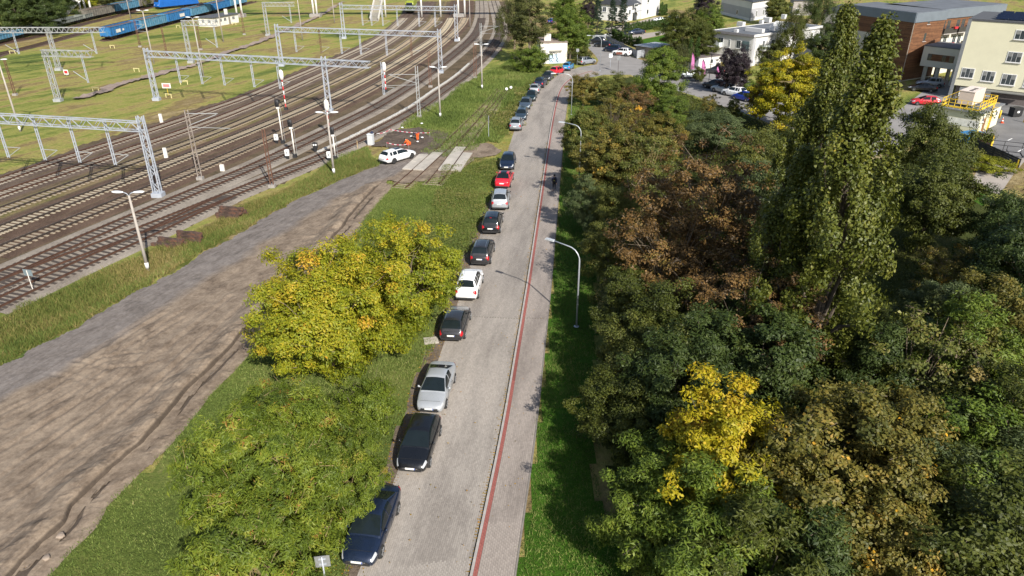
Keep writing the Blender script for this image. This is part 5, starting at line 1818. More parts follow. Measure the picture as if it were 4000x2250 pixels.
LEAF = {
    'ash': leaf_material('ash_leaf', [(0, (.058, .088, .009)), (.4, (.115, .160, .014)), (.7, (.180, .215, .020)), (.93, (.25, .25, .035)), (1, (.28, .12, .03))], gain=1.08),
    'yellow': leaf_material('yellow_green_leaf', [(0, (.110, .150, .010)), (.35, (.225, .255, .014)), (.65, (.330, .310, .018)), (.88, (.46, .36, .026)), (1, (.55, .32, .03))], trans=.32),
    'gold': leaf_material('golden_leaf', [(0, (.120, .125, .007)), (.35, (.270, .255, .010)), (.7, (.44, .36, .012)), (1, (.55, .36, .03))], trans=.32),
    'amber': leaf_material('amber_leaf', [(0, (.11, .085, .008)), (.35, (.24, .16, .012)), (.7, (.37, .22, .018)), (1, (.42, .20, .03))], trans=.3),
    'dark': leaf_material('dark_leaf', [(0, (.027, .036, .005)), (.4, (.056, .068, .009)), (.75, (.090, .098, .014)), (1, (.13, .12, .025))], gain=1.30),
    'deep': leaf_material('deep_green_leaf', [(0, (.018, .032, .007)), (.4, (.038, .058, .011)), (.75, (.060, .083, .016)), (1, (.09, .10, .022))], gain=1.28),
    'green': leaf_material('fresh_green_leaf', [(0, (.034, .058, .007)), (.4, (.070, .105, .011)), (.75, (.115, .150, .017)), (1, (.17, .18, .025))], gain=1.40),
    'olive': leaf_material('olive_leaf', [(0, (.035, .045, .009)), (.4, (.070, .080, .014)), (.75, (.110, .105, .020)), (1, (.16, .12, .03))], gain=1.55),
    'brown': leaf_material('withered_leaf', [(0, (.060, .038, .012)), (.35, (.130, .075, .022)), (.65, (.205, .115, .034)), (.85, (.14, .12, .022)), (1, (.30, .17, .05))], trans=.18),
    'maple': leaf_material('maple_leaf', [(0, (.040, .045, .008)), (.4, (.095, .085, .014)), (.72, (.145, .115, .022)), (.9, (.22, .14, .025)), (.97, (.36, .20, .02)), (1, (.52, .28, .02))], gain=1.50),
    'grey': leaf_material('grey_green_leaf', [(0, (.030, .045, .014)), (.4, (.060, .080, .028)), (.8, (.095, .115, .042)), (1, (.13, .14, .05))], gain=1.45),
    'poplar': leaf_material('poplar_leaf', [(0, (.040, .056, .008)), (.4, (.095, .112, .015)), (.75, (.160, .165, .026)), (.97, (.24, .22, .045)), (1, (.40, .28, .02))], rough=.5, trans=.24, spec=.35),
    'plum': leaf_material('purple_leaf', [(0, (.008, .005, .008)), (.5, (.022, .013, .018)), (1, (.045, .028, .032))], trans=.1),
    'spruce': leaf_material('spruce_needle', [(0, (.010, .022, .012)), (.5, (.022, .042, .022)), (1, (.042, .065, .034))], trans=.05),
    'thuja': leaf_material('thuja_spray', [(0, (.020, .045, .006)), (.5, (.045, .085, .010)), (1, (.080, .125, .018))], trans=.1),
    'willow': leaf_material('willow_leaf', [(0, (.045, .055, .014)), (.5, (.090, .100, .025)), (1, (.15, .145, .045))]),
    'weed': leaf_material('weed_leaf', [(0, (.075, .105, .018)), (.4, (.140, .170, .032)), (.7, (.21, .19, .055)), (1, (.30, .23, .11))]),
    'gorse': leaf_material('golden_juniper', [(0, (.10, .12, .006)), (.5, (.22, .23, .01)), (1, (.34, .32, .02))]),
}
M_BARK = mat('bark', (.105, .082, .060), .95, var=.35, scale=3, bmp=.4)
M_BARKP = mat('pale_bark', (.20, .155, .105), .95, var=.35, scale=3, bmp=.3)
M_BARKL = mat('lichen_bark', (.22, .17, .075), .95, var=.35, scale=3, bmp=.3)

def leaf_cloud(P, Nn, Ls, Ws, rng, droop=0.0):
    """rhombic leaves at P facing Nn"""
    k = len(P)
    a = rng.normal(size=(k, 3))
    a[:, 2] -= droop
    t = a - Nn * np.sum(a * Nn, 1)[:, None]
    t /= np.linalg.norm(t, axis=1)[:, None] + 1e-9
    s = np.cross(Nn, t)
    L = (Ls * rng.uniform(.5, 1.5, k))[:, None] / 2
    W = (Ws * rng.uniform(.5, 1.5, k))[:, None] / 2
    V = np.empty((k, 4, 3), np.float32)
    V[:, 0] = P - t * L
    V[:, 1] = P + s * W + t * L * .15
    V[:, 2] = P + t * L + Nn * L * rng.normal(0, .25, (k, 1))
    V[:, 3] = P - s * W + t * L * .15
    return V.reshape(-1, 3), np.arange(k * 4).reshape(-1, 4)

def clump_centres(shape, rng, n, h, r, base):
    if shape == 'poplar':
        z = base + (h - base) * rng.random(n) ** .95
        u = (z - base) / (h - base)
        prof = np.interp(u, [0, .12, .35, .6, .82, 1], [.55, .95, 1.0, .60, .26, .05]) * r
        a = rng.uniform(0, 6.283, n)
        lob = 1 + .30 * np.sin(3 * a + u * 11) + .24 * np.sin(5 * a - u * 19) + .15 * np.sin(2 * a + u * 40)
        rad = prof * lob * np.sqrt(rng.uniform(.12, 1.25, n)) + rng.exponential(.12, n)
        return np.stack([rad * np.cos(a), rad * np.sin(a), z], 1)
    if shape == 'cone':
        u = rng.random(n) ** .75
        z = base + (h - base) * u
        a = rng.uniform(0, 6.283, n)
        tier = .82 + .18 * np.sin(u * 42)
        rad = r * (1 - u) * tier * np.sqrt(rng.uniform(.35, 1, n)) + .05
        return np.stack([rad * np.cos(a), rad * np.sin(a), z - rad * .18], 1)
    d = rng.normal(size=(n, 3))
    d /= np.linalg.norm(d, axis=1)[:, None]
    ph = rng.uniform(0, 6.28, 6)
    lob = 1 + .20 * np.sin(3 * d[:, 0] + 2.5 * d[:, 1] + ph[0]) + .16 * np.sin(5 * d[:, 1] - 4 * d[:, 2] + ph[1]) + .12 * np.sin(7 * d[:, 2] + 5 * d[:, 0] + ph[2])
    rr = (rng.uniform(.16, 1, n) ** .42) * lob
    hz = (h - base) / 2
    c = np.stack([d[:, 0] * r * rr, d[:, 1] * r * rr, base + hz + d[:, 2] * hz * rr], 1)
    if shape == 'vase':                                             # upright shoots, narrow foot
        u = np.clip((c[:, 2] - base) / (h - base), 0, 1)
        c[:, :2] *= (.45 + .75 * u)[:, None]
    c[:, 2] = np.maximum(c[:, 2], .5)
    return c

def make_crown(seed, shape='round', h=8.0, r=3.5, base=1.5, clumps=170, per=110, cr=.75, leaf=(.24, .13), flat=.6, droop=.2, spread=.13, up=.45, warm=0.0, name='crown'):
    rng = np.random.default_rng(seed)
    C = clump_centres(shape, rng, clumps, h, r, base)
    axis = np.array([0, 0, (base + h) * .5])
    ct = np.clip(.42 + rng.normal(0, spread, clumps), 0, 1)
    if warm:
        ct = np.clip(ct + warm * (C[:, 2] - axis[2]) / (h - base), 0, 1)
    P, Nn, T = [], [], []
    for i in range(clumps):
        k = int(per * rng.uniform(.6, 1.4))
        d = rng.normal(size=(k, 3))
        d /= np.linalg.norm(d, axis=1)[:, None]
        q = d * (rng.random((k, 1)) ** .45) * cr * rng.uniform(.65, 1.3)
        q[:, 2] *= flat
        if shape == 'poplar':
            q[:, 2] *= 2.0
        if shape == 'weep':
            q[:, 2] = q[:, 2] * 2.4 - cr
        P.append(C[i] + q)
        o = C[i] - axis
        o = o / (np.linalg.norm(o) + 1e-6)
        nn = d * .55 + o * .55 + np.array([0, 0, up]) + rng.normal(0, .45, (k, 3))
        Nn.append(nn / (np.linalg.norm(nn, axis=1)[:, None] + 1e-9))
        T.append(np.clip(ct[i] + rng.normal(0, .14, k), 0, 1))
    P, Nn, T = np.vstack(P), np.vstack(Nn), np.concatenate(T)
    ok = P[:, 2] > .08
    P, Nn, T = P[ok], Nn[ok], T[ok]
    V, F = leaf_cloud(P, Nn, leaf[0], leaf[1], rng, droop)
    me = fast_mesh(name, V, F, T)
    me.materials.append(None)
    return me, C

def make_wood(seed, C, h, base, r0=.16, limbs=14, shape='round', twigs=40, stems=1, lean=.3, name='trunk', top=.82):
    rng = random.Random(seed)
    b = MB()
    for s in range(stems):
        ox, oy = (rng.gauss(0, .3), rng.gauss(0, .3)) if stems > 1 else (0, 0)
        tx, ty = rng.gauss(0, lean), rng.gauss(0, lean)
        if stems > 1:
            tx, ty = ox * 5 + tx, oy * 5 + ty
        H = h * (top if shape != 'poplar' else .95) * rng.uniform(.9, 1.0)
        tr = [Vector((ox + tx * (z / H) ** 1.3 + .06 * math.sin(z * 2 + seed), oy + ty * (z / H) ** 1.3, z)) for z in [H * i / 7 for i in range(8)]]
        rr = r0 / (1 if stems == 1 else 1.6)
        b.tube(tr, [rr * (1.25 if i == 0 else 1) * (1 - .86 * i / 7) for i in range(8)], 7)
        sel = [C[rng.randrange(len(C))] for _ in range(limbs)]
        for c in sel:
            c = Vector(c)
            z = max(base * .7, min(H * .85, c.z * rng.uniform(.35, .75)))
            f = min(6.99, z / H * 7)
            i = int(f)
            a = tr[i].lerp(tr[i + 1], f - i)
            m = a.lerp(c, .5) + Vector((0, 0, (c - a).length * .10))
            rb = rr * .42 * (1 - .5 * z / H)
            b.tube([a, m, c], [rb, rb * .6, rb * .18], 5, False)
    for _ in range(twigs):
        c = Vector(C[rng.randrange(len(C))])
        d = Vector((rng.gauss(0, 1), rng.gauss(0, 1), rng.gauss(.5, .6))).normalized()
        L_ = rng.uniform(.4, 1.1)
        b.tube([c - d * L_ * .6, c + d * L_ * .1, c + d * L_ * .6], [.022, .016, .005], 4, False)
    me = b.mesh(name)
    me.materials.append(None)
    return me

KINDS = {}
def kind(key, seed, stems=1, limbs=14, r0=.16, twigs=30, lean=.3, top=.82, **kw):
    me, C = make_crown(seed, **kw)
    wd = make_wood(seed, C, kw.get('h', 8), kw.get('base', 1.5), r0, limbs, kw.get('shape', 'round'), twigs, stems, lean, top=top)
    KINDS[key] = (me, wd, kw.get('h', 8), kw.get('r', 3.5))

def tree(label, key, leaf, pos, rz=0.0, sc=1.0, sz=None, bark=None, name='broadleaf_tree', cat='tree', group=None, tilt=0.0):
    me, wd, h, r = KINDS[key]
    t = thing(name, label, cat, pos, rz, group)
    t.scale = (sc, sc, sz or sc)
    if tilt:
        t.rotation_euler = (tilt, tilt * .5, rz)
    inst('crown', me, LEAF[leaf], t)
    inst('trunk', wd, bark or M_BARK, t)
    return t

def crown_at(px, hc):
    """foot of a tree whose crown centre, at height hc, is surveyed at px"""
    p = site(px[0], px[1], hc)
    return Vector((p.x, p.y, 0))

# kinds --------------------------------------------------------------
kind('elder', 11, stems=3, limbs=16, r0=.15, twigs=120, h=8.4, r=4.6, base=.5, clumps=380, per=205, cr=.70, flat=.75, leaf=(.19, .085), droop=.5, spread=.15, warm=.35)
kind('elder2', 12, stems=5, limbs=12, r0=.13, twigs=160, shape='vase', h=8.8, r=3.9, base=.5, clumps=300, per=175, cr=.60, flat=.8, leaf=(.19, .08), droop=.4, spread=.16, warm=.4)
kind('sumac', 13, stems=4, limbs=14, r0=.12, twigs=150, h=6.6, r=3.9, base=.2, clumps=520, per=140, cr=.46, leaf=(.24, .055), droop=.9, spread=.2, flat=.7)
kind('sumac2', 14, stems=4, limbs=14, r0=.12, twigs=150, h=6.0, r=3.2, base=.2, clumps=340, per=140, cr=.46, leaf=(.24, .055), droop=.9, spread=.2, flat=.7)
kind('round1', 21, h=9, r=3.6, base=1.2, clumps=230, per=170, cr=.70, leaf=(.18, .11))
kind('round2', 22, h=9.5, r=3.3, base=1.2, clumps=220, per=170, cr=.68, leaf=(.18, .11))
kind('round3', 23, h=8.5, r=4.0, base=1.0, clumps=250, per=170, cr=.70, leaf=(.17, .10))
kind('ash1', 24, h=9, r=3.4, base=.8, clumps=190, per=185, cr=.68, leaf=(.24, .08), droop=.8, flat=.6)
kind('ash2', 25, h=8, r=3.8, base=.8, clumps=210, per=185, cr=.68, leaf=(.24, .08), droop=.8, flat=.6)
kind('maple1', 26, h=10, r=4.2, base=1.0, clumps=300, per=175, cr=.66, leaf=(.18, .135), spread=.15)
kind('maple2', 27, h=9, r=3.8, base=1.0, clumps=270, per=170, cr=.64, leaf=(.18, .135), spread=.15)
kind('sparse1', 28, h=11.5, r=5.0, base=1.5, clumps=270, per=90, cr=.60, leaf=(.19, .11), stems=3, limbs=30, r0=.2, twigs=330, lean=.8, spread=.2, top=.9)
kind('sparse2', 29, h=9.5, r=4.0, base=1.2, clumps=200, per=85, cr=.58, leaf=(.19, .11), stems=3, limbs=24, r0=.17, twigs=260, lean=.7, spread=.2, top=.9)
kind('goldy', 30, h=9, r=2.9, base=1.5, clumps=230, per=130, cr=.56, leaf=(.20, .09), droop=.7, spread=.12, warm=.35)
kind('poplar1', 31, shape='poplar', h=23, r=4.4, base=1.5, clumps=720, per=135, cr=.55, leaf=(.18, .14), limbs=60, r0=.42, twigs=90, spread=.1, flat=.8, up=.1)
kind('poplar2', 32, shape='poplar', h=21, r=3.1, base=1.5, clumps=480, per=130, cr=.52, leaf=(.18, .14), limbs=45, r0=.36, twigs=80, spread=.1, flat=.8, up=.1)
kind('shrub1', 33, h=3.6, r=2.2, base=.1, clumps=110, per=120, cr=.5, leaf=(.17, .09), stems=4, limbs=6, r0=.06, twigs=50)
kind('shrub2', 34, h=4.4, r=2.6, base=.1, clumps=140, per=120, cr=.52, leaf=(.17, .09), stems=4, limbs=6, r0=.07, twigs=60)
kind('spruce', 35, shape='cone', h=11, r=2.4, base=.5, clumps=330, per=60, cr=.42, leaf=(.22, .06), flat=.35, droop=.6, limbs=8, up=.25)
kind('thuja', 36, shape='cone', h=5.0, r=.85, base=.1, clumps=110, per=55, cr=.22, leaf=(.16, .07), flat=1.0, limbs=2, r0=.06, twigs=0, up=.1)
kind('thujas', 37, shape='cone', h=2.2, r=.5, base=.05, clumps=60, per=40, cr=.18, leaf=(.15, .08), flat=1.0, limbs=1, r0=.04, twigs=0, up=.1)
kind('weep', 38, shape='weep', h=11, r=3.6, base=2.5, clumps=210, per=100, cr=.6, leaf=(.30, .07), droop=1.6, limbs=20, r0=.2)
kind('birch', 39, h=12, r=3.2, base=1.5, clumps=260, per=95, cr=.62, leaf=(.20, .11), droop=.6, limbs=20)
kind('wild', 40, h=2.2, r=2.4, base=.05, clumps=90, per=120, cr=.42, leaf=(.22, .06), stems=3, limbs=4, r0=.03, twigs=40, spread=.2, up=.2)

# left of the street -------------------------------------------------
tree('large yellow green bushy tree beside the bare soil', 'elder', 'yellow', crown_at((1265, 1235), 4.2), 0.4, 1.0, 1.0, M_BARKP)
tree('yellow green tree with upright shoots beside the white parked car', 'elder2', 'yellow', crown_at((1590, 1085), 4.4), 1.9, 1.0, 1.0, M_BARKP)
tree('green drooping tree with pinnate leaves beside the black hatchback', 'sumac', 'ash', crown_at((1075, 1800), 3.3), .7, 1.0, 1.0, M_BARKL)
tree('green drooping tree over the nearest navy saloon', 'sumac2', 'ash', crown_at((1330, 1860), 2.6), 2.2, .64, .85, M_BARKL)
tree('green drooping tree at the bottom edge beside the road sign', 'sumac2', 'ash', crown_at((1010, 2130), 2.9), 4.0, .95, .95, M_BARKL)
tree('low green sapling between the two big roadside trees', 'shrub1', 'ash', crown_at((1440, 1560), 1.6), .2, .75, .8)

# right of the street: the wood --------------------------------------
WOOD = 'trees of the wood beside the footpath'
def wood(label, key, leaf, px, hc, rz, sc=1.0, sz=None, bark=None, name='broadleaf_tree'):
    return tree(label, key, leaf, crown_at(px, hc), rz, sc, sz, bark, name, 'tree', WOOD)
# front edge, bottom to top
wood('green ash tree at the grass edge near the bottom of the picture', 'ash1', 'green', (2560, 2040), 2.8, .3, .68, .64)
wood('green ash tree behind the grass edge left of the golden tree', 'ash2', 'green', (2660, 1850), 3.6, 1.4, .72, .75)
wood('dark olive rounded tree at the grass edge below the lamp', 'round3', 'dark', (2450, 1600), 2.9, 2.0, .66, .64)
wood('olive leafed tree right above the dark rounded one', 'round1', 'olive', (2480, 1410), 2.9, 3.4, .66, .62)
wood('small dark tree beside the foot of the curved street lamp', 'round2', 'dark', (2440, 1190), 3.2, 4.4, .64, .66)
wood('yellowish olive tree at the grass edge below the walking person', 'round3', 'olive', (2375, 965), 3.0, .9, .58, .64)
wood('fresh green low tree at the grass edge behind the walking person', 'ash1', 'grey', (2300, 800), 3.0, 1.9, .58, .62)
wood('golden yellow tree standing out of the dark wood', 'goldy', 'gold', (2830, 1720), 6.5, .8, .92, 1.0)
wood('amber topped part of the golden clump', 'goldy', 'amber', (2770, 1590), 7.2, 2.8, .55, .78)
wood('green tree directly below the golden one', 'ash2', 'green', (2800, 2080), 4.6, 2.6, .9, .85)
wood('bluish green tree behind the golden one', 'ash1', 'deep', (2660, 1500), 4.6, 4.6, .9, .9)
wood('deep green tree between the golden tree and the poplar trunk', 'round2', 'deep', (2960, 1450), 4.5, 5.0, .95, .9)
wood('broad maple with brown and olive leaves in the lower wood', 'maple1', 'maple', (3270, 1790), 6.2, .5, .95, .92)
wood('brown leaved maple behind the broad one', 'maple2', 'maple', (3560, 1690), 6.6, 1.5, .82, .9)
wood('small brown maple right of the golden tree', 'maple2', 'maple', (3080, 1900), 5.6, 3.0, .72, .8)
wood('olive brown maple at the bottom edge of the wood', 'maple1', 'maple', (3500, 2040), 5.2, 3.9, .72, .75)
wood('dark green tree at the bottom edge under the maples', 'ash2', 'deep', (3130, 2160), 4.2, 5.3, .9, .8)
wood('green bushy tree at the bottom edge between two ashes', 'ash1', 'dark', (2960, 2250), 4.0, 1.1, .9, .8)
wood('lime green bush tree right of the brown maples', 'round2', 'green', (3760, 1760), 5.8, .6, .85, .85)
wood('dark tree in the bottom right corner', 'round1', 'dark', (3830, 2120), 5.0, 2.1, 1.0, .9)
wood('grey green willow like tree at the lower right', 'ash2', 'grey', (3700, 1960), 5.0, 2.9, .85, .85)
wood('dark grey green tree on the right edge under the lime bush', 'round3', 'grey', (3960, 1880), 5.4, 4.1, .9, .9)
wood('green tree on the right edge beside the lime bush', 'ash1', 'dark', (3960, 1640), 5.6, 3.3, .95, .95)
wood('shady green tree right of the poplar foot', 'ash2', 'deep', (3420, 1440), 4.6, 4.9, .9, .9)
wood('olive green tree right of the poplar with pale shoots', 'sparse2', 'olive', (3640, 1420), 5.6, .2, .95, .95, M_BARKP)
wood('bushy green tree below the right hand clearing', 'ash1', 'green', (3800, 1380), 5.6, 1.2, .95, .95)
wood('tan tipped green tree at the right edge', 'round2', 'maple', (3940, 1270), 5.4, 2.4, .85, .9)
wood('grey green tree in front of the pale meadow strip', 'ash2', 'grey', (3690, 1180), 4.4, 5.2, .7, .7)
wood('dry tan shrub tree at the pale meadow strip', 'sparse2', 'maple', (3720, 1010), 4.2, 2.7, .55, .6, M_BARKP)
# brown group
wood('large withered brown tree with bare limbs above the lamp', 'sparse1', 'brown', (2740, 800), 7.8, .3, 1.1, 1.12, M_BARKP, 'withered_tree')
wood('withered brown tree right of the large one', 'sparse2', 'brown', (2960, 900), 7.0, 1.7, 1.05, 1.1, M_BARKP, 'withered_tree')
wood('withered brown tree with pale forked trunk behind the lamp', 'sparse2', 'brown', (2600, 980), 5.8, 3.0, .95, 1.0, M_BARKP, 'withered_tree')
wood('small withered brown tree deeper in the shade', 'sparse2', 'brown', (2780, 1160), 5.2, 4.4, .9, .9, M_BARK, 'withered_tree')
wood('dark brown tree left of the poplar', 'sparse1', 'brown', (2950, 1220), 6.2, 5.2, .8, .85, M_BARK, 'withered_tree')
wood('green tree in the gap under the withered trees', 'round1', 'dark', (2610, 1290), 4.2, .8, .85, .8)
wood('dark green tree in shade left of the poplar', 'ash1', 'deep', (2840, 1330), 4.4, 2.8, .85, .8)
# middle and far part of the wood
wood('olive tree with yellowing top at the bend of the street', 'maple2', 'olive', (2290, 520), 4.6, .4, .75, .8)
wood('brown olive tree at the inner side of the bend', 'sparse2', 'maple', (2400, 470), 4.6, 1.3, .85, .85)
wood('low olive tree with yellow leaves at the junction', 'round3', 'maple', (2280, 340), 3.0, 2.2, .62, .62)
wood('olive bush tree between the bend and the side street', 'round1', 'olive', (2400, 340), 3.4, 3.3, .75, .6)
wood('tall green tree hiding the side street', 'round2', 'green', (2580, 290), 6.0, 4.3, 1.05, 1.1)
wood('rusty brown shrub tree below the tall green one', 'sparse2', 'brown', (2480, 400), 4.4, 5.1, .7, .75)
wood('green tree beside the tall green one toward the side street', 'round1', 'green', (2620, 420), 4.2, .1, .62, .7)
wood('brown olive thicket tree behind the upper street lamp', 'maple1', 'maple', (2380, 610), 5.2, 1.1, .85, .8)
wood('olive tree with bare yellow shoots in the middle wood', 'sparse2', 'olive', (2520, 600), 6.2, 2.1, .95, .95, M_BARKL)
wood('shady olive tree in the middle wood', 'round3', 'olive', (2410, 760), 4.4, 3.1, .65, .7)
wood('yellow brown tree left of the grey shrubs', 'maple2', 'maple', (2580, 480), 5.2, 4.0, .75, .7)
wood('grey green round shrub tree in the clearing', 'round3', 'grey', (2800, 500), 3.4, 4.9, .9, .65)
wood('small grey green shrub tree at the side street edge', 'shrub2', 'grey', (2800, 470), 2.0, .7, 1.0, .8)
wood('green tree behind the withered brown one', 'round1', 'olive', (2960, 640), 5.0, 1.6, .95, .9)
wood('light green tree between the clearing and the poplars', 'round2', 'grey', (3010, 780), 5.0, 2.5, .9, .9)
wood('thin tree with yellowed top beside the parking bays', 'sparse2', 'maple', (2775, 400), 2.8, 3.2, .36, .46)
wood('thin green tree right beside the parking bays', 'round2', 'olive', (2865, 425), 2.4, 4.2, .36, .42)
wood('green tree left of the poplars by the side street', 'round1', 'dark', (3120, 560), 5.0, 5.5, .85, .85)
wood('dark green broad tree right of the poplars', 'round3', 'dark', (3635, 575), 6.8, .9, .98, 1.35)
wood('second dark green tree below the broad one', 'round1', 'dark', (3650, 760), 5.4, 2.0, 1.05, 1.0)
wood('very dark tree on the right edge below the yard', 'round3', 'deep', (4000, 850), 5.0, 3.0, .95, .95)
wood('very dark lower tree on the right edge', 'round2', 'deep', (3950, 985), 4.6, 4.1, .9, .85)
wood('dark tree at the right edge beside the tan tipped one', 'round1', 'deep', (4040, 1040), 5.4, 5.0, 1.0, 1.0)
# poplars
tree('tall glossy poplar, the taller and broader of the pair', 'poplar1', 'poplar', S(3050, 1340), .3, .66, .94, M_BARK, 'poplar_tree', group='tall poplars')
tree('tall slender glossy poplar standing right in front of the broader one', 'poplar2', 'poplar', S(3112, 1610), 1.7, .92, 1.03, M_BARK, 'poplar_tree', group='tall poplars')
tree('lower poplar shoot at the side of the tall pair', 'poplar2', 'poplar', S(2985, 1490), 3.2, .85, .71, M_BARK, 'poplar_tree', group='tall poplars')

# around the houses ---------------------------------------------------
HOUSE = 'trees around the houses'
def htree(label, key, leaf, px, hc, rz, sc=1.0, sz=None, bark=None, name='broadleaf_tree'):
    return tree(label, key, leaf, crown_at(px, hc), rz, sc, sz, bark, name, 'tree', HOUSE)
htree('big drooping birch left of the graffiti shed', 'birch', 'willow', (2070, 95), 8.0, .3, 1.35, 1.25, M_BARKP)
htree('drooping birch at the edge of the tracks', 'weep', 'willow', (2010, 70), 7.0, 1.3, 1.2, 1.2, M_BARKP)
htree('bright green tree right behind the graffiti shed', 'round2', 'green', (2230, 110), 6.5, 2.3, 1.15, 1.2)
htree('green tree beside the lane and the grey carrier', 'round1', 'green', (2268, 150), 4.5, 3.0, .62, .75)
htree('tall green tree behind the shed at the top edge', 'birch', 'green', (2200, 40), 7.5, 4.0, 1.2, 1.2)
htree('light green rounded bush in front of the shed', 'shrub2', 'green', (2078, 232), 2.4, .5, 1.35, 1.15, name='rounded_bush')
htree('dark round bush beside the small street sign', 'shrub2', 'dark', (2270, 218), 1.6, 1.5, .8, .75, name='rounded_bush')
for px, s, lab in (((2335, 65), 1.0, 'dark spruce, leftmost of the three before the white house'), ((2392, 60), .95, 'dark spruce in the middle of the three before the white house'), ((2434, 62), 1.05, 'dark spruce nearest the door of the white house')):
    htree(lab, 'spruce', 'spruce', px, 5.5, px[0], s, s * 1.05, name='spruce_tree')
htree('purple plum tree left of the spruces', 'round2', 'plum', (2300, 30), 5.5, .8, .8, .85)
htree('broad green tree between the lawn and the apartment house', 'round3', 'dark', (2672, 125), 6.0, 1.9, 1.25, 1.3)
htree('green tree behind the apartment house corner', 'round1', 'green', (2770, 110), 5.5, 2.8, 1.1, 1.1)
htree('green tree left of the apartment house balcony', 'round2', 'dark', (2745, 170), 4.5, 3.8, .9, .9)
htree('purple tree between the two upper houses', 'round2', 'plum', (2755, 25), 5.5, 4.6, 1.1, 1.0)
htree('pale willow at the garden shed', 'weep', 'willow', (2650, 215), 4.6, .6, .7, .62)
htree('purple leaved tree before the apartment house, the left one of two', 'round2', 'plum', (2848, 252), 5.0, 1.7, .62, .82, M_BARKP)
htree('purple leaved tree before the apartment house, the right one of two', 'round1', 'plum', (2890, 245), 5.4, 2.7, .62, .88, M_BARKP)
htree('bright yellow tree at the side street, in front of the houses', 'maple1', 'gold', (3085, 345), 6.2, .5, 1.2, 1.12)
htree('amber yellow crown beside the bright yellow tree', 'maple2', 'amber', (2985, 345), 4.6, 1.8, .55, .7)
htree('dark drooping birch in front of the apartment house wing', 'weep', 'dark', (3100, 130), 6.5, 2.4, 1.0, 1.05)
htree('dark weeping tree between the upper houses', 'weep', 'deep', (3200, 35), 7.0, 3.6, 1.15, 1.15)
htree('dark green tree at the end of the apartment house', 'round1', 'deep', (3225, 190), 4.6, 4.8, .95, .95)
htree('small dark shrub tree before the balcony', 'shrub2', 'dark', (3015, 205), 2.6, .9, 1.0, 1.15)
htree('brownish tree at the top edge between houses', 'maple2', 'olive', (3040, 20), 5.5, 2.0, 1.0, 1.0)
htree('bright green bush under the yellow tree', 'shrub1', 'green', (2925, 330), 1.5, 1.0, .8, .7, name='rounded_bush')
htree('clipped round hedge bush beside the pink flags', 'shrub1', 'dark', (2730, 285), 1.6, 2.0, .62, .85, name='rounded_bush')
htree('golden juniper mound in front of the black fence', 'wild', 'gorse', (3865, 640), .9, .4, 1.2, .75, name='juniper_mound')
for i, (px, s) in enumerate((((2690, 268), 1.18), ((2716, 270), 1.25))):
    tree(('tall columnar thuja nearer the pale willow', 'tall columnar thuja beside the low garages')[i], 'thuja', 'thuja', S(*px), i, s, s, None, 'thuja', 'tree', 'columnar thujas')
# hedges of young thujas, one plant at a time
ONES = 'first second third fourth fifth sixth seventh eighth ninth tenth eleventh twelfth thirteenth fourteenth fifteenth sixteenth seventeenth eighteenth nineteenth twentieth'.split()
def ordinal(i):
    return ONES[i] if i < 20 else ('thirtieth' if i == 29 else ('twenty-' if i < 29 else 'thirty-') + ONES[i % 10])
def hedge(label, a, b, n, s, grp):
    A, B = S(*a), S(*b)
    rr = random.Random(n)
    for i in range(n):
        p = A.lerp(B, i / (n - 1))
        k = s * rr.uniform(.85, 1.15)
        tree(ordinal(i) + ' ' + label, 'thujas', 'thuja', p, rr.uniform(0, 6), k, k * rr.uniform(.95, 1.1), None, 'thuja', 'hedge plant', grp)
hedge('young thuja along the slatted fence, counted from the gate cars', (2392, 152), (2508, 192), 20, 1.0, 'young thujas along the slatted fence')
hedge('thuja of the drive hedge, counted from the spruces', (2440, 128), (2650, 100), 34, 1.05, 'thuja hedge of the white house')
hedge('clipped thuja right of the white house, counted from its wall', (2578, 62), (2600, 60), 5, 1.5, 'high clipped hedge')

# wood behind the yard, top left
FARW = 'trees of the dark wood behind the goods train'
rr = random.Random(4)
FARPOS = [(-30, 90, 'deep'), (10, 60, 'dark'), (55, 105, 'deep'), (60, 40, 'olive'), (100, 75, 'dark'), (120, 25, 'deep'), (150, 100, 'deep'), (165, 50, 'olive'), (205, 60, 'deep'), (200, 15, 'dark'), (240, 40, 'dark'), (255, 0, 'deep'), (290, 15, 'olive'), (0, 10, 'deep'), (70, 0, 'dark'), (150, 0, 'dark')]
FADJ = ['at the picture edge', 'beside the picture edge tree', 'behind the low flat wagons', 'with olive top', 'behind the red board', 'at the top edge', 'left of the bare pole', 'olive and behind the bare pole', 'left of the stair foot', 'at the top edge above the pole', 'right of the stair foot', 'behind the upper stairs', 'olive, right of the stairs', 'in the corner', 'in the upper corner row', 'top row behind the pole']
for (x, y, lf), ad in zip(FARPOS, FADJ):
    tree('dark wood tree ' + ad, rr.choice(['round1', 'round2', 'round3']), lf, crown_at((x, y - 78), 7.5), rr.uniform(0, 6), 1.4 * rr.uniform(.9, 1.15), 1.45, None, 'broadleaf_tree', 'tree', FARW)
for i, (x, y) in enumerate(((330, 8), (400, 0), (470, -6), (540, -10))):
    tree(('yellow green bush tree right of the wood stairs', 'yellow green bush tree behind the grey brown wagon', 'olive bush tree behind the faded blue wagon', 'olive bush tree left of the blue locomotive')[i], 'round3', ('yellow', 'willow', 'olive', 'olive')[i], crown_at((x, y), 3.5), i, .95, .75, None, 'broadleaf_tree', 'tree', FARW)

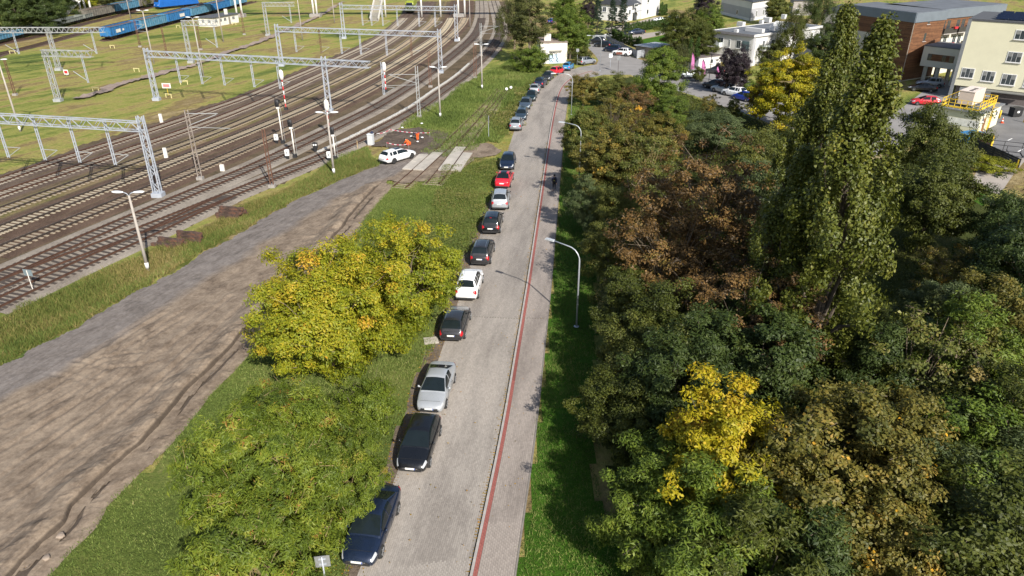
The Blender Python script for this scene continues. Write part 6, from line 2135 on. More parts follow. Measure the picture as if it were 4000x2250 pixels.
# ------------------------------------------------------------------ undergrowth and weeds (uncountable)
def thicket(name, label, poly, n, hmax, leaf, seed, size=(.22, .12), cl=1.0):
    rng = np.random.default_rng(seed)
    px = [p[0] for p in poly]; py = [p[1] for p in poly]
    x = rng.uniform(min(px), max(px), n * 2); y = rng.uniform(min(py), max(py), n * 2)
    ok = inside(poly, x + (fbm(x, y, 4, 3) - .5) * 5, y + (fbm(x + 30, y, 4, 3) - .5) * 6)
    x, y = x[ok][:n], y[ok][:n]
    k = len(x)
    top = hmax * np.clip((fbm(x, y, 3.0, 3) - .22) * 1.9, .05, 1)
    z = top * rng.random(k) ** .6
    P = np.stack([x, y, z], 1)
    nn = rng.normal(0, .6, (k, 3)) + [0, 0, .7]
    nn /= np.linalg.norm(nn, axis=1)[:, None]
    V, F = leaf_cloud(P, nn, size[0], size[1], rng, .3)
    t = np.clip(.15 + .7 * fbm(x + 9, y, 4, 3) + rng.normal(0, .13, k), 0, 1)
    me = fast_mesh(name, V, F, t)
    me.materials.append(LEAF[leaf])
    stuff(link(name, me), label, 'undergrowth')
WOODP = pxpoly([(2345, 420), (2480, 310), (2720, 390), (2900, 450), (3110, 545), (3420, 640), (3600, 600), (3700, 800), (3560, 900), (3700, 1000), (4050, 1050), (4200, 1500), (4300, 2500), (2560, 2500), (2460, 2120), (2390, 1900), (2390, 1600), (2400, 1300), (2390, 1000), (2380, 700)])
thicket('undergrowth', 'dark green undergrowth on the floor of the wood', WOODP, 45000, 1.6, 'dark', 61, (.26, .15))
WEEDP = pxpoly([(1780, 640), (1880, 615), (1945, 625), (1945, 690), (1925, 750), (1885, 850), (1835, 955), (1780, 1100), (1720, 1080), (1700, 930), (1700, 760), (1740, 690)])
thicket('weeds', 'tall brown and green weeds along the parked cars', WEEDP, 15000, .75, 'weed', 62, (.2, .05))
WEED2 = pxpoly([(1900, 500), (1960, 420), (2010, 360), (2060, 320), (2100, 290), (2170, 262), (2200, 262), (2165, 295), (2120, 330), (2085, 370), (2055, 420), (2025, 470), (2005, 515), (1965, 545), (1920, 545)])
thicket('weeds', 'shaggy weeds beside the upper row of cars', WEED2, 20000, 1.1, 'weed', 63, (.26, .08))
None and thicket('weeds', 'low green weeds at the foot of the yellow green trees', pxpoly([(1480, 1640), (1560, 1420), (1640, 1240), (1720, 1130), (1690, 1330), (1620, 1520), (1560, 1640), (1510, 1760), (1440, 1800)]), 9000, .5, 'weed', 64, (.2, .05))

# fallen leaves in the gutter, on the verge and below the crowns
def fallen():
    rng = np.random.default_rng(90)
    P, T = [], []
    i = rng.integers(START, int(np.searchsorted(KL[:, 1], 95)), 2600)
    N, _ = normals2d(KL)
    q = KL[i] + N[i] * np.abs(rng.normal(0, .12, len(i)))[:, None]
    q[:, 2] = .03
    P.append(q[:1500])
    q = KL[i] + N[i] * (ROAD_W + .5 + rng.normal(0, .45, len(i)))[:, None]
    q[:, 2] = .03
    P.append(q)
    q = KL[i] + N[i] * rng.uniform(-1.9, ROAD_W, len(i))[:, None]
    q[:, 2] = np.where(rng.random(len(i)) < 2, .125, .03)
    P.append(q[:260])
    P = np.vstack(P)
    nn = rng.normal(0, .25, (len(P), 3)) + [0, 0, 1]
    nn /= np.linalg.norm(nn, axis=1)[:, None]
    V, F = leaf_cloud(P, nn, .10, .06, rng)
    me = fast_mesh('fallen_leaves', V, F, np.clip(rng.normal(.6, .25, len(P)), 0, 1))
    me.materials.append(LEAF['amber'])
    stuff(link('fallen_leaves', me), 'yellow brown fallen leaves along the kerb and the verge', 'leaves')
fallen()

# ================================================================== buildings
def ray_plane(px, P0, P1):
    """along-wall distance and height where the surveyed line of sight meets the wall through P0 and P1"""
    u, v = (px[0] - 2000.0) / FPX, (px[1] - 1125.0) / FPX
    d = Vector((u, math.cos(PITCH) - v * math.sin(PITCH), -(math.sin(PITCH) + v * math.cos(PITCH))))
    e = Vector((P1[0] - P0[0], P1[1] - P0[1], 0)).normalized()
    n = Vector((e.y, -e.x, 0))
    t = n.dot(Vector((P0[0], P0[1], 0))) / n.dot(d)
    h = d * t
    return (Vector((h.x, h.y, 0)) - Vector((P0[0], P0[1], 0))).dot(e), CAM_H + h.z

M_PANE = mat('window_pane', (.045, .055, .062), .08, var=.25, scale=1.2, spec=.8)
M_FRAME = mat('window_frame', (.74, .74, .73), .5, var=.05)
M_SILL = mat('stone_sill', (.50, .49, .47), .8)
M_CURT = mat('curtain', (.20, .205, .20), .9, var=.2, scale=4)

class House:
    def __init__(self, name, label, foot, h, wall, cat='building'):
        self.o = Vector((foot[0][0], foot[0][1], 0))
        self.foot = [Vector((p[0], p[1], 0)) for p in foot]
        self.h = h
        self.t = thing(name, label, cat, self.o)
        self.L = [p - self.o for p in self.foot]
        if wall:
            MB().prism([(p.x, p.y) for p in self.L], 0, h).build('wall', wall, self.t, fix=True)
    def frame(self, i):
        a, b = self.L[i], self.L[(i + 1) % len(self.L)]
        e = (b - a).normalized()
        return a, e, Vector((e.y, -e.x, 0)), (b - a).length
    def slab(self, i, u, z, w, h, d, material, name, out=0.0, parent=None):
        """box on wall i: centre u along, z up"""
        a, e, n, _ = self.frame(i)
        c = a + e * u + n * (out + d / 2)
        m = MB().box((0, 0, 0), (w, d, h), math.atan2(e.y, e.x))
        m.v = [(x + c.x, y + c.y, zz + z) for x, y, zz in m.v]
        return m.build(name, material, parent or self.t)
    def window(self, i, u, z, w, h, mull=1, sill=True, pane=None, curtain=0.0, name='window'):
        f = self.slab(i, u, z, w + .18, h + .18, .05, M_FRAME, name, .004)
        k = mull + 1
        for j in range(k):
            pw = w / k - .06
            self.slab(i, u - w / 2 + (j + .5) * w / k, z, pw, h - .06, .012, pane or M_PANE, 'pane', .056, f)
            if curtain and (j != 1 or k == 2):
                self.slab(i, u - w / 2 + (j + .5) * w / k, z + h * (1 - curtain) / 2, pw, h * curtain, .006, M_CURT, 'blind', .069, f)
        if sill:
            self.slab(i, u, z - h / 2 - .13, w + .34, .07, .18, M_SILL, 'sill', .004, f)
        return f
    def flat_roof(self, material, over=.25, th=.25, name='roof'):
        c = sum(self.L, Vector()) / len(self.L)
        P = [c + (p - c) * (1 + over / (p - c).length) for p in self.L]
        return MB().prism([(p.x, p.y) for p in P], self.h + .004, self.h + th).build(name, material, self.t, fix=True)
    def px(self, i, x, y):
        a, b = self.foot[i], self.foot[(i + 1) % len(self.foot)]
        return ray_plane((x, y), a, b)
    def px_window(self, i, x0, y0, x1, y1, **kw):
        """window from two surveyed opposite corners"""
        a, b = self.px(i, x0, y0), self.px(i, x1, y1)
        return self.window(i, (a[0] + b[0]) / 2, (a[1] + b[1]) / 2, abs(b[0] - a[0]), abs(a[1] - b[1]), **kw)

M_WHITEW = mat('white_render', (.60, .59, .575), .9, var=.06, scale=.5)
M_WHITED = mat('stained_render', (.64, .61, .56), .9, var=.14, scale=.6, c2=(.46, .42, .37))
M_GREYW = mat('grey_render', (.36, .36, .38), .9, var=.06, scale=.5)
M_CREAM = mat('cream_render', (.66, .63, .46), .9, var=.05, scale=.5)
M_CREAM2 = mat('pale_cream_render', (.60, .57, .48), .9, var=.05, scale=.5)
M_ROOF = mat('bitumen_roof', (.115, .125, .14), .85, var=.2, scale=.4)
M_ROOFD = mat('dark_tile_roof', (.045, .05, .06), .7, var=.25, scale=1.0)
M_FASCIA = mat('zinc_fascia', (.185, .215, .25), .5, .3, var=.1, scale=.6)
M_DARK = mat('opening_shade', (.02, .02, .02), .9)
def clad_material():
    m = bpy.data.materials.new('timber_cladding')
    nt, b, _ = nodes_of(m)
    v = coords(nt, 'Object')
    br = nt.nodes.new('ShaderNodeTexBrick')
    mp = nt.nodes.new('ShaderNodeMapping')
    mp.inputs['Rotation'].default_value = (R(90), 0, 0)
    nt.links.new(v, mp.inputs[0]); nt.links.new(mp.outputs[0], br.inputs[0])
    br.inputs['Scale'].default_value = 1
    br.inputs['Brick Width'].default_value = 2.6
    br.inputs['Row Height'].default_value = .16
    br.inputs['Mortar Size'].default_value = .008
    br.inputs['Color1'].default_value = (.115, .048, .020, 1)
    br.inputs['Color2'].default_value = (.215, .098, .042, 1)
    br.inputs['Mortar'].default_value = (.05, .02, .01, 1)
    c = mixc(nt, .5, br.outputs[0], ramp(nt, noise(nt, 2.2, 4, .6, v), [(.3, (.6, .6, .6)), (.7, (1.25, 1.2, 1.15))]), 'MULTIPLY')
    nt.links.new(c, b.inputs['Base Color'])
    b.inputs['Roughness'].default_value = .75
    return m
M_CLAD = clad_material()

# shed with painted letters ------------------------------------------
a, b = S(2110, 250), S(2214, 246)
e = (b - a).normalized(); n = Vector((-e.y, e.x, 0))
H_ = House('graffiti_shed', 'derelict white shed with curly spray painted letters on its wall', [a, b, b + n * 8 + Vector((1.2, 0, 0)), a + n * 8 + Vector((1.2, 0, 0))], 4.15, M_WHITED)
H_.flat_roof(mat('shed_roof', (.24, .19, .16), .9, var=.25), .12, .18)
H_.slab(0, 3.3, 2.55, 2.6, .25, .35, mat('grey_canopy', (.26, .25, .22), .9), 'canopy')
H_.slab(0, 3.2, .95, 2.6, 1.9, .02, mat('faded_blue_paint', (.42, .52, .60), .9, var=.25, scale=1.2), 'painted_door', .004)
M_SPRAY = mat('spray_paint', (.02, .03, .06), .8)
def spray(h, u, z, pts, r=.05):
    aa, ee, nn, _ = h.frame(0)
    P = [aa + ee * (u + x) + nn * .035 + Vector((0, 0, z + y)) for x, y in pts]
    return MB().tube(P, r, 5).build('spray_letter', M_SPRAY, h.t)
circ = lambda rx, ry, k=14, f=1.0: [(rx * math.cos(6.283 * i / k * f), ry * math.sin(6.283 * i / k * f)) for i in range(k + 1)]
spray(H_, 1.45, 1.55, circ(.42, .55)); spray(H_, 2.35, 1.6, circ(.38, .6)); spray(H_, 2.95, 1.6, circ(.32, .6, 14, .8))
spray(H_, 3.4, 1.2, [(0, .9), (.25, .6), (.1, .2), (.35, -.2), (.15, -.6), (.45, -.9)], .07)
spray(H_, 2.2, .6, [(-.3, .3), (0, -.2), (.2, .2), (.5, -.3)], .06)
H_.slab(0, 1.3, .35, 1.4, .6, .01, mat('white_spray', (.72, .72, .72), .9), 'spray_patch', .008)
m = MB().box((1.6, 3.2, 4.95), (1.4, 1.2, 1.3)).build('chimney', M_WHITED, H_.t)

# white house with the spruces ---------------------------------------
Rc, Dr = S(2573, 58), S(2481, 80)
e = (Dr - Rc).normalized(); n = Vector((e.y, -e.x, 0)); n = n if n.x < 0 else -n
A0, A1 = Rc, Rc + e * 14.5
H_ = House('white_house', 'large white rendered house behind the three spruces', [A1, A0, A0 + n * 11, A1 + n * 11], 9.0, M_WHITEW)
H_.flat_roof(M_ROOFD, .4, .3)
dz = H_.px(0, 2484, 55)
H_.slab(0, H_.px(0, 2482, 72)[0], 1.15, 1.7, 2.3, .05, M_PANE, 'door', .004)
H_.slab(0, H_.px(0, 2486, 50)[0], 2.75, 3.0, .14, 1.2, mat('grey_porch', (.35, .36, .38), .6), 'porch_roof', .004)
H_.px_window(0, 2478, 27, 2492, 14)
H_.px_window(0, 2525, 55, 2533, 36, mull=0)
H_.px_window(0, 2528, 10, 2536, -2, mull=0)
W0, W1 = A1 + Vector((0.0, 0, 0)), A1 + e * 9 + n * 1.0
H2 = House('white_house_wing', 'low wing of the white house with a dark pitched roof', [W1, W0 + n * .6, W0 + n * 10, W1 + n * 9.5], 4.7, M_WHITEW)
c0, c1, c2, c3 = H2.L
rm = MB()
ra, rb = (c0 + c3) / 2 + Vector((0, 0, 7.2)), (c1 + c2) / 2 + Vector((0, 0, 7.2))
up = Vector((0, 0, 4.6))
out = .5
x = (c1 - c0).normalized(); y = (c3 - c0).normalized()
q = [c0 - x * out - y * out + up, c1 + x * out - y * out + up, c2 + x * out + y * out + up, c3 - x * out + y * out + up]
rm.add([q[0], q[1], q[2], q[3], ra - x * out, rb + x * out], [(0, 1, 5, 4), (2, 3, 4, 5), (3, 0, 4), (1, 2, 5)])
rm.build('roof', M_ROOFD, H2.t, fix=True)
for u in (2.2, 6.0):
    H2.window(0, u, 2.6, 1.2, 1.4)
    H2.window(3, u, 3.2, 1.1, 1.4)

# grey and white house -------------------------------------------------
Cn, Lf, Rt = S(2930, 83), S(2812, 54), S(2996, 70)
e1, e2 = (Lf - Cn).normalized(), (Rt - Cn).normalized()
H_ = House('grey_white_house', 'grey and white rendered house with small dark windows', [Lf, Cn, Rt, Rt + e1 * 18], 5.5, M_WHITEW)
for i in (0, 1):
    _, _, _, ln = H_.frame(i)
    H_.slab(i, ln / 2, 2.2, ln - .1, 2.7, .02, M_GREYW, 'grey_band', .004)
c = sum(H_.L, Vector()) / 4
P = [c + (p - c) * 1.06 for p in H_.L]
MB().add([(p.x, p.y, 5.5) for p in P] + [(c.x, c.y, 7.8)], [(0, 1, 4), (1, 2, 4), (2, 3, 4), (3, 0, 4)]).build('roof', M_ROOFD, H_.t, fix=True)
H_.px_window(0, 2876, 55, 2884, 40, mull=0, sill=False)
H_.px_window(1, 2951, 64, 2958, 42, mull=0, sill=False)
H_.px_window(1, 2978, 58, 2985, 37, mull=0, sill=False)
H_.slab(0, H_.frame(0)[3] - .3, 2.7, .12, 5.4, .1, M_FASCIA, 'downpipe', .03)

# white apartment house with the flat roof ----------------------------
A, B, C_, = Vector((43.2, 160, 0)), Vector((49.4, 152.6, 0)), Vector((68.9, 167.6, 0))
H_ = House('apartment_house', 'white two storey apartment house with a flat dark roof and chimneys', [A, B, C_, A + (C_ - B)], 6.0, M_WHITEW)
rf = H_.flat_roof(M_ROOF, .35, .22)
for i in range(4):
    _, _, _, ln = H_.frame(i)
    H_.slab(i, ln / 2, 6.05, ln + .6, .5, .12, mat('roof_edge', (.20, .19, .20), .8) if i == 0 else M_WHITEW, 'roof_edge', .25)
H_.slab(0, .35, 3.0, .6, 6.0, .1, M_GREYW, 'corner_strip', .006)
H_.slab(1, .45, 3.0, .8, 6.0, .1, M_GREYW, 'corner_strip', .006)
H_.px_window(0, 2803, 178, 2827, 148)
H_.px_window(0, 2847, 183, 2854, 155, mull=0)
H_.px_window(0, 2876, 187, 2895, 159)
H_.px_window(0, 2799, 240, 2818, 212)
s_ = H_.px(0, 2912, 180)
H_.slab(0, s_[0], s_[1], 1.7, 1.9, .05, mat('notice_green', (.10, .15, .16), .6, var=.3, scale=6), 'wall_board', .004)
for x0, y0, x1, y1 in ((2944, 195, 2952, 166), (2974, 198, 2988, 158), (3010, 183, 3027, 154), (2970, 242, 2985, 220), (3165, 155, 3176, 127)):
    H_.px_window(1, x0, y0, x1, y1, mull=1 if x1 - x0 > 10 else 0, sill=False)
def balcony(h, i, u, z, w, d=1.3, mat_=None):
    b_ = h.slab(i, u, z, w, .16, d, M_CONC, 'balcony', .004)
    h.slab(i, u, z + .55, w, .95, .05, mat_ or M_WHITEW, 'parapet', d - .05, b_)
    for s in (-1, 1):
        h.slab(i, u + s * (w / 2 - .03), z + .55, .05, .95, d - .06, mat_ or M_WHITEW, 'side_panel', .004, b_)
balcony(H_, 0, H_.px(0, 2800, 190)[0] - .3, 3.05, 3.2, 1.3, mat('frosted_glass', (.50, .54, .54), .25))
balcony(H_, 1, H_.px(1, 2980, 200)[0], 3.05, 3.4, 1.3, mat('frosted_glass', (.50, .54, .54), .25))
balcony(H_, 1, 22.0, 3.05, 4.0, 1.3, mat('frosted_glass', (.50, .54, .54), .25))
def roof_box(h, x, y, sx, sy, sz, material, name, zz=None):
    p = site(x, y, h.h + .3) - h.o
    e_ = h.frame(1)[1]
    m = MB().box((0, 0, 0), (sx, sy, sz), math.atan2(e_.y, e_.x))
    m.v = [(a_ + p.x, b_ + p.y, c_ + h.h + .2 + sz / 2) for a_, b_, c_ in m.v]
    return m.build(name, material, h.t)
roof_box(H_, 2894, 100, 1.0, 1.6, .9, M_WHITEW, 'chimney')
cb = roof_box(H_, 2948, 122, .9, 4.2, .75, M_WHITEW, 'chimney')
roof_box(H_, 2876, 124, .6, .8, .6, M_WHITEW, 'vent')
roof_box(H_, 2974, 90, .7, .8, .8, M_WHITEW, 'chimney')
roof_box(H_, 2997, 84, 1.0, 1.7, 1.0, M_WHITEW, 'chimney')
roof_box(H_, 3018, 117, .8, 1.2, .9, M_WHITEW, 'chimney')
roof_box(H_, 3048, 100, .8, 1.2, .9, M_WHITEW, 'chimney')
roof_box(H_, 3061, 72, .8, 1.0, 1.0, M_WHITEW, 'chimney')
p = site(3035, 97, 7.4)
t = thing('satellite_dish', 'white satellite dish on the apartment house roof', 'dish', (p.x, p.y, 6.22), R(-25))
MB().lathe([(.02, .12), (.4, .08), (.75, -.06), (.78, -.08), (.72, -.08), (.02, .06)], 16, (0, 0, 1.2), 'y').build('dish', M_WHITE, t, smooth=True, fix=True)
MB().tube([(0, .1, 0), (0, .1, 1.2)], .04, 6).build('mast', M_GALV, t)
MB().bar((0, -.05, 1.2), (0, -.7, .9), .04).build('arm', M_GALV, t)
# low garages
a, b = S(2726, 273), S(2812, 262)
e = (b - a).normalized(); n = Vector((-e.y, e.x, 0))
H_ = House('garage_row', 'low white garages with dark sloping roofs beside the thujas', [a, b, b + n * 4.5, a + n * 4.5], 2.3, M_WHITEW)
H_.flat_roof(mat('brown_roof', (.12, .10, .10), .85, var=.2), .25, .2)
H_.slab(0, 1.4, 1.0, 1.6, 1.9, .04, mat('garage_gate', (.60, .62, .63), .6), 'gate', .004)
H_.window(0, 3.6, 1.4, .8, .8, mull=0)

# upper houses behind -------------------------------------------------
def simple_house(name, label, px_l, px_c, px_r, h, depth, wall, roof_, wins):
    Lf, Cn, Rt = S(*px_l), S(*px_c), S(*px_r)
    H = House(name, label, [Lf, Cn, Rt, Rt + (Lf - Cn)], h, wall)
    c = sum(H.L, Vector()) / 4
    P = [c + (p - c) * 1.07 for p in H.L]
    MB().add([(p.x, p.y, h) for p in P] + [(c.x, c.y, h + 1.6)], [(0, 1, 4), (1, 2, 4), (2, 3, 4), (3, 0, 4)]).build('roof', roof_, H.t, fix=True)
    for w_ in wins:
        H.px_window(*w_[:5], **(w_[5] if len(w_) > 5 else {}))
    return H
simple_house('grey_villa', 'grey villa half hidden behind the weeping tree', (3080, 44), (3092, 62), (3170, 60), 4.6, 9, mat('taupe_render', (.27, .25, .235), .9), M_ROOFD, [(1, 3104, 56, 3124, 34)])
H_ = simple_house('white_villa', 'white villa with a balcony left of the poplar tops', (3228, 130), (3200, 142), (3300, 152), 6.4, 9, M_WHITEW, M_ROOFD, [(1, 3220, 134, 3250, 110), (1, 3264, 72, 3286, 46)])
u_, z_ = H_.px(1, 3265, 95)
balcony(H_, 1, u_, z_ - .6, 4.2, 1.4, mat('dark_railing', (.06, .06, .065), .6))

# timber clad block ---------------------------------------------------
Q, QR, QL = Vector((73, 136.5, 0)), Vector((81.2, 141.3, 0)), Vector((67.2, 152.5, 0))
H_ = House('timber_clad_block', 'tall apartment block clad in brown timber under a grey metal parapet', [QL, Q, QR, QR + (QL - Q)], 12.0, M_CREAM2)
for i, (u0, u1, z0, z1) in ((0, (0.1, 16.9, 7.6, 10.4)), (0, (12.2, 16.95, .2, 7.58)), (1, (.05, 9.4, .2, 10.4))):
    H_.slab(i, (u0 + u1) / 2, (z0 + z1) / 2, u1 - u0, z1 - z0, .06, M_CLAD, 'cladding', .006)
for i in (0, 1, 2):
    _, _, _, ln = H_.frame(i)
    H_.slab(i, ln / 2, 11.25, ln + .2, 1.65, .16, M_FASCIA, 'parapet', .02)
H_.flat_roof(M_ROOF, .0, .12)
H_.px_window(1, 3621, 93, 3638, 61, mull=0)
H_.px_window(1, 3603, 160, 3620, 128, mull=0)
# recessed balcony wing
e = (QR - Q).normalized(); n = Vector((-e.y, e.x, 0))
B0 = QR + n * 1.2
H2 = House('balcony_wing', 'wing with glazed balconies and red flower boxes beside the timber block', [B0, B0 + e * 22, B0 + e * 22 + n * 12, B0 + n * 12], 12.0, M_CREAM2)
H2.slab(0, 11, 11.25, 22, 1.65, .3, M_FASCIA, 'parapet', .02)
H2.slab(0, 11, 9.0, 22, 2.6, .06, M_CLAD, 'cladding', .006)
H2.flat_roof(M_ROOF, .0, .12)
for z in (8.1, 5.2):
    for u in (2.6, 7.4, 12.2):
        H2.window(0, u - .8, z + .9, 1.1, 2.0, mull=1, sill=False)
        H2.window(0, u + .9, z + .9, 1.1, 2.0, mull=1, sill=False)
        balcony(H2, 0, u, z - .35, 4.2, 1.3, mat('balcony_glass', (.05, .045, .045), .3))
        fl = H2.slab(0, u + 1.2, z + .7, 1.0, .35, .3, mat('red_geranium', (.55, .02, .03), .8, var=.4, scale=9), 'flower_box', 1.3)
# bridge wing on pillars
a, b = site(3592, 256, 2.9), site(3732, 274, 2.9)
a.z = b.z = 0
e = (b - a).normalized(); n = Vector((-e.y, e.x, 0))
H3 = House('bridge_wing', 'cream wing on pillars with a ribbon window and brown panels', [a, b, b + n * 7, a + n * 7], 6.4, None)
MB().prism([(p.x, p.y) for p in H3.L], 2.9, 6.4).build('wall', M_CREAM2, H3.t, fix=True)
H3.flat_roof(M_ROOF, .1, .15)
_, _, _, ln = H3.frame(0)
f_ = H3.slab(0, ln * .53, 4.6, ln * .72, 1.15, .04, M_CLAD, 'panel_strip', .004)
for k in (.22, .62, .82):
    H3.slab(0, ln * k, 4.6, ln * .11, 1.05, .03, M_PANE, 'pane', .046, f_)
for u in (.15, .5, .95):
    for dd in (.6, 6.0):
        p = a - H3.o + e * ln * u + n * dd
        MB().box((p.x, p.y, 1.45), (.5, .5, 2.88)).build('pillar', M_CREAM2, H3.t)

# cream works building ------------------------------------------------
T0, T1_ = site(3790, 80, 12.4), site(4000, 106, 12.4)
T0.z = T1_.z = 0
e = Vector((.78, -.625, 0)); n = Vector((-e.y, e.x, 0))
H_ = House('cream_building', 'cream rendered four storey building with white framed windows', [T0, T0 + e * 40, T0 + e * 40 + n * 14, T0 + n * 14], 12.4, None)
MB().prism([(p.x, p.y) for p in H_.L], 2.2, 12.4).build('wall', M_CREAM, H_.t, fix=True)
pl_ = [H_.L[0] + e * .5 + n * .8, H_.L[1] + n * .8, H_.L[2], H_.L[3] + e * .5]
MB().prism([(p.x, p.y) for p in pl_], 0, 2.2).build('ground_floor', mat('dark_plinth', (.14, .12, .115), .9), H_.t, fix=True)
MB().prism([(p.x, p.y) for p in [H_.L[0] - e * .25 - n * .1, H_.L[0] - n * .1 + e * .25, H_.L[0] + n * .3 + e * .25, H_.L[0] + n * .3 - e * .25]], 0, 12.6).build('corner_pillar', mat('grey_pillar', (.18, .19, .2), .7), H_.t, fix=True)
rf = H_.flat_roof(mat('roof_felt', (.075, .078, .085), .9), .25, .3)
for x0, y0, x1, y1 in ((3752, 300, 3808, 270), (3832, 314, 3890, 282), (3908, 328, 3972, 294), (3930, 240, 3996, 207), (3962, 152, 4030, 122), (3996, 338, 4060, 308)):
    H_.px_window(0, x0, y0, x1, y1, mull=2, curtain=.45)
p0 = H_.px(0, 3752, 362)
H_.slab(0, 3.4, 1.15, 4.6, 1.5, .04, M_WHITE, 'notice_banner', -.76)
H_.slab(0, 8.0, 2.05, 6.0, .12, 1.6, mat('canopy_steel', (.16, .16, .15), .7), 'canopy', .004)
MB().box((H_.L[0] + e * 22 - n * .35).to_tuple()[:2] + (2.3,), (1.2, .6, .7), math.atan2(e.y, e.x)).build('air_conditioner', M_OFFW, H_.t)
PN = mat('solar_cell', (.008, .012, .03), .12, .2, var=.3, scale=2, spec=.8)
PF = mat('solar_frame', (.45, .46, .48), .4, .5)
for r_ in range(3):
    for k in range(14):
        c = H_.L[0] + e * (4.2 + k * 1.75 - r_ * .0) + n * (1.5 + r_ * 2.6)
        m = MB()
        s1 = e * .82; dn = n * .85
        q = [c - s1 - dn + Vector((0, 0, 12.85)), c + s1 - dn + Vector((0, 0, 12.85)), c + s1 + dn + Vector((0, 0, 13.5)), c - s1 + dn + Vector((0, 0, 13.5))]
        m.add(q + [v - Vector((0, 0, .05)) for v in q], [(0, 1, 2, 3), (7, 6, 5, 4), (0, 4, 5, 1), (1, 5, 6, 2), (2, 6, 7, 3), (3, 7, 4, 0)])
        m.build('solar_panel', PN, rf)

# generator house -----------------------------------------------------
F0, F1 = Vector((65.0, 98.3, 0)), Vector((71.2, 104.0, 0))
e = (F1 - F0).normalized(); n = Vector((-e.y, e.x, 0))
H_ = House('generator_house', 'small cream generator house with yellow railings on its roof', [F0 + n * 6.2, F0, F1, F1 + n * 6.2], 2.9, M_CREAM)
H_.flat_roof(mat('grey_felt', (.17, .18, .19), .85, var=.15), .5, .16)
_, _, _, ln = H_.frame(0)
H_.slab(0, ln / 2, 1.35, ln - .1, 1.0, .02, mat('white_band', (.66, .65, .6), .9), 'white_band', .004)
H_.slab(1, 2.0, 1.0, 1.0, 2.0, .05, mat('brown_door', (.22, .10, .04), .7), 'door', .004)
H_.slab(1, 4.6, 1.0, .9, 1.9, .05, mat('brown_door', (.22, .10, .04), .7), 'door', .004)
H_.window(1, 6.8, 1.9, .9, .6, mull=0); H_.window(1, .9, 2.0, .7, .6, mull=0)
def local(h, u, v, z):
    a_, e_, n_, _ = h.frame(1)
    return a_ + e_ * u - n_ * v + Vector((0, 0, z))
rlg = MB()
pc = [local(H_, .2, .6, 0), local(H_, 7.4, .6, 0), local(H_, 7.4, 5.4, 0), local(H_, .2, 5.4, 0)]
for z, w_ in ((3.25, .22), (3.75, .06), (4.25, .06)):
    for i in range(4):
        rlg.bar(pc[i] + Vector((0, 0, z)), pc[(i + 1) % 4] + Vector((0, 0, z)), .07, w_)
for i in range(4):
    for k in range(6):
        p = pc[i].lerp(pc[(i + 1) % 4], k / 6)
        rlg.bar(p + Vector((0, 0, 3.06)), p + Vector((0, 0, 4.25)), .06)
rlg.build('roof_railing', M_YEL, H_.t)
lad = MB()
for s in (-.25, .25):
    lad.bar(local(H_, 3.4 + s, -.25, .1), local(H_, 3.4 + s, -.25, 4.3), .06)
for k in range(13):
    lad.bar(local(H_, 3.15, -.25, .3 + k * .3), local(H_, 3.65, -.25, .3 + k * .3), .05)
for k in range(5):
    c = local(H_, 3.4, -.6, 1.6 + k * .6)
    lad.bar(c + (c * 0) + Vector((-.3, 0, 0)), c + Vector((.3, 0, 0)), .04)
lad.build('ladder', M_YEL, H_.t)
gc = local(H_, 4.0, 3.0, 3.4) + H_.o
t = thing('generator_unit', 'beige box shaped generator on the roof behind yellow railings', 'generator', (gc.x, gc.y, 3.36), math.atan2(e.y, e.x))
M_BEIGE = mat('beige_steel', (.60, .50, .42), .6, var=.05)
MB().box((0, 0, .95), (4.6, 1.9, 1.8)).build('housing', M_BEIGE, t)
MB().box((0, 0, 1.9), (4.7, 2.0, .1)).build('lid', mat('beige_lid', (.66, .57, .50), .6), t)
for x in (-1.5, -.5, .5):
    MB().box((x, -.2, 1.955), (.6, .5, .02)).build('vent', M_BLACK, t)
MB().box((0, 0, .02), (4.4, 1.8, .05)).build('skid', M_BLACK, t)

# ------------------------------------------------------------------ fences, gate, yard things
def panel_fence(label, a, b, h, n, slat, post, slats=6, name='slatted_fence', gap=.04):
    A_, B_ = a, b
    t = thing(name, label, 'fence', A_)
    d = (B_ - A_)
    L_ = d.length / n
    d.normalize()
    rz = math.atan2(d.y, d.x)
    sl = MB().box((L_ / 2, 0, 0), (L_ - .08, .03, h / slats - gap)).mesh('slat'); sl.materials.append(slat)
    po = MB().box((0, 0, h / 2 + .03), (.09, .09, h + .06)).mesh('post'); po.materials.append(post)
    for i in range(n + 1):
        link('post', po, t, d * (i * L_), rz)
        if i < n:
            for k in range(slats):
                link('slat', sl, t, d * (i * L_) + Vector((0, 0, (k + .5) * h / slats)), rz)
    return t
M_SLATG = mat('grey_slat', (.20, .215, .235), .7, var=.12)
panel_fence('long grey slatted fence behind the cars in the lane', S(2369, 166), S(2487, 227), 1.6, 12, M_SLATG, mat('fence_post', (.12, .13, .14), .7), 4)
panel_fence('pale grey sliding gate at the end of the slatted fence', S(2487, 229), S(2522, 222), 1.7, 2, mat('pale_gate', (.36, .38, .41), .6), M_SLATG, 5, 'slatted_gate')
panel_fence('pale fence panel at the garden entrance', S(2312, 160), S(2366, 162), 1.5, 3, mat('pale_gate', (.36, .38, .41), .6), M_SLATG, 6, 'slatted_gate')
a, b = S(2548, 228), S(2622, 216)
e = (b - a).normalized(); n = Vector((-e.y, e.x, 0))
H_ = House('garden_shed', 'open garden shed with a pale sheet roof behind the lawn', [a, b, b + n * 5, a + n * 5], 2.2, mat('shed_boards', (.30, .26, .2), .9, var=.2))
H_.flat_roof(mat('sheet_roof', (.38, .40, .42), .6, .2, var=.1), .5, .1)
H_.slab(0, 2.0, 1.0, 2.6, 1.9, .03, M_DARK, 'opening', .004)  # flat black panel on the wall, shade of the interior put into colour
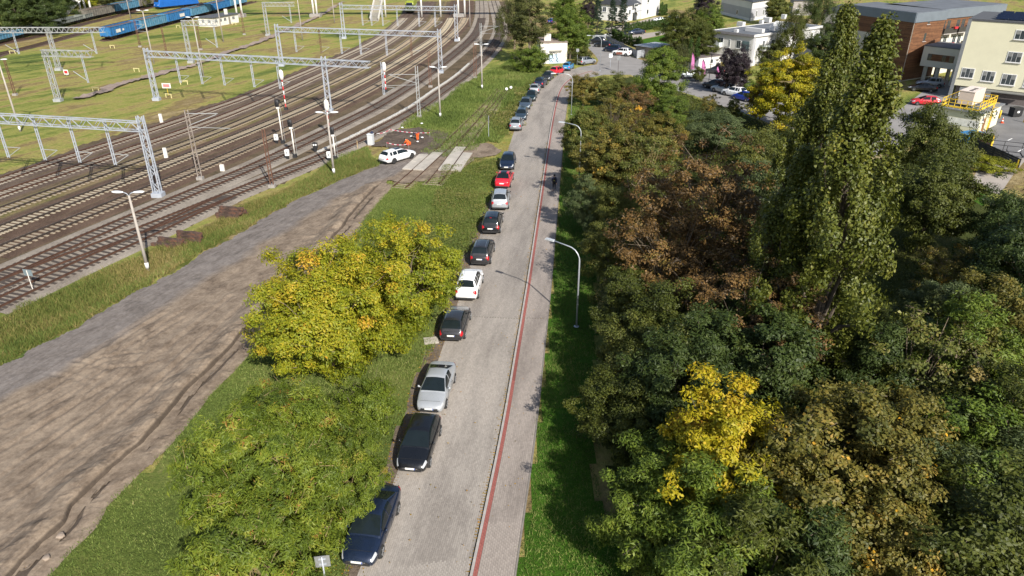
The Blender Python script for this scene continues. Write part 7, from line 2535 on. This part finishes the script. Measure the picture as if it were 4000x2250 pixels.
BF0, BF1 = S(3782, 572), S(3975, 662)
panel_fence('black mesh panel fence in front of the golden juniper', BF0, BF1, 1.3, 6, mat('black_mesh', (.018, .02, .022), .7), M_BLACK, 5, 'mesh_fence', .015)
t = thing('white_notice', 'small white notice on the black mesh fence', 'notice', BF0.lerp(BF1, .80) + Vector((0, -.12, .75)), math.atan2((BF1 - BF0).y, (BF1 - BF0).x))
MB().box((0, 0, .2), (.9, .02, .5)).build('plate', M_WHITE, t)
# timber gate with yellow posts
G0, G1 = S(3806, 566), S(3862, 584)
t = thing('timber_gate', 'brown slatted timber gate between yellow posts', 'gate', G0, math.atan2((G1 - G0).y, (G1 - G0).x))
gl_ = (G1 - G0).length
M_GATE = mat('brown_gate', (.20, .085, .035), .7, var=.2)
for k in range(16):
    MB().box((gl_ * (k + .5) / 16, 0, .95), (gl_ / 16 - .04, .04, 1.7)).build('slat', M_GATE, t)
for z in (.25, 1.65):
    MB().box((gl_ / 2, .05, z), (gl_, .06, .12)).build('rail', M_GATE, t)
for x in (-.12, gl_ + .12):
    MB().box((x, 0, .95), (.16, .16, 1.9)).build('post', M_YEL, t)
p = S(3784, 556)
t = thing('blue_skip', 'blue steel waste container beside the timber gate', 'container', p, R(20))
m = MB()
m.add([(-1.3, -.7, .1), (1.3, -.7, .1), (1.3, .7, .1), (-1.3, .7, .1), (-1.6, -.85, 1.3), (1.6, -.85, 1.3), (1.6, .85, 1.3), (-1.6, .85, 1.3)], [(3, 2, 1, 0), (0, 1, 5, 4), (1, 2, 6, 5), (2, 3, 7, 6), (3, 0, 4, 7)])
m.build('tub', mat('skip_blue', (.02, .14, .32), .6, var=.25), t)
MB().box((0, 0, 1.33), (3.3, 1.8, .08)).build('lid', mat('skip_lid', (.03, .18, .38), .5, var=.2), t)
for px, lab in (((3868, 582), 'yellow bollard beside the timber gate'), ((3902, 462), 'yellow bollard at the dark garage opening'), ((3970, 660), 'yellow bollard at the end of the black fence'), ((4000, 478), 'yellow bollard at the right picture edge')):
    o = MB().tube([(0, 0, 0), (0, 0, 1.15), (0, 0, 1.2)], [.14, .14, .08], 10).build('bollard', M_YEL, None, smooth=True)
    o.location = S(*px); tag(o, lab, 'bollard', 'yellow bollards')
t = thing('traffic_cone', 'orange and white traffic cone in the works yard', 'cone', S(3913, 480))
for k in range(4):
    MB().tube([(0, 0, .05 + k * .2), (0, 0, .25 + k * .2)], [.19 - k * .042, .148 - k * .042], 12).build('band', mat('cone_orange', (.70, .09, .02), .6) if k % 2 == 0 else M_WHITE, t, smooth=True)
MB().box((0, 0, .025), (.46, .46, .05)).build('base', mat('cone_orange', (.70, .09, .02), .6), t)
t = thing('waste_bin', 'dark waste bin with a white label in the works yard', 'bin', S(3962, 455), R(10))
MB().box((0, 0, .7), (1.5, 1.0, 1.2), 0, 1.05).build('tub', M_BLACK, t)
MB().box((0, 0, 1.36), (1.6, 1.1, .12)).build('lid', M_TRIM, t)
MB().box((0, -.53, .8), (.4, .01, .3)).build('label_plate', M_WHITE, t)
t = thing('steel_frame', 'open black box frame standing in the works yard', 'frame', S(3920, 600), R(-25))
fm = MB()
X_, Y_, Z_ = 2.0, 1.1, 1.3
for z in (.05, Z_):
    for p, q in (((-X_, -Y_), (X_, -Y_)), ((X_, -Y_), (X_, Y_)), ((X_, Y_), (-X_, Y_)), ((-X_, Y_), (-X_, -Y_))):
        fm.bar((*p, z), (*q, z), .06)
for x in (-X_, 0, X_):
    for y in (-Y_, Y_):
        fm.bar((x, y, 0), (x, y, Z_), .06)
fm.build('bars', M_BLACK, t)
for px, lab in (((3945, 545), 'white dash painted on the works yard asphalt'), ((3985, 588), 'white stroke painted on the works yard near the edge')):
    p = S(*px)
    o = MB().box((0, 0, .0), (.14, 1.6, .004), R(-50)).build('yard_marking', M_WHITE); o.location = (p.x, p.y, .016)
    structure(o)

# ------------------------------------------------------------------ street furniture
def street_lamp(label, base, h, arm, rad=.056):
    t = thing('street_lamp', label, 'street lamp', base, 0, 'curved steel street lamps along the footpath')
    MB().lathe([(.2, 0), (.2, .04), (.11, .08)], 10).build('base_plate', M_GALV, t)
    pole = [(0, 0, .04), (0, 0, h - .9)]
    d = Vector(arm).normalized()
    L_ = Vector(arm).length
    bend = [Vector((0, 0, h - .9 + .9 * math.sin(a))) + d * (.9 * (1 - math.cos(a))) for a in (R(15), R(35), R(55), R(75), R(88))]
    end = d * L_ + Vector((0, 0, h + .12))
    MB().tube(pole + bend + [end], [rad * 1.15, rad] + [rad * .8] * 5 + [rad * .7], 10).build('pole', mat('lamp_steel', (.46, .49, .52), .45, .4, var=.1), t, smooth=True)
    hd = MB().box((0, 0, 0), (.75, .26, .10), math.atan2(d.y, d.x), .85)
    c = end + d * .30
    hd.v = [(x + c.x, y + c.y, z + c.z) for x, y, z in hd.v]
    h_ = hd.build('lamp_head', mat('lamp_case', (.58, .60, .62), .4, .3), t)
    return t
b1 = S(2251.6, 1276)
street_lamp('curved steel street lamp nearest the viewer on the lawn strip', b1, 6.15, site(2162, 938, 6.3).to_2d().to_3d() - b1)
p2 = site(2271, 492, 6.1); b2 = Vector((p2.x, p2.y, 0))
street_lamp('curved steel street lamp above the walking person', b2, 6.15, site(2204, 477, 6.3).to_2d().to_3d() - b2)
b3 = S(2231, 448)
street_lamp('curved steel street lamp hidden in the trees at the bend', b3, 6.1, Vector((-2.6, .1, 0)))
b4 = S(2343, 277)
street_lamp('thin curved street lamp at the junction', b4, 6.6, Vector((-2.2, .6, 0)), .045)
t = lamp_post('single headed concrete lamp beside the birch and the shed', (2066, 216), 6.4, heads=1, mark=False)
def sign(label, px, h, panels, post=None, rz=0):
    t = thing('street_sign', label, 'sign', S(*px), rz)
    MB().tube([(0, 0, 0), (0, 0, h)], .035, 7).build('post', post or M_GALV, t)
    for (z, w, hh, m_) in panels:
        MB().box((0, -.05, z), (w, .02, hh)).build('panel', m_, t)
    return t
M_BRNS = mat('brown_sign', (.16, .05, .03), .6)
M_SIGNB = mat('sign_back', (.30, .31, .32), .5, .4)
sign('brown direction sign with a white plate at the junction', (2414, 281), 3.9, [(3.6, 1.2, .45, M_BRNS), (2.7, .7, .9, M_SIGNB)], mat('dark_post', (.06, .04, .04), .6), R(-10))
t = sign('white and blue tilted sign at the junction', (2383, 262), 2.6, [(2.3, .75, .75, M_WHITE)], None, R(12))
MB().bar((-.3, -.07, 2.1), (.3, -.07, 2.5), .14, .02, up=(0, 1, 0)).build('stripe', mat('sign_blue', (.05, .12, .4), .5), t)
sign('thin grey sign post beside the dark round bush', (2254, 254), 3.2, [(3.0, .6, .6, M_SIGNB)])
sign('edge on sign with a bent bracket in the meadow near the silver car', (1909, 537), 3.0, [(2.5, .12, 1.1, M_SIGNB)], None, R(75))
p = site(1258, 2190, 2.55)
t = thing('street_sign', 'square sign seen from behind at the bottom edge', 'sign', (p.x, p.y, 0), R(8))
MB().tube([(0, 0, 0), (0, 0, 2.75)], .035, 8).build('post', M_GALV, t, smooth=True)
MB().box((0, .05, 2.45), (.62, .02, .62)).build('panel', M_SIGNB, t)
for z in (2.3, 2.6):
    MB().box((0, .02, z), (.3, .04, .05)).build('clamp', M_GALV, t)
# feather flags and the dark lamp at the forecourt
M_PINK = mat('pink_cloth', (.42, .13, .30), .8, var=.15, scale=1.5)
for px, h, lab in (((2696, 282), 3.8, 'pink feather flag between the two thujas'), ((2736, 303), 3.6, 'pink feather flag beside the silver hatchback'), ((2794, 318), 3.2, 'pink feather flag nearest the purple trees')):
    t = thing('feather_flag', lab, 'flag', S(*px), R(random.Random(px[0]).uniform(-20, 20)), 'pink feather flags')
    MB().tube([(0, 0, 0), (0, 0, h * .85), (.15, 0, h)], [.03, .025, .01], 6).build('pole', M_GALVD, t)
    rows = []
    for i in range(9):
        z = .6 + (h - .65) * i / 8
        w = .75 * (1 - (i / 8) ** 4)
        rows.append([(w * k / 4 + .03, .08 * math.sin(z * 2 + k), z) for k in range(5)])
    f = MB().grid(rows).build('cloth', M_PINK, t)
    sm = f.modifiers.new('thickness', 'SOLIDIFY'); sm.thickness = .012
    MB().lathe([(.3, 0), (.28, .12), (.05, .14)], 10).build('foot', M_BLACK, t)
t = thing('dark_lamp_post', 'slim black lamp post at the forecourt', 'street lamp', S(2768, 322))
MB().tube([(0, 0, 0), (0, 0, 4.8)], .06, 7).build('pole', M_BLACK, t)
MB().lathe([(.08, 4.8), (.16, 5.0), (.05, 5.15)], 9).build('lantern', M_BLACK, t)

# ------------------------------------------------------------------ people
def skinned(name, verts, edges, radii, material, parent, sub=1):
    me = bpy.data.meshes.new(name)
    me.from_pydata([tuple(v) for v in verts], edges, [])
    o = link(name, me, parent)
    sk = o.modifiers.new('skin', 'SKIN')
    for d, r in zip(me.skin_vertices[0].data if me.skin_vertices else [], radii):
        pass
    if not me.skin_vertices:
        bm = bmesh.new(); bm.from_mesh(me)
        bm.verts.layers.skin.verify()
        bm.to_mesh(me); bm.free()
    for i, (d, r) in enumerate(zip(me.skin_vertices[0].data, radii)):
        d.radius = (r, r) if not hasattr(r, '__len__') else r
        d.use_root = (i == 0)
    ss = o.modifiers.new('smooth', 'SUBSURF'); ss.levels = ss.render_levels = sub
    me.materials.append(material)
    return o

def person(label, base, rz, J, top, legs, skin_m, shoe, hair, grip=False):
    """J: joint positions; one continuous body, clothing as children"""
    t = thing('person', label, 'person', base, rz)
    V, E, Rr = [], [], []
    idx = {}
    def add(k, r, par=None):
        idx[k] = len(V); V.append(J[k]); Rr.append(r)
        if par:
            E.append((idx[par], idx[k]))
    add('pelvis', .135)
    add('waist', .125, 'pelvis'); add('chest', .15, 'waist'); add('neck', .062, 'chest'); add('jaw', .078, 'neck'); add('head', .100, 'jaw'); add('crown', .07, 'head')
    for s in 'lr':
        add('sh' + s, .075, 'chest'); add('el' + s, .05, 'sh' + s); add('wr' + s, .033, 'el' + s); add('ha' + s, .036, 'wr' + s)
        add('hip' + s, .095, 'pelvis'); add('kn' + s, .062, 'hip' + s); add('an' + s, .042, 'kn' + s); add('to' + s, .036, 'an' + s)
        h, w = Vector(J['ha' + s]), Vector(J['wr' + s])
        d = (h - w).normalized()
        sd = d.cross(Vector((0, 1, .1))).normalized()
        for f in range(5):
            L_ = (.05, .075, .082, .076, .06)[f]
            o = sd * ((f - 2) * .017)
            dirn = (d + (sd * -1.0 if f == 0 else sd * (f - 2) * .08)).normalized()
            k1, k2 = 'f%s%da' % (s, f), 'f%s%db' % (s, f)
            J[k1] = h + o + dirn * L_ * .6; J[k2] = h + o + dirn * L_ + Vector((0, .02, -.01))
            add(k1, .010, 'ha' + s); add(k2, .008, k1)
    skinned('body', V, E, Rr, skin_m, t)
    def wear(name, keys, edges, grow, material):
        vi = {k: i for i, k in enumerate(keys)}
        skinned(name, [J[k] for k in keys], [(vi[a_], vi[b_]) for a_, b_ in edges], [grow * Rr[idx[k]] + .012 for k in keys], material, t)
    wear('jacket', ['waist', 'pelvis', 'chest', 'shl', 'ell', 'wrl', 'shr', 'elr', 'wrr', 'neck'], [('waist', 'pelvis'), ('waist', 'chest'), ('chest', 'shl'), ('shl', 'ell'), ('ell', 'wrl'), ('chest', 'shr'), ('shr', 'elr'), ('elr', 'wrr'), ('chest', 'neck')], 1.14, top)
    wear('trousers', ['pelvis', 'hipl', 'knl', 'anl', 'hipr', 'knr', 'anr'], [('pelvis', 'hipl'), ('hipl', 'knl'), ('knl', 'anl'), ('pelvis', 'hipr'), ('hipr', 'knr'), ('knr', 'anr')], 1.13, legs)
    for s in 'lr':
        a_, b_ = Vector(J['an' + s]), Vector(J['to' + s])
        skinned('shoe', [a_ - (b_ - a_) * .25 + Vector((0, 0, -.02)), a_.lerp(b_, .6) + Vector((0, 0, -.012)), b_], [(0, 1), (1, 2)], [.05, .05, .04], shoe, t)
    hd = Vector(J['head']); fwd = (Vector(J['jaw']) - Vector(J['neck'])); 
    hm = MB().lathe([(.02, -.10), (.10, -.06), (.122, .02), (.105, .09), (.05, .125), (.01, .13)], 12)
    ax = (Vector(J['crown']) - Vector(J['neck'])).normalized()
    q = ax.to_track_quat('Z', 'Y')
    fr = q @ Vector((0, 1, 0))
    hm.v = [tuple(hd + q @ (Vector(v) + Vector((0, -.015, .03)))) for v in hm.v]
    hm.build('hair', hair, t, smooth=True)
    for s in (-1, 1):
        e_ = MB().lathe([(.003, -.012), (.012, 0), (.003, .012)], 8)
        e_.v = [tuple(hd + q @ (Vector(v) + Vector((s * .035, .098, .0)))) for v in e_.v]
        e_.build('eye', M_BLACK, t, smooth=True)
    return t
M_SKIN = mat('skin', (.45, .27, .19), .6, var=.08)
M_NAVYC = mat('navy_cloth', (.02, .03, .07), .9)
M_BLKC = mat('black_cloth', (.012, .012, .014), .9)
M_ORANGE = mat('orange_workwear', (.80, .12, .015), .75, var=.12, scale=5)
M_SHOE = mat('rust_shoe', (.16, .06, .04), .8)
WALK = dict(pelvis=(0, 0, .95), waist=(0, .01, 1.1), chest=(0, .03, 1.36), neck=(0, .04, 1.53), jaw=(0, .06, 1.58), head=(0, .06, 1.67), crown=(0, .05, 1.75),
            shl=(-.19, .03, 1.44), ell=(-.25, .10, 1.18), wrl=(-.24, .28, 1.02), hal=(-.23, .35, .98), shr=(.19, .03, 1.44), elr=(.25, -.12, 1.18), wrr=(.25, -.18, .94), har=(.25, -.17, .86),
            hipl=(-.09, 0, .9), knl=(-.1, -.05, .50), anl=(-.1, -.28, .14), tol=(-.1, -.14, .04), hipr=(.09, 0, .9), knr=(.1, .17, .5), anr=(.1, .24, .08), tor=(.1, .42, .03))
pw = S(2164, 748)
W_ = person('person in dark clothes walking away on the footpath with a backpack', (pw.x, pw.y, .108), R(-6), dict(WALK), M_NAVYC, M_BLKC, M_SKIN, M_SHOE, M_BLKC)
t = thing('backpack', 'black backpack on the walking person', 'backpack', (pw.x, pw.y, .108), R(-6))
bp = MB().lathe([(.05, 0), (.15, .04), (.17, .2), (.16, .36), (.10, .44), (.02, .46)], 10)
bp.v = [(x, y * .6 - .22, z + 1.02) for x, y, z in bp.v]
bp.build('bag', M_BLKC, t, smooth=True)
MB().box((.0, -.335, 1.25), (.07, .012, .06)).build('reflector', mat('reflector', (.75, .8, .15), .4), t)
for s in (-1, 1):
    MB().tube([(s * .10, -.13, 1.44), (s * .11, .02, 1.55), (s * .11, .15, 1.45), (s * .12, .12, 1.2), (s * .13, -.1, 1.08)], .018, 5).build('strap', M_BLKC, t)
CROUCH = dict(pelvis=(0, 0, .38), waist=(0, .12, .50), chest=(0, .32, .66), neck=(0, .47, .78), jaw=(0, .52, .80), head=(0, .59, .85), crown=(0, .64, .92),
              shl=(-.19, .36, .70), ell=(-.24, .55, .50), wrl=(-.15, .70, .30), hal=(-.12, .76, .24), shr=(.19, .36, .70), elr=(.25, .5, .48), wrr=(.16, .68, .28), har=(.12, .75, .22),
              hipl=(-.1, .02, .36), knl=(-.2, .38, .40), anl=(-.18, .08, .09), tol=(-.2, .25, .04), hipr=(.1, .02, .36), knr=(.18, .32, .12), anr=(.16, -.08, .09), tor=(.16, .06, .04))
pc_ = S(1600, 574)
person('worker in orange workwear crouching beside the barrier tape', (pc_.x, pc_.y, .14), R(70), dict(CROUCH), M_ORANGE, M_ORANGE, M_SKIN, M_BLKC, M_BLKC)
BEND = dict(pelvis=(0, 0, .90), waist=(0, .12, .98), chest=(0, .40, 1.02), neck=(0, .57, .98), jaw=(0, .62, .95), head=(0, .70, .92), crown=(0, .78, .88),
            shl=(-.19, .45, 1.0), ell=(-.22, .52, .72), wrl=(-.16, .62, .50), hal=(-.14, .65, .42), shr=(.19, .45, 1.0), elr=(.22, .52, .72), wrr=(.16, .62, .50), har=(.14, .65, .42),
            hipl=(-.09, -.02, .86), knl=(-.12, -.02, .48), anl=(-.13, -.08, .09), tol=(-.13, .1, .04), hipr=(.09, -.02, .86), knr=(.13, .06, .48), anr=(.14, .02, .09), tor=(.14, .2, .04))
pb = S(1632, 553)
person('worker in orange trousers bending over the dark soil', (pb.x, pb.y, .14), R(45), dict(BEND), M_NAVYC, M_ORANGE, M_SKIN, M_BLKC, M_BLKC)

# barrier tape and bits on the soil
def tape_material():
    m = bpy.data.materials.new('barrier_tape')
    nt, b, _ = nodes_of(m)
    w = nt.nodes.new('ShaderNodeTexChecker')
    w.inputs['Scale'].default_value = 3.0
    w.inputs['Color1'].default_value = (.60, .05, .12, 1)
    w.inputs['Color2'].default_value = (.75, .74, .74, 1)
    nt.links.new(coords(nt, 'Object', (1, .01, .01)), w.inputs[0])
    nt.links.new(w.outputs[0], b.inputs['Base Color'])
    b.inputs['Roughness'].default_value = .5
    return m
M_TAPE = tape_material()
def px1(x, y):
    return (1380 + x / 6.44, 480 + y / 6.44)
for a_, b_, lab in ((px1(850, 640), px1(1400, 680), 'red and white barrier tape in front of the crouching worker'), (px1(930, 300), px1(1930, 385), 'red and white barrier tape behind the bending worker'), (px1(600, 400), px1(930, 300), 'red and white barrier tape running to the relay cabinet')):
    A_, B_ = S(*a_), S(*b_)
    t = thing('barrier_tape', lab, 'tape', A_)
    d = B_ - A_
    rows = []
    for i in range(13):
        p = d * (i / 12) + Vector((0, 0, .75 - .18 * math.sin(math.pi * i / 12)))
        rows.append([p - Vector((0, 0, .03)), p + Vector((0, .01, .03))])
    f = MB().grid(rows).build('strip', M_TAPE, t)
    sm = f.modifiers.new('thickness', 'SOLIDIFY'); sm.thickness = .004
    for q in (Vector((0, 0, 0)), d):
        MB().bar(q, q + Vector((0, 0, .85)), .025).build('stake', M_GALVD, t)
o = MB().bar((0, 0, 0), (0, 0, 1.1), .07).build('wooden_stake', mat('pale_wood', (.45, .33, .18), .9)); o.location = S(*px1(112, 650)); tag(o, 'pale wooden stake in the grass left of the cabinet', 'stake')
rr = random.Random(12)
def lump(name, label, px, s, material, cat, z=.05):
    m = MB().lathe([(.02, -.35), (.5, -.28), (.62, 0), (.45, .3), (.05, .42)], 8)
    m.v = [(x * s * (1 + rr.uniform(-.25, .25)), y * s * (1 + rr.uniform(-.25, .25)), zz * s * .7) for x, y, zz in m.v]
    o = m.build(name, material)
    p = S(*px); o.location = (p.x, p.y, z + s * .2)
    tag(o, label, cat)
M_LITT = mat('white_litter', (.70, .70, .70), .7, var=.1)
for px, lab in ((px1(1455, 385), 'white crumpled litter left of the bending worker'), (px1(1735, 415), 'white crumpled litter right of the bending worker'), (px1(1235, 165), 'small white litter at the back edge of the dark soil'), (px1(1725, 60), 'white litter in the meadow behind the workers'), (px1(1620, 520), 'pale tool bundle between the two workers')):
    lump('litter', lab, px, .30, M_LITT, 'litter', .22)
M_ROCK = mat('pale_rock', (.27, .215, .17), .9, var=.2)
for px, s, lab in (((242, 2103), .34, 'pale boulder at the grass edge beside the trench'), ((318, 1925), .30, 'whitish rubble lump beside the trench'), ((296, 1910), .2, 'smaller whitish rubble lump above the other'), ((347, 1914), .22, 'whitish rubble lump nearest the trench'), ((186, 2190), .3, 'brown clod at the trench end')):
    lump('boulder', lab, px, s, M_ROCK, 'stone', .12)
for px, lab in (((1379, 808), 'white litter on the soil berm, the left piece'), ((1391, 812), 'white litter on the soil berm, the right piece')):
    lump('litter', lab, px, .16, M_LITT, 'litter', .35)
p = S(1684, 1332)
o = MB().box((0, 0, .03), (1.0, .85, .10), R(12)).build('concrete_slab', M_SLAB); o.location = (p.x, p.y, 0); tag(o, 'broken concrete slab on the verge beside the dark grey hatchback', 'slab')
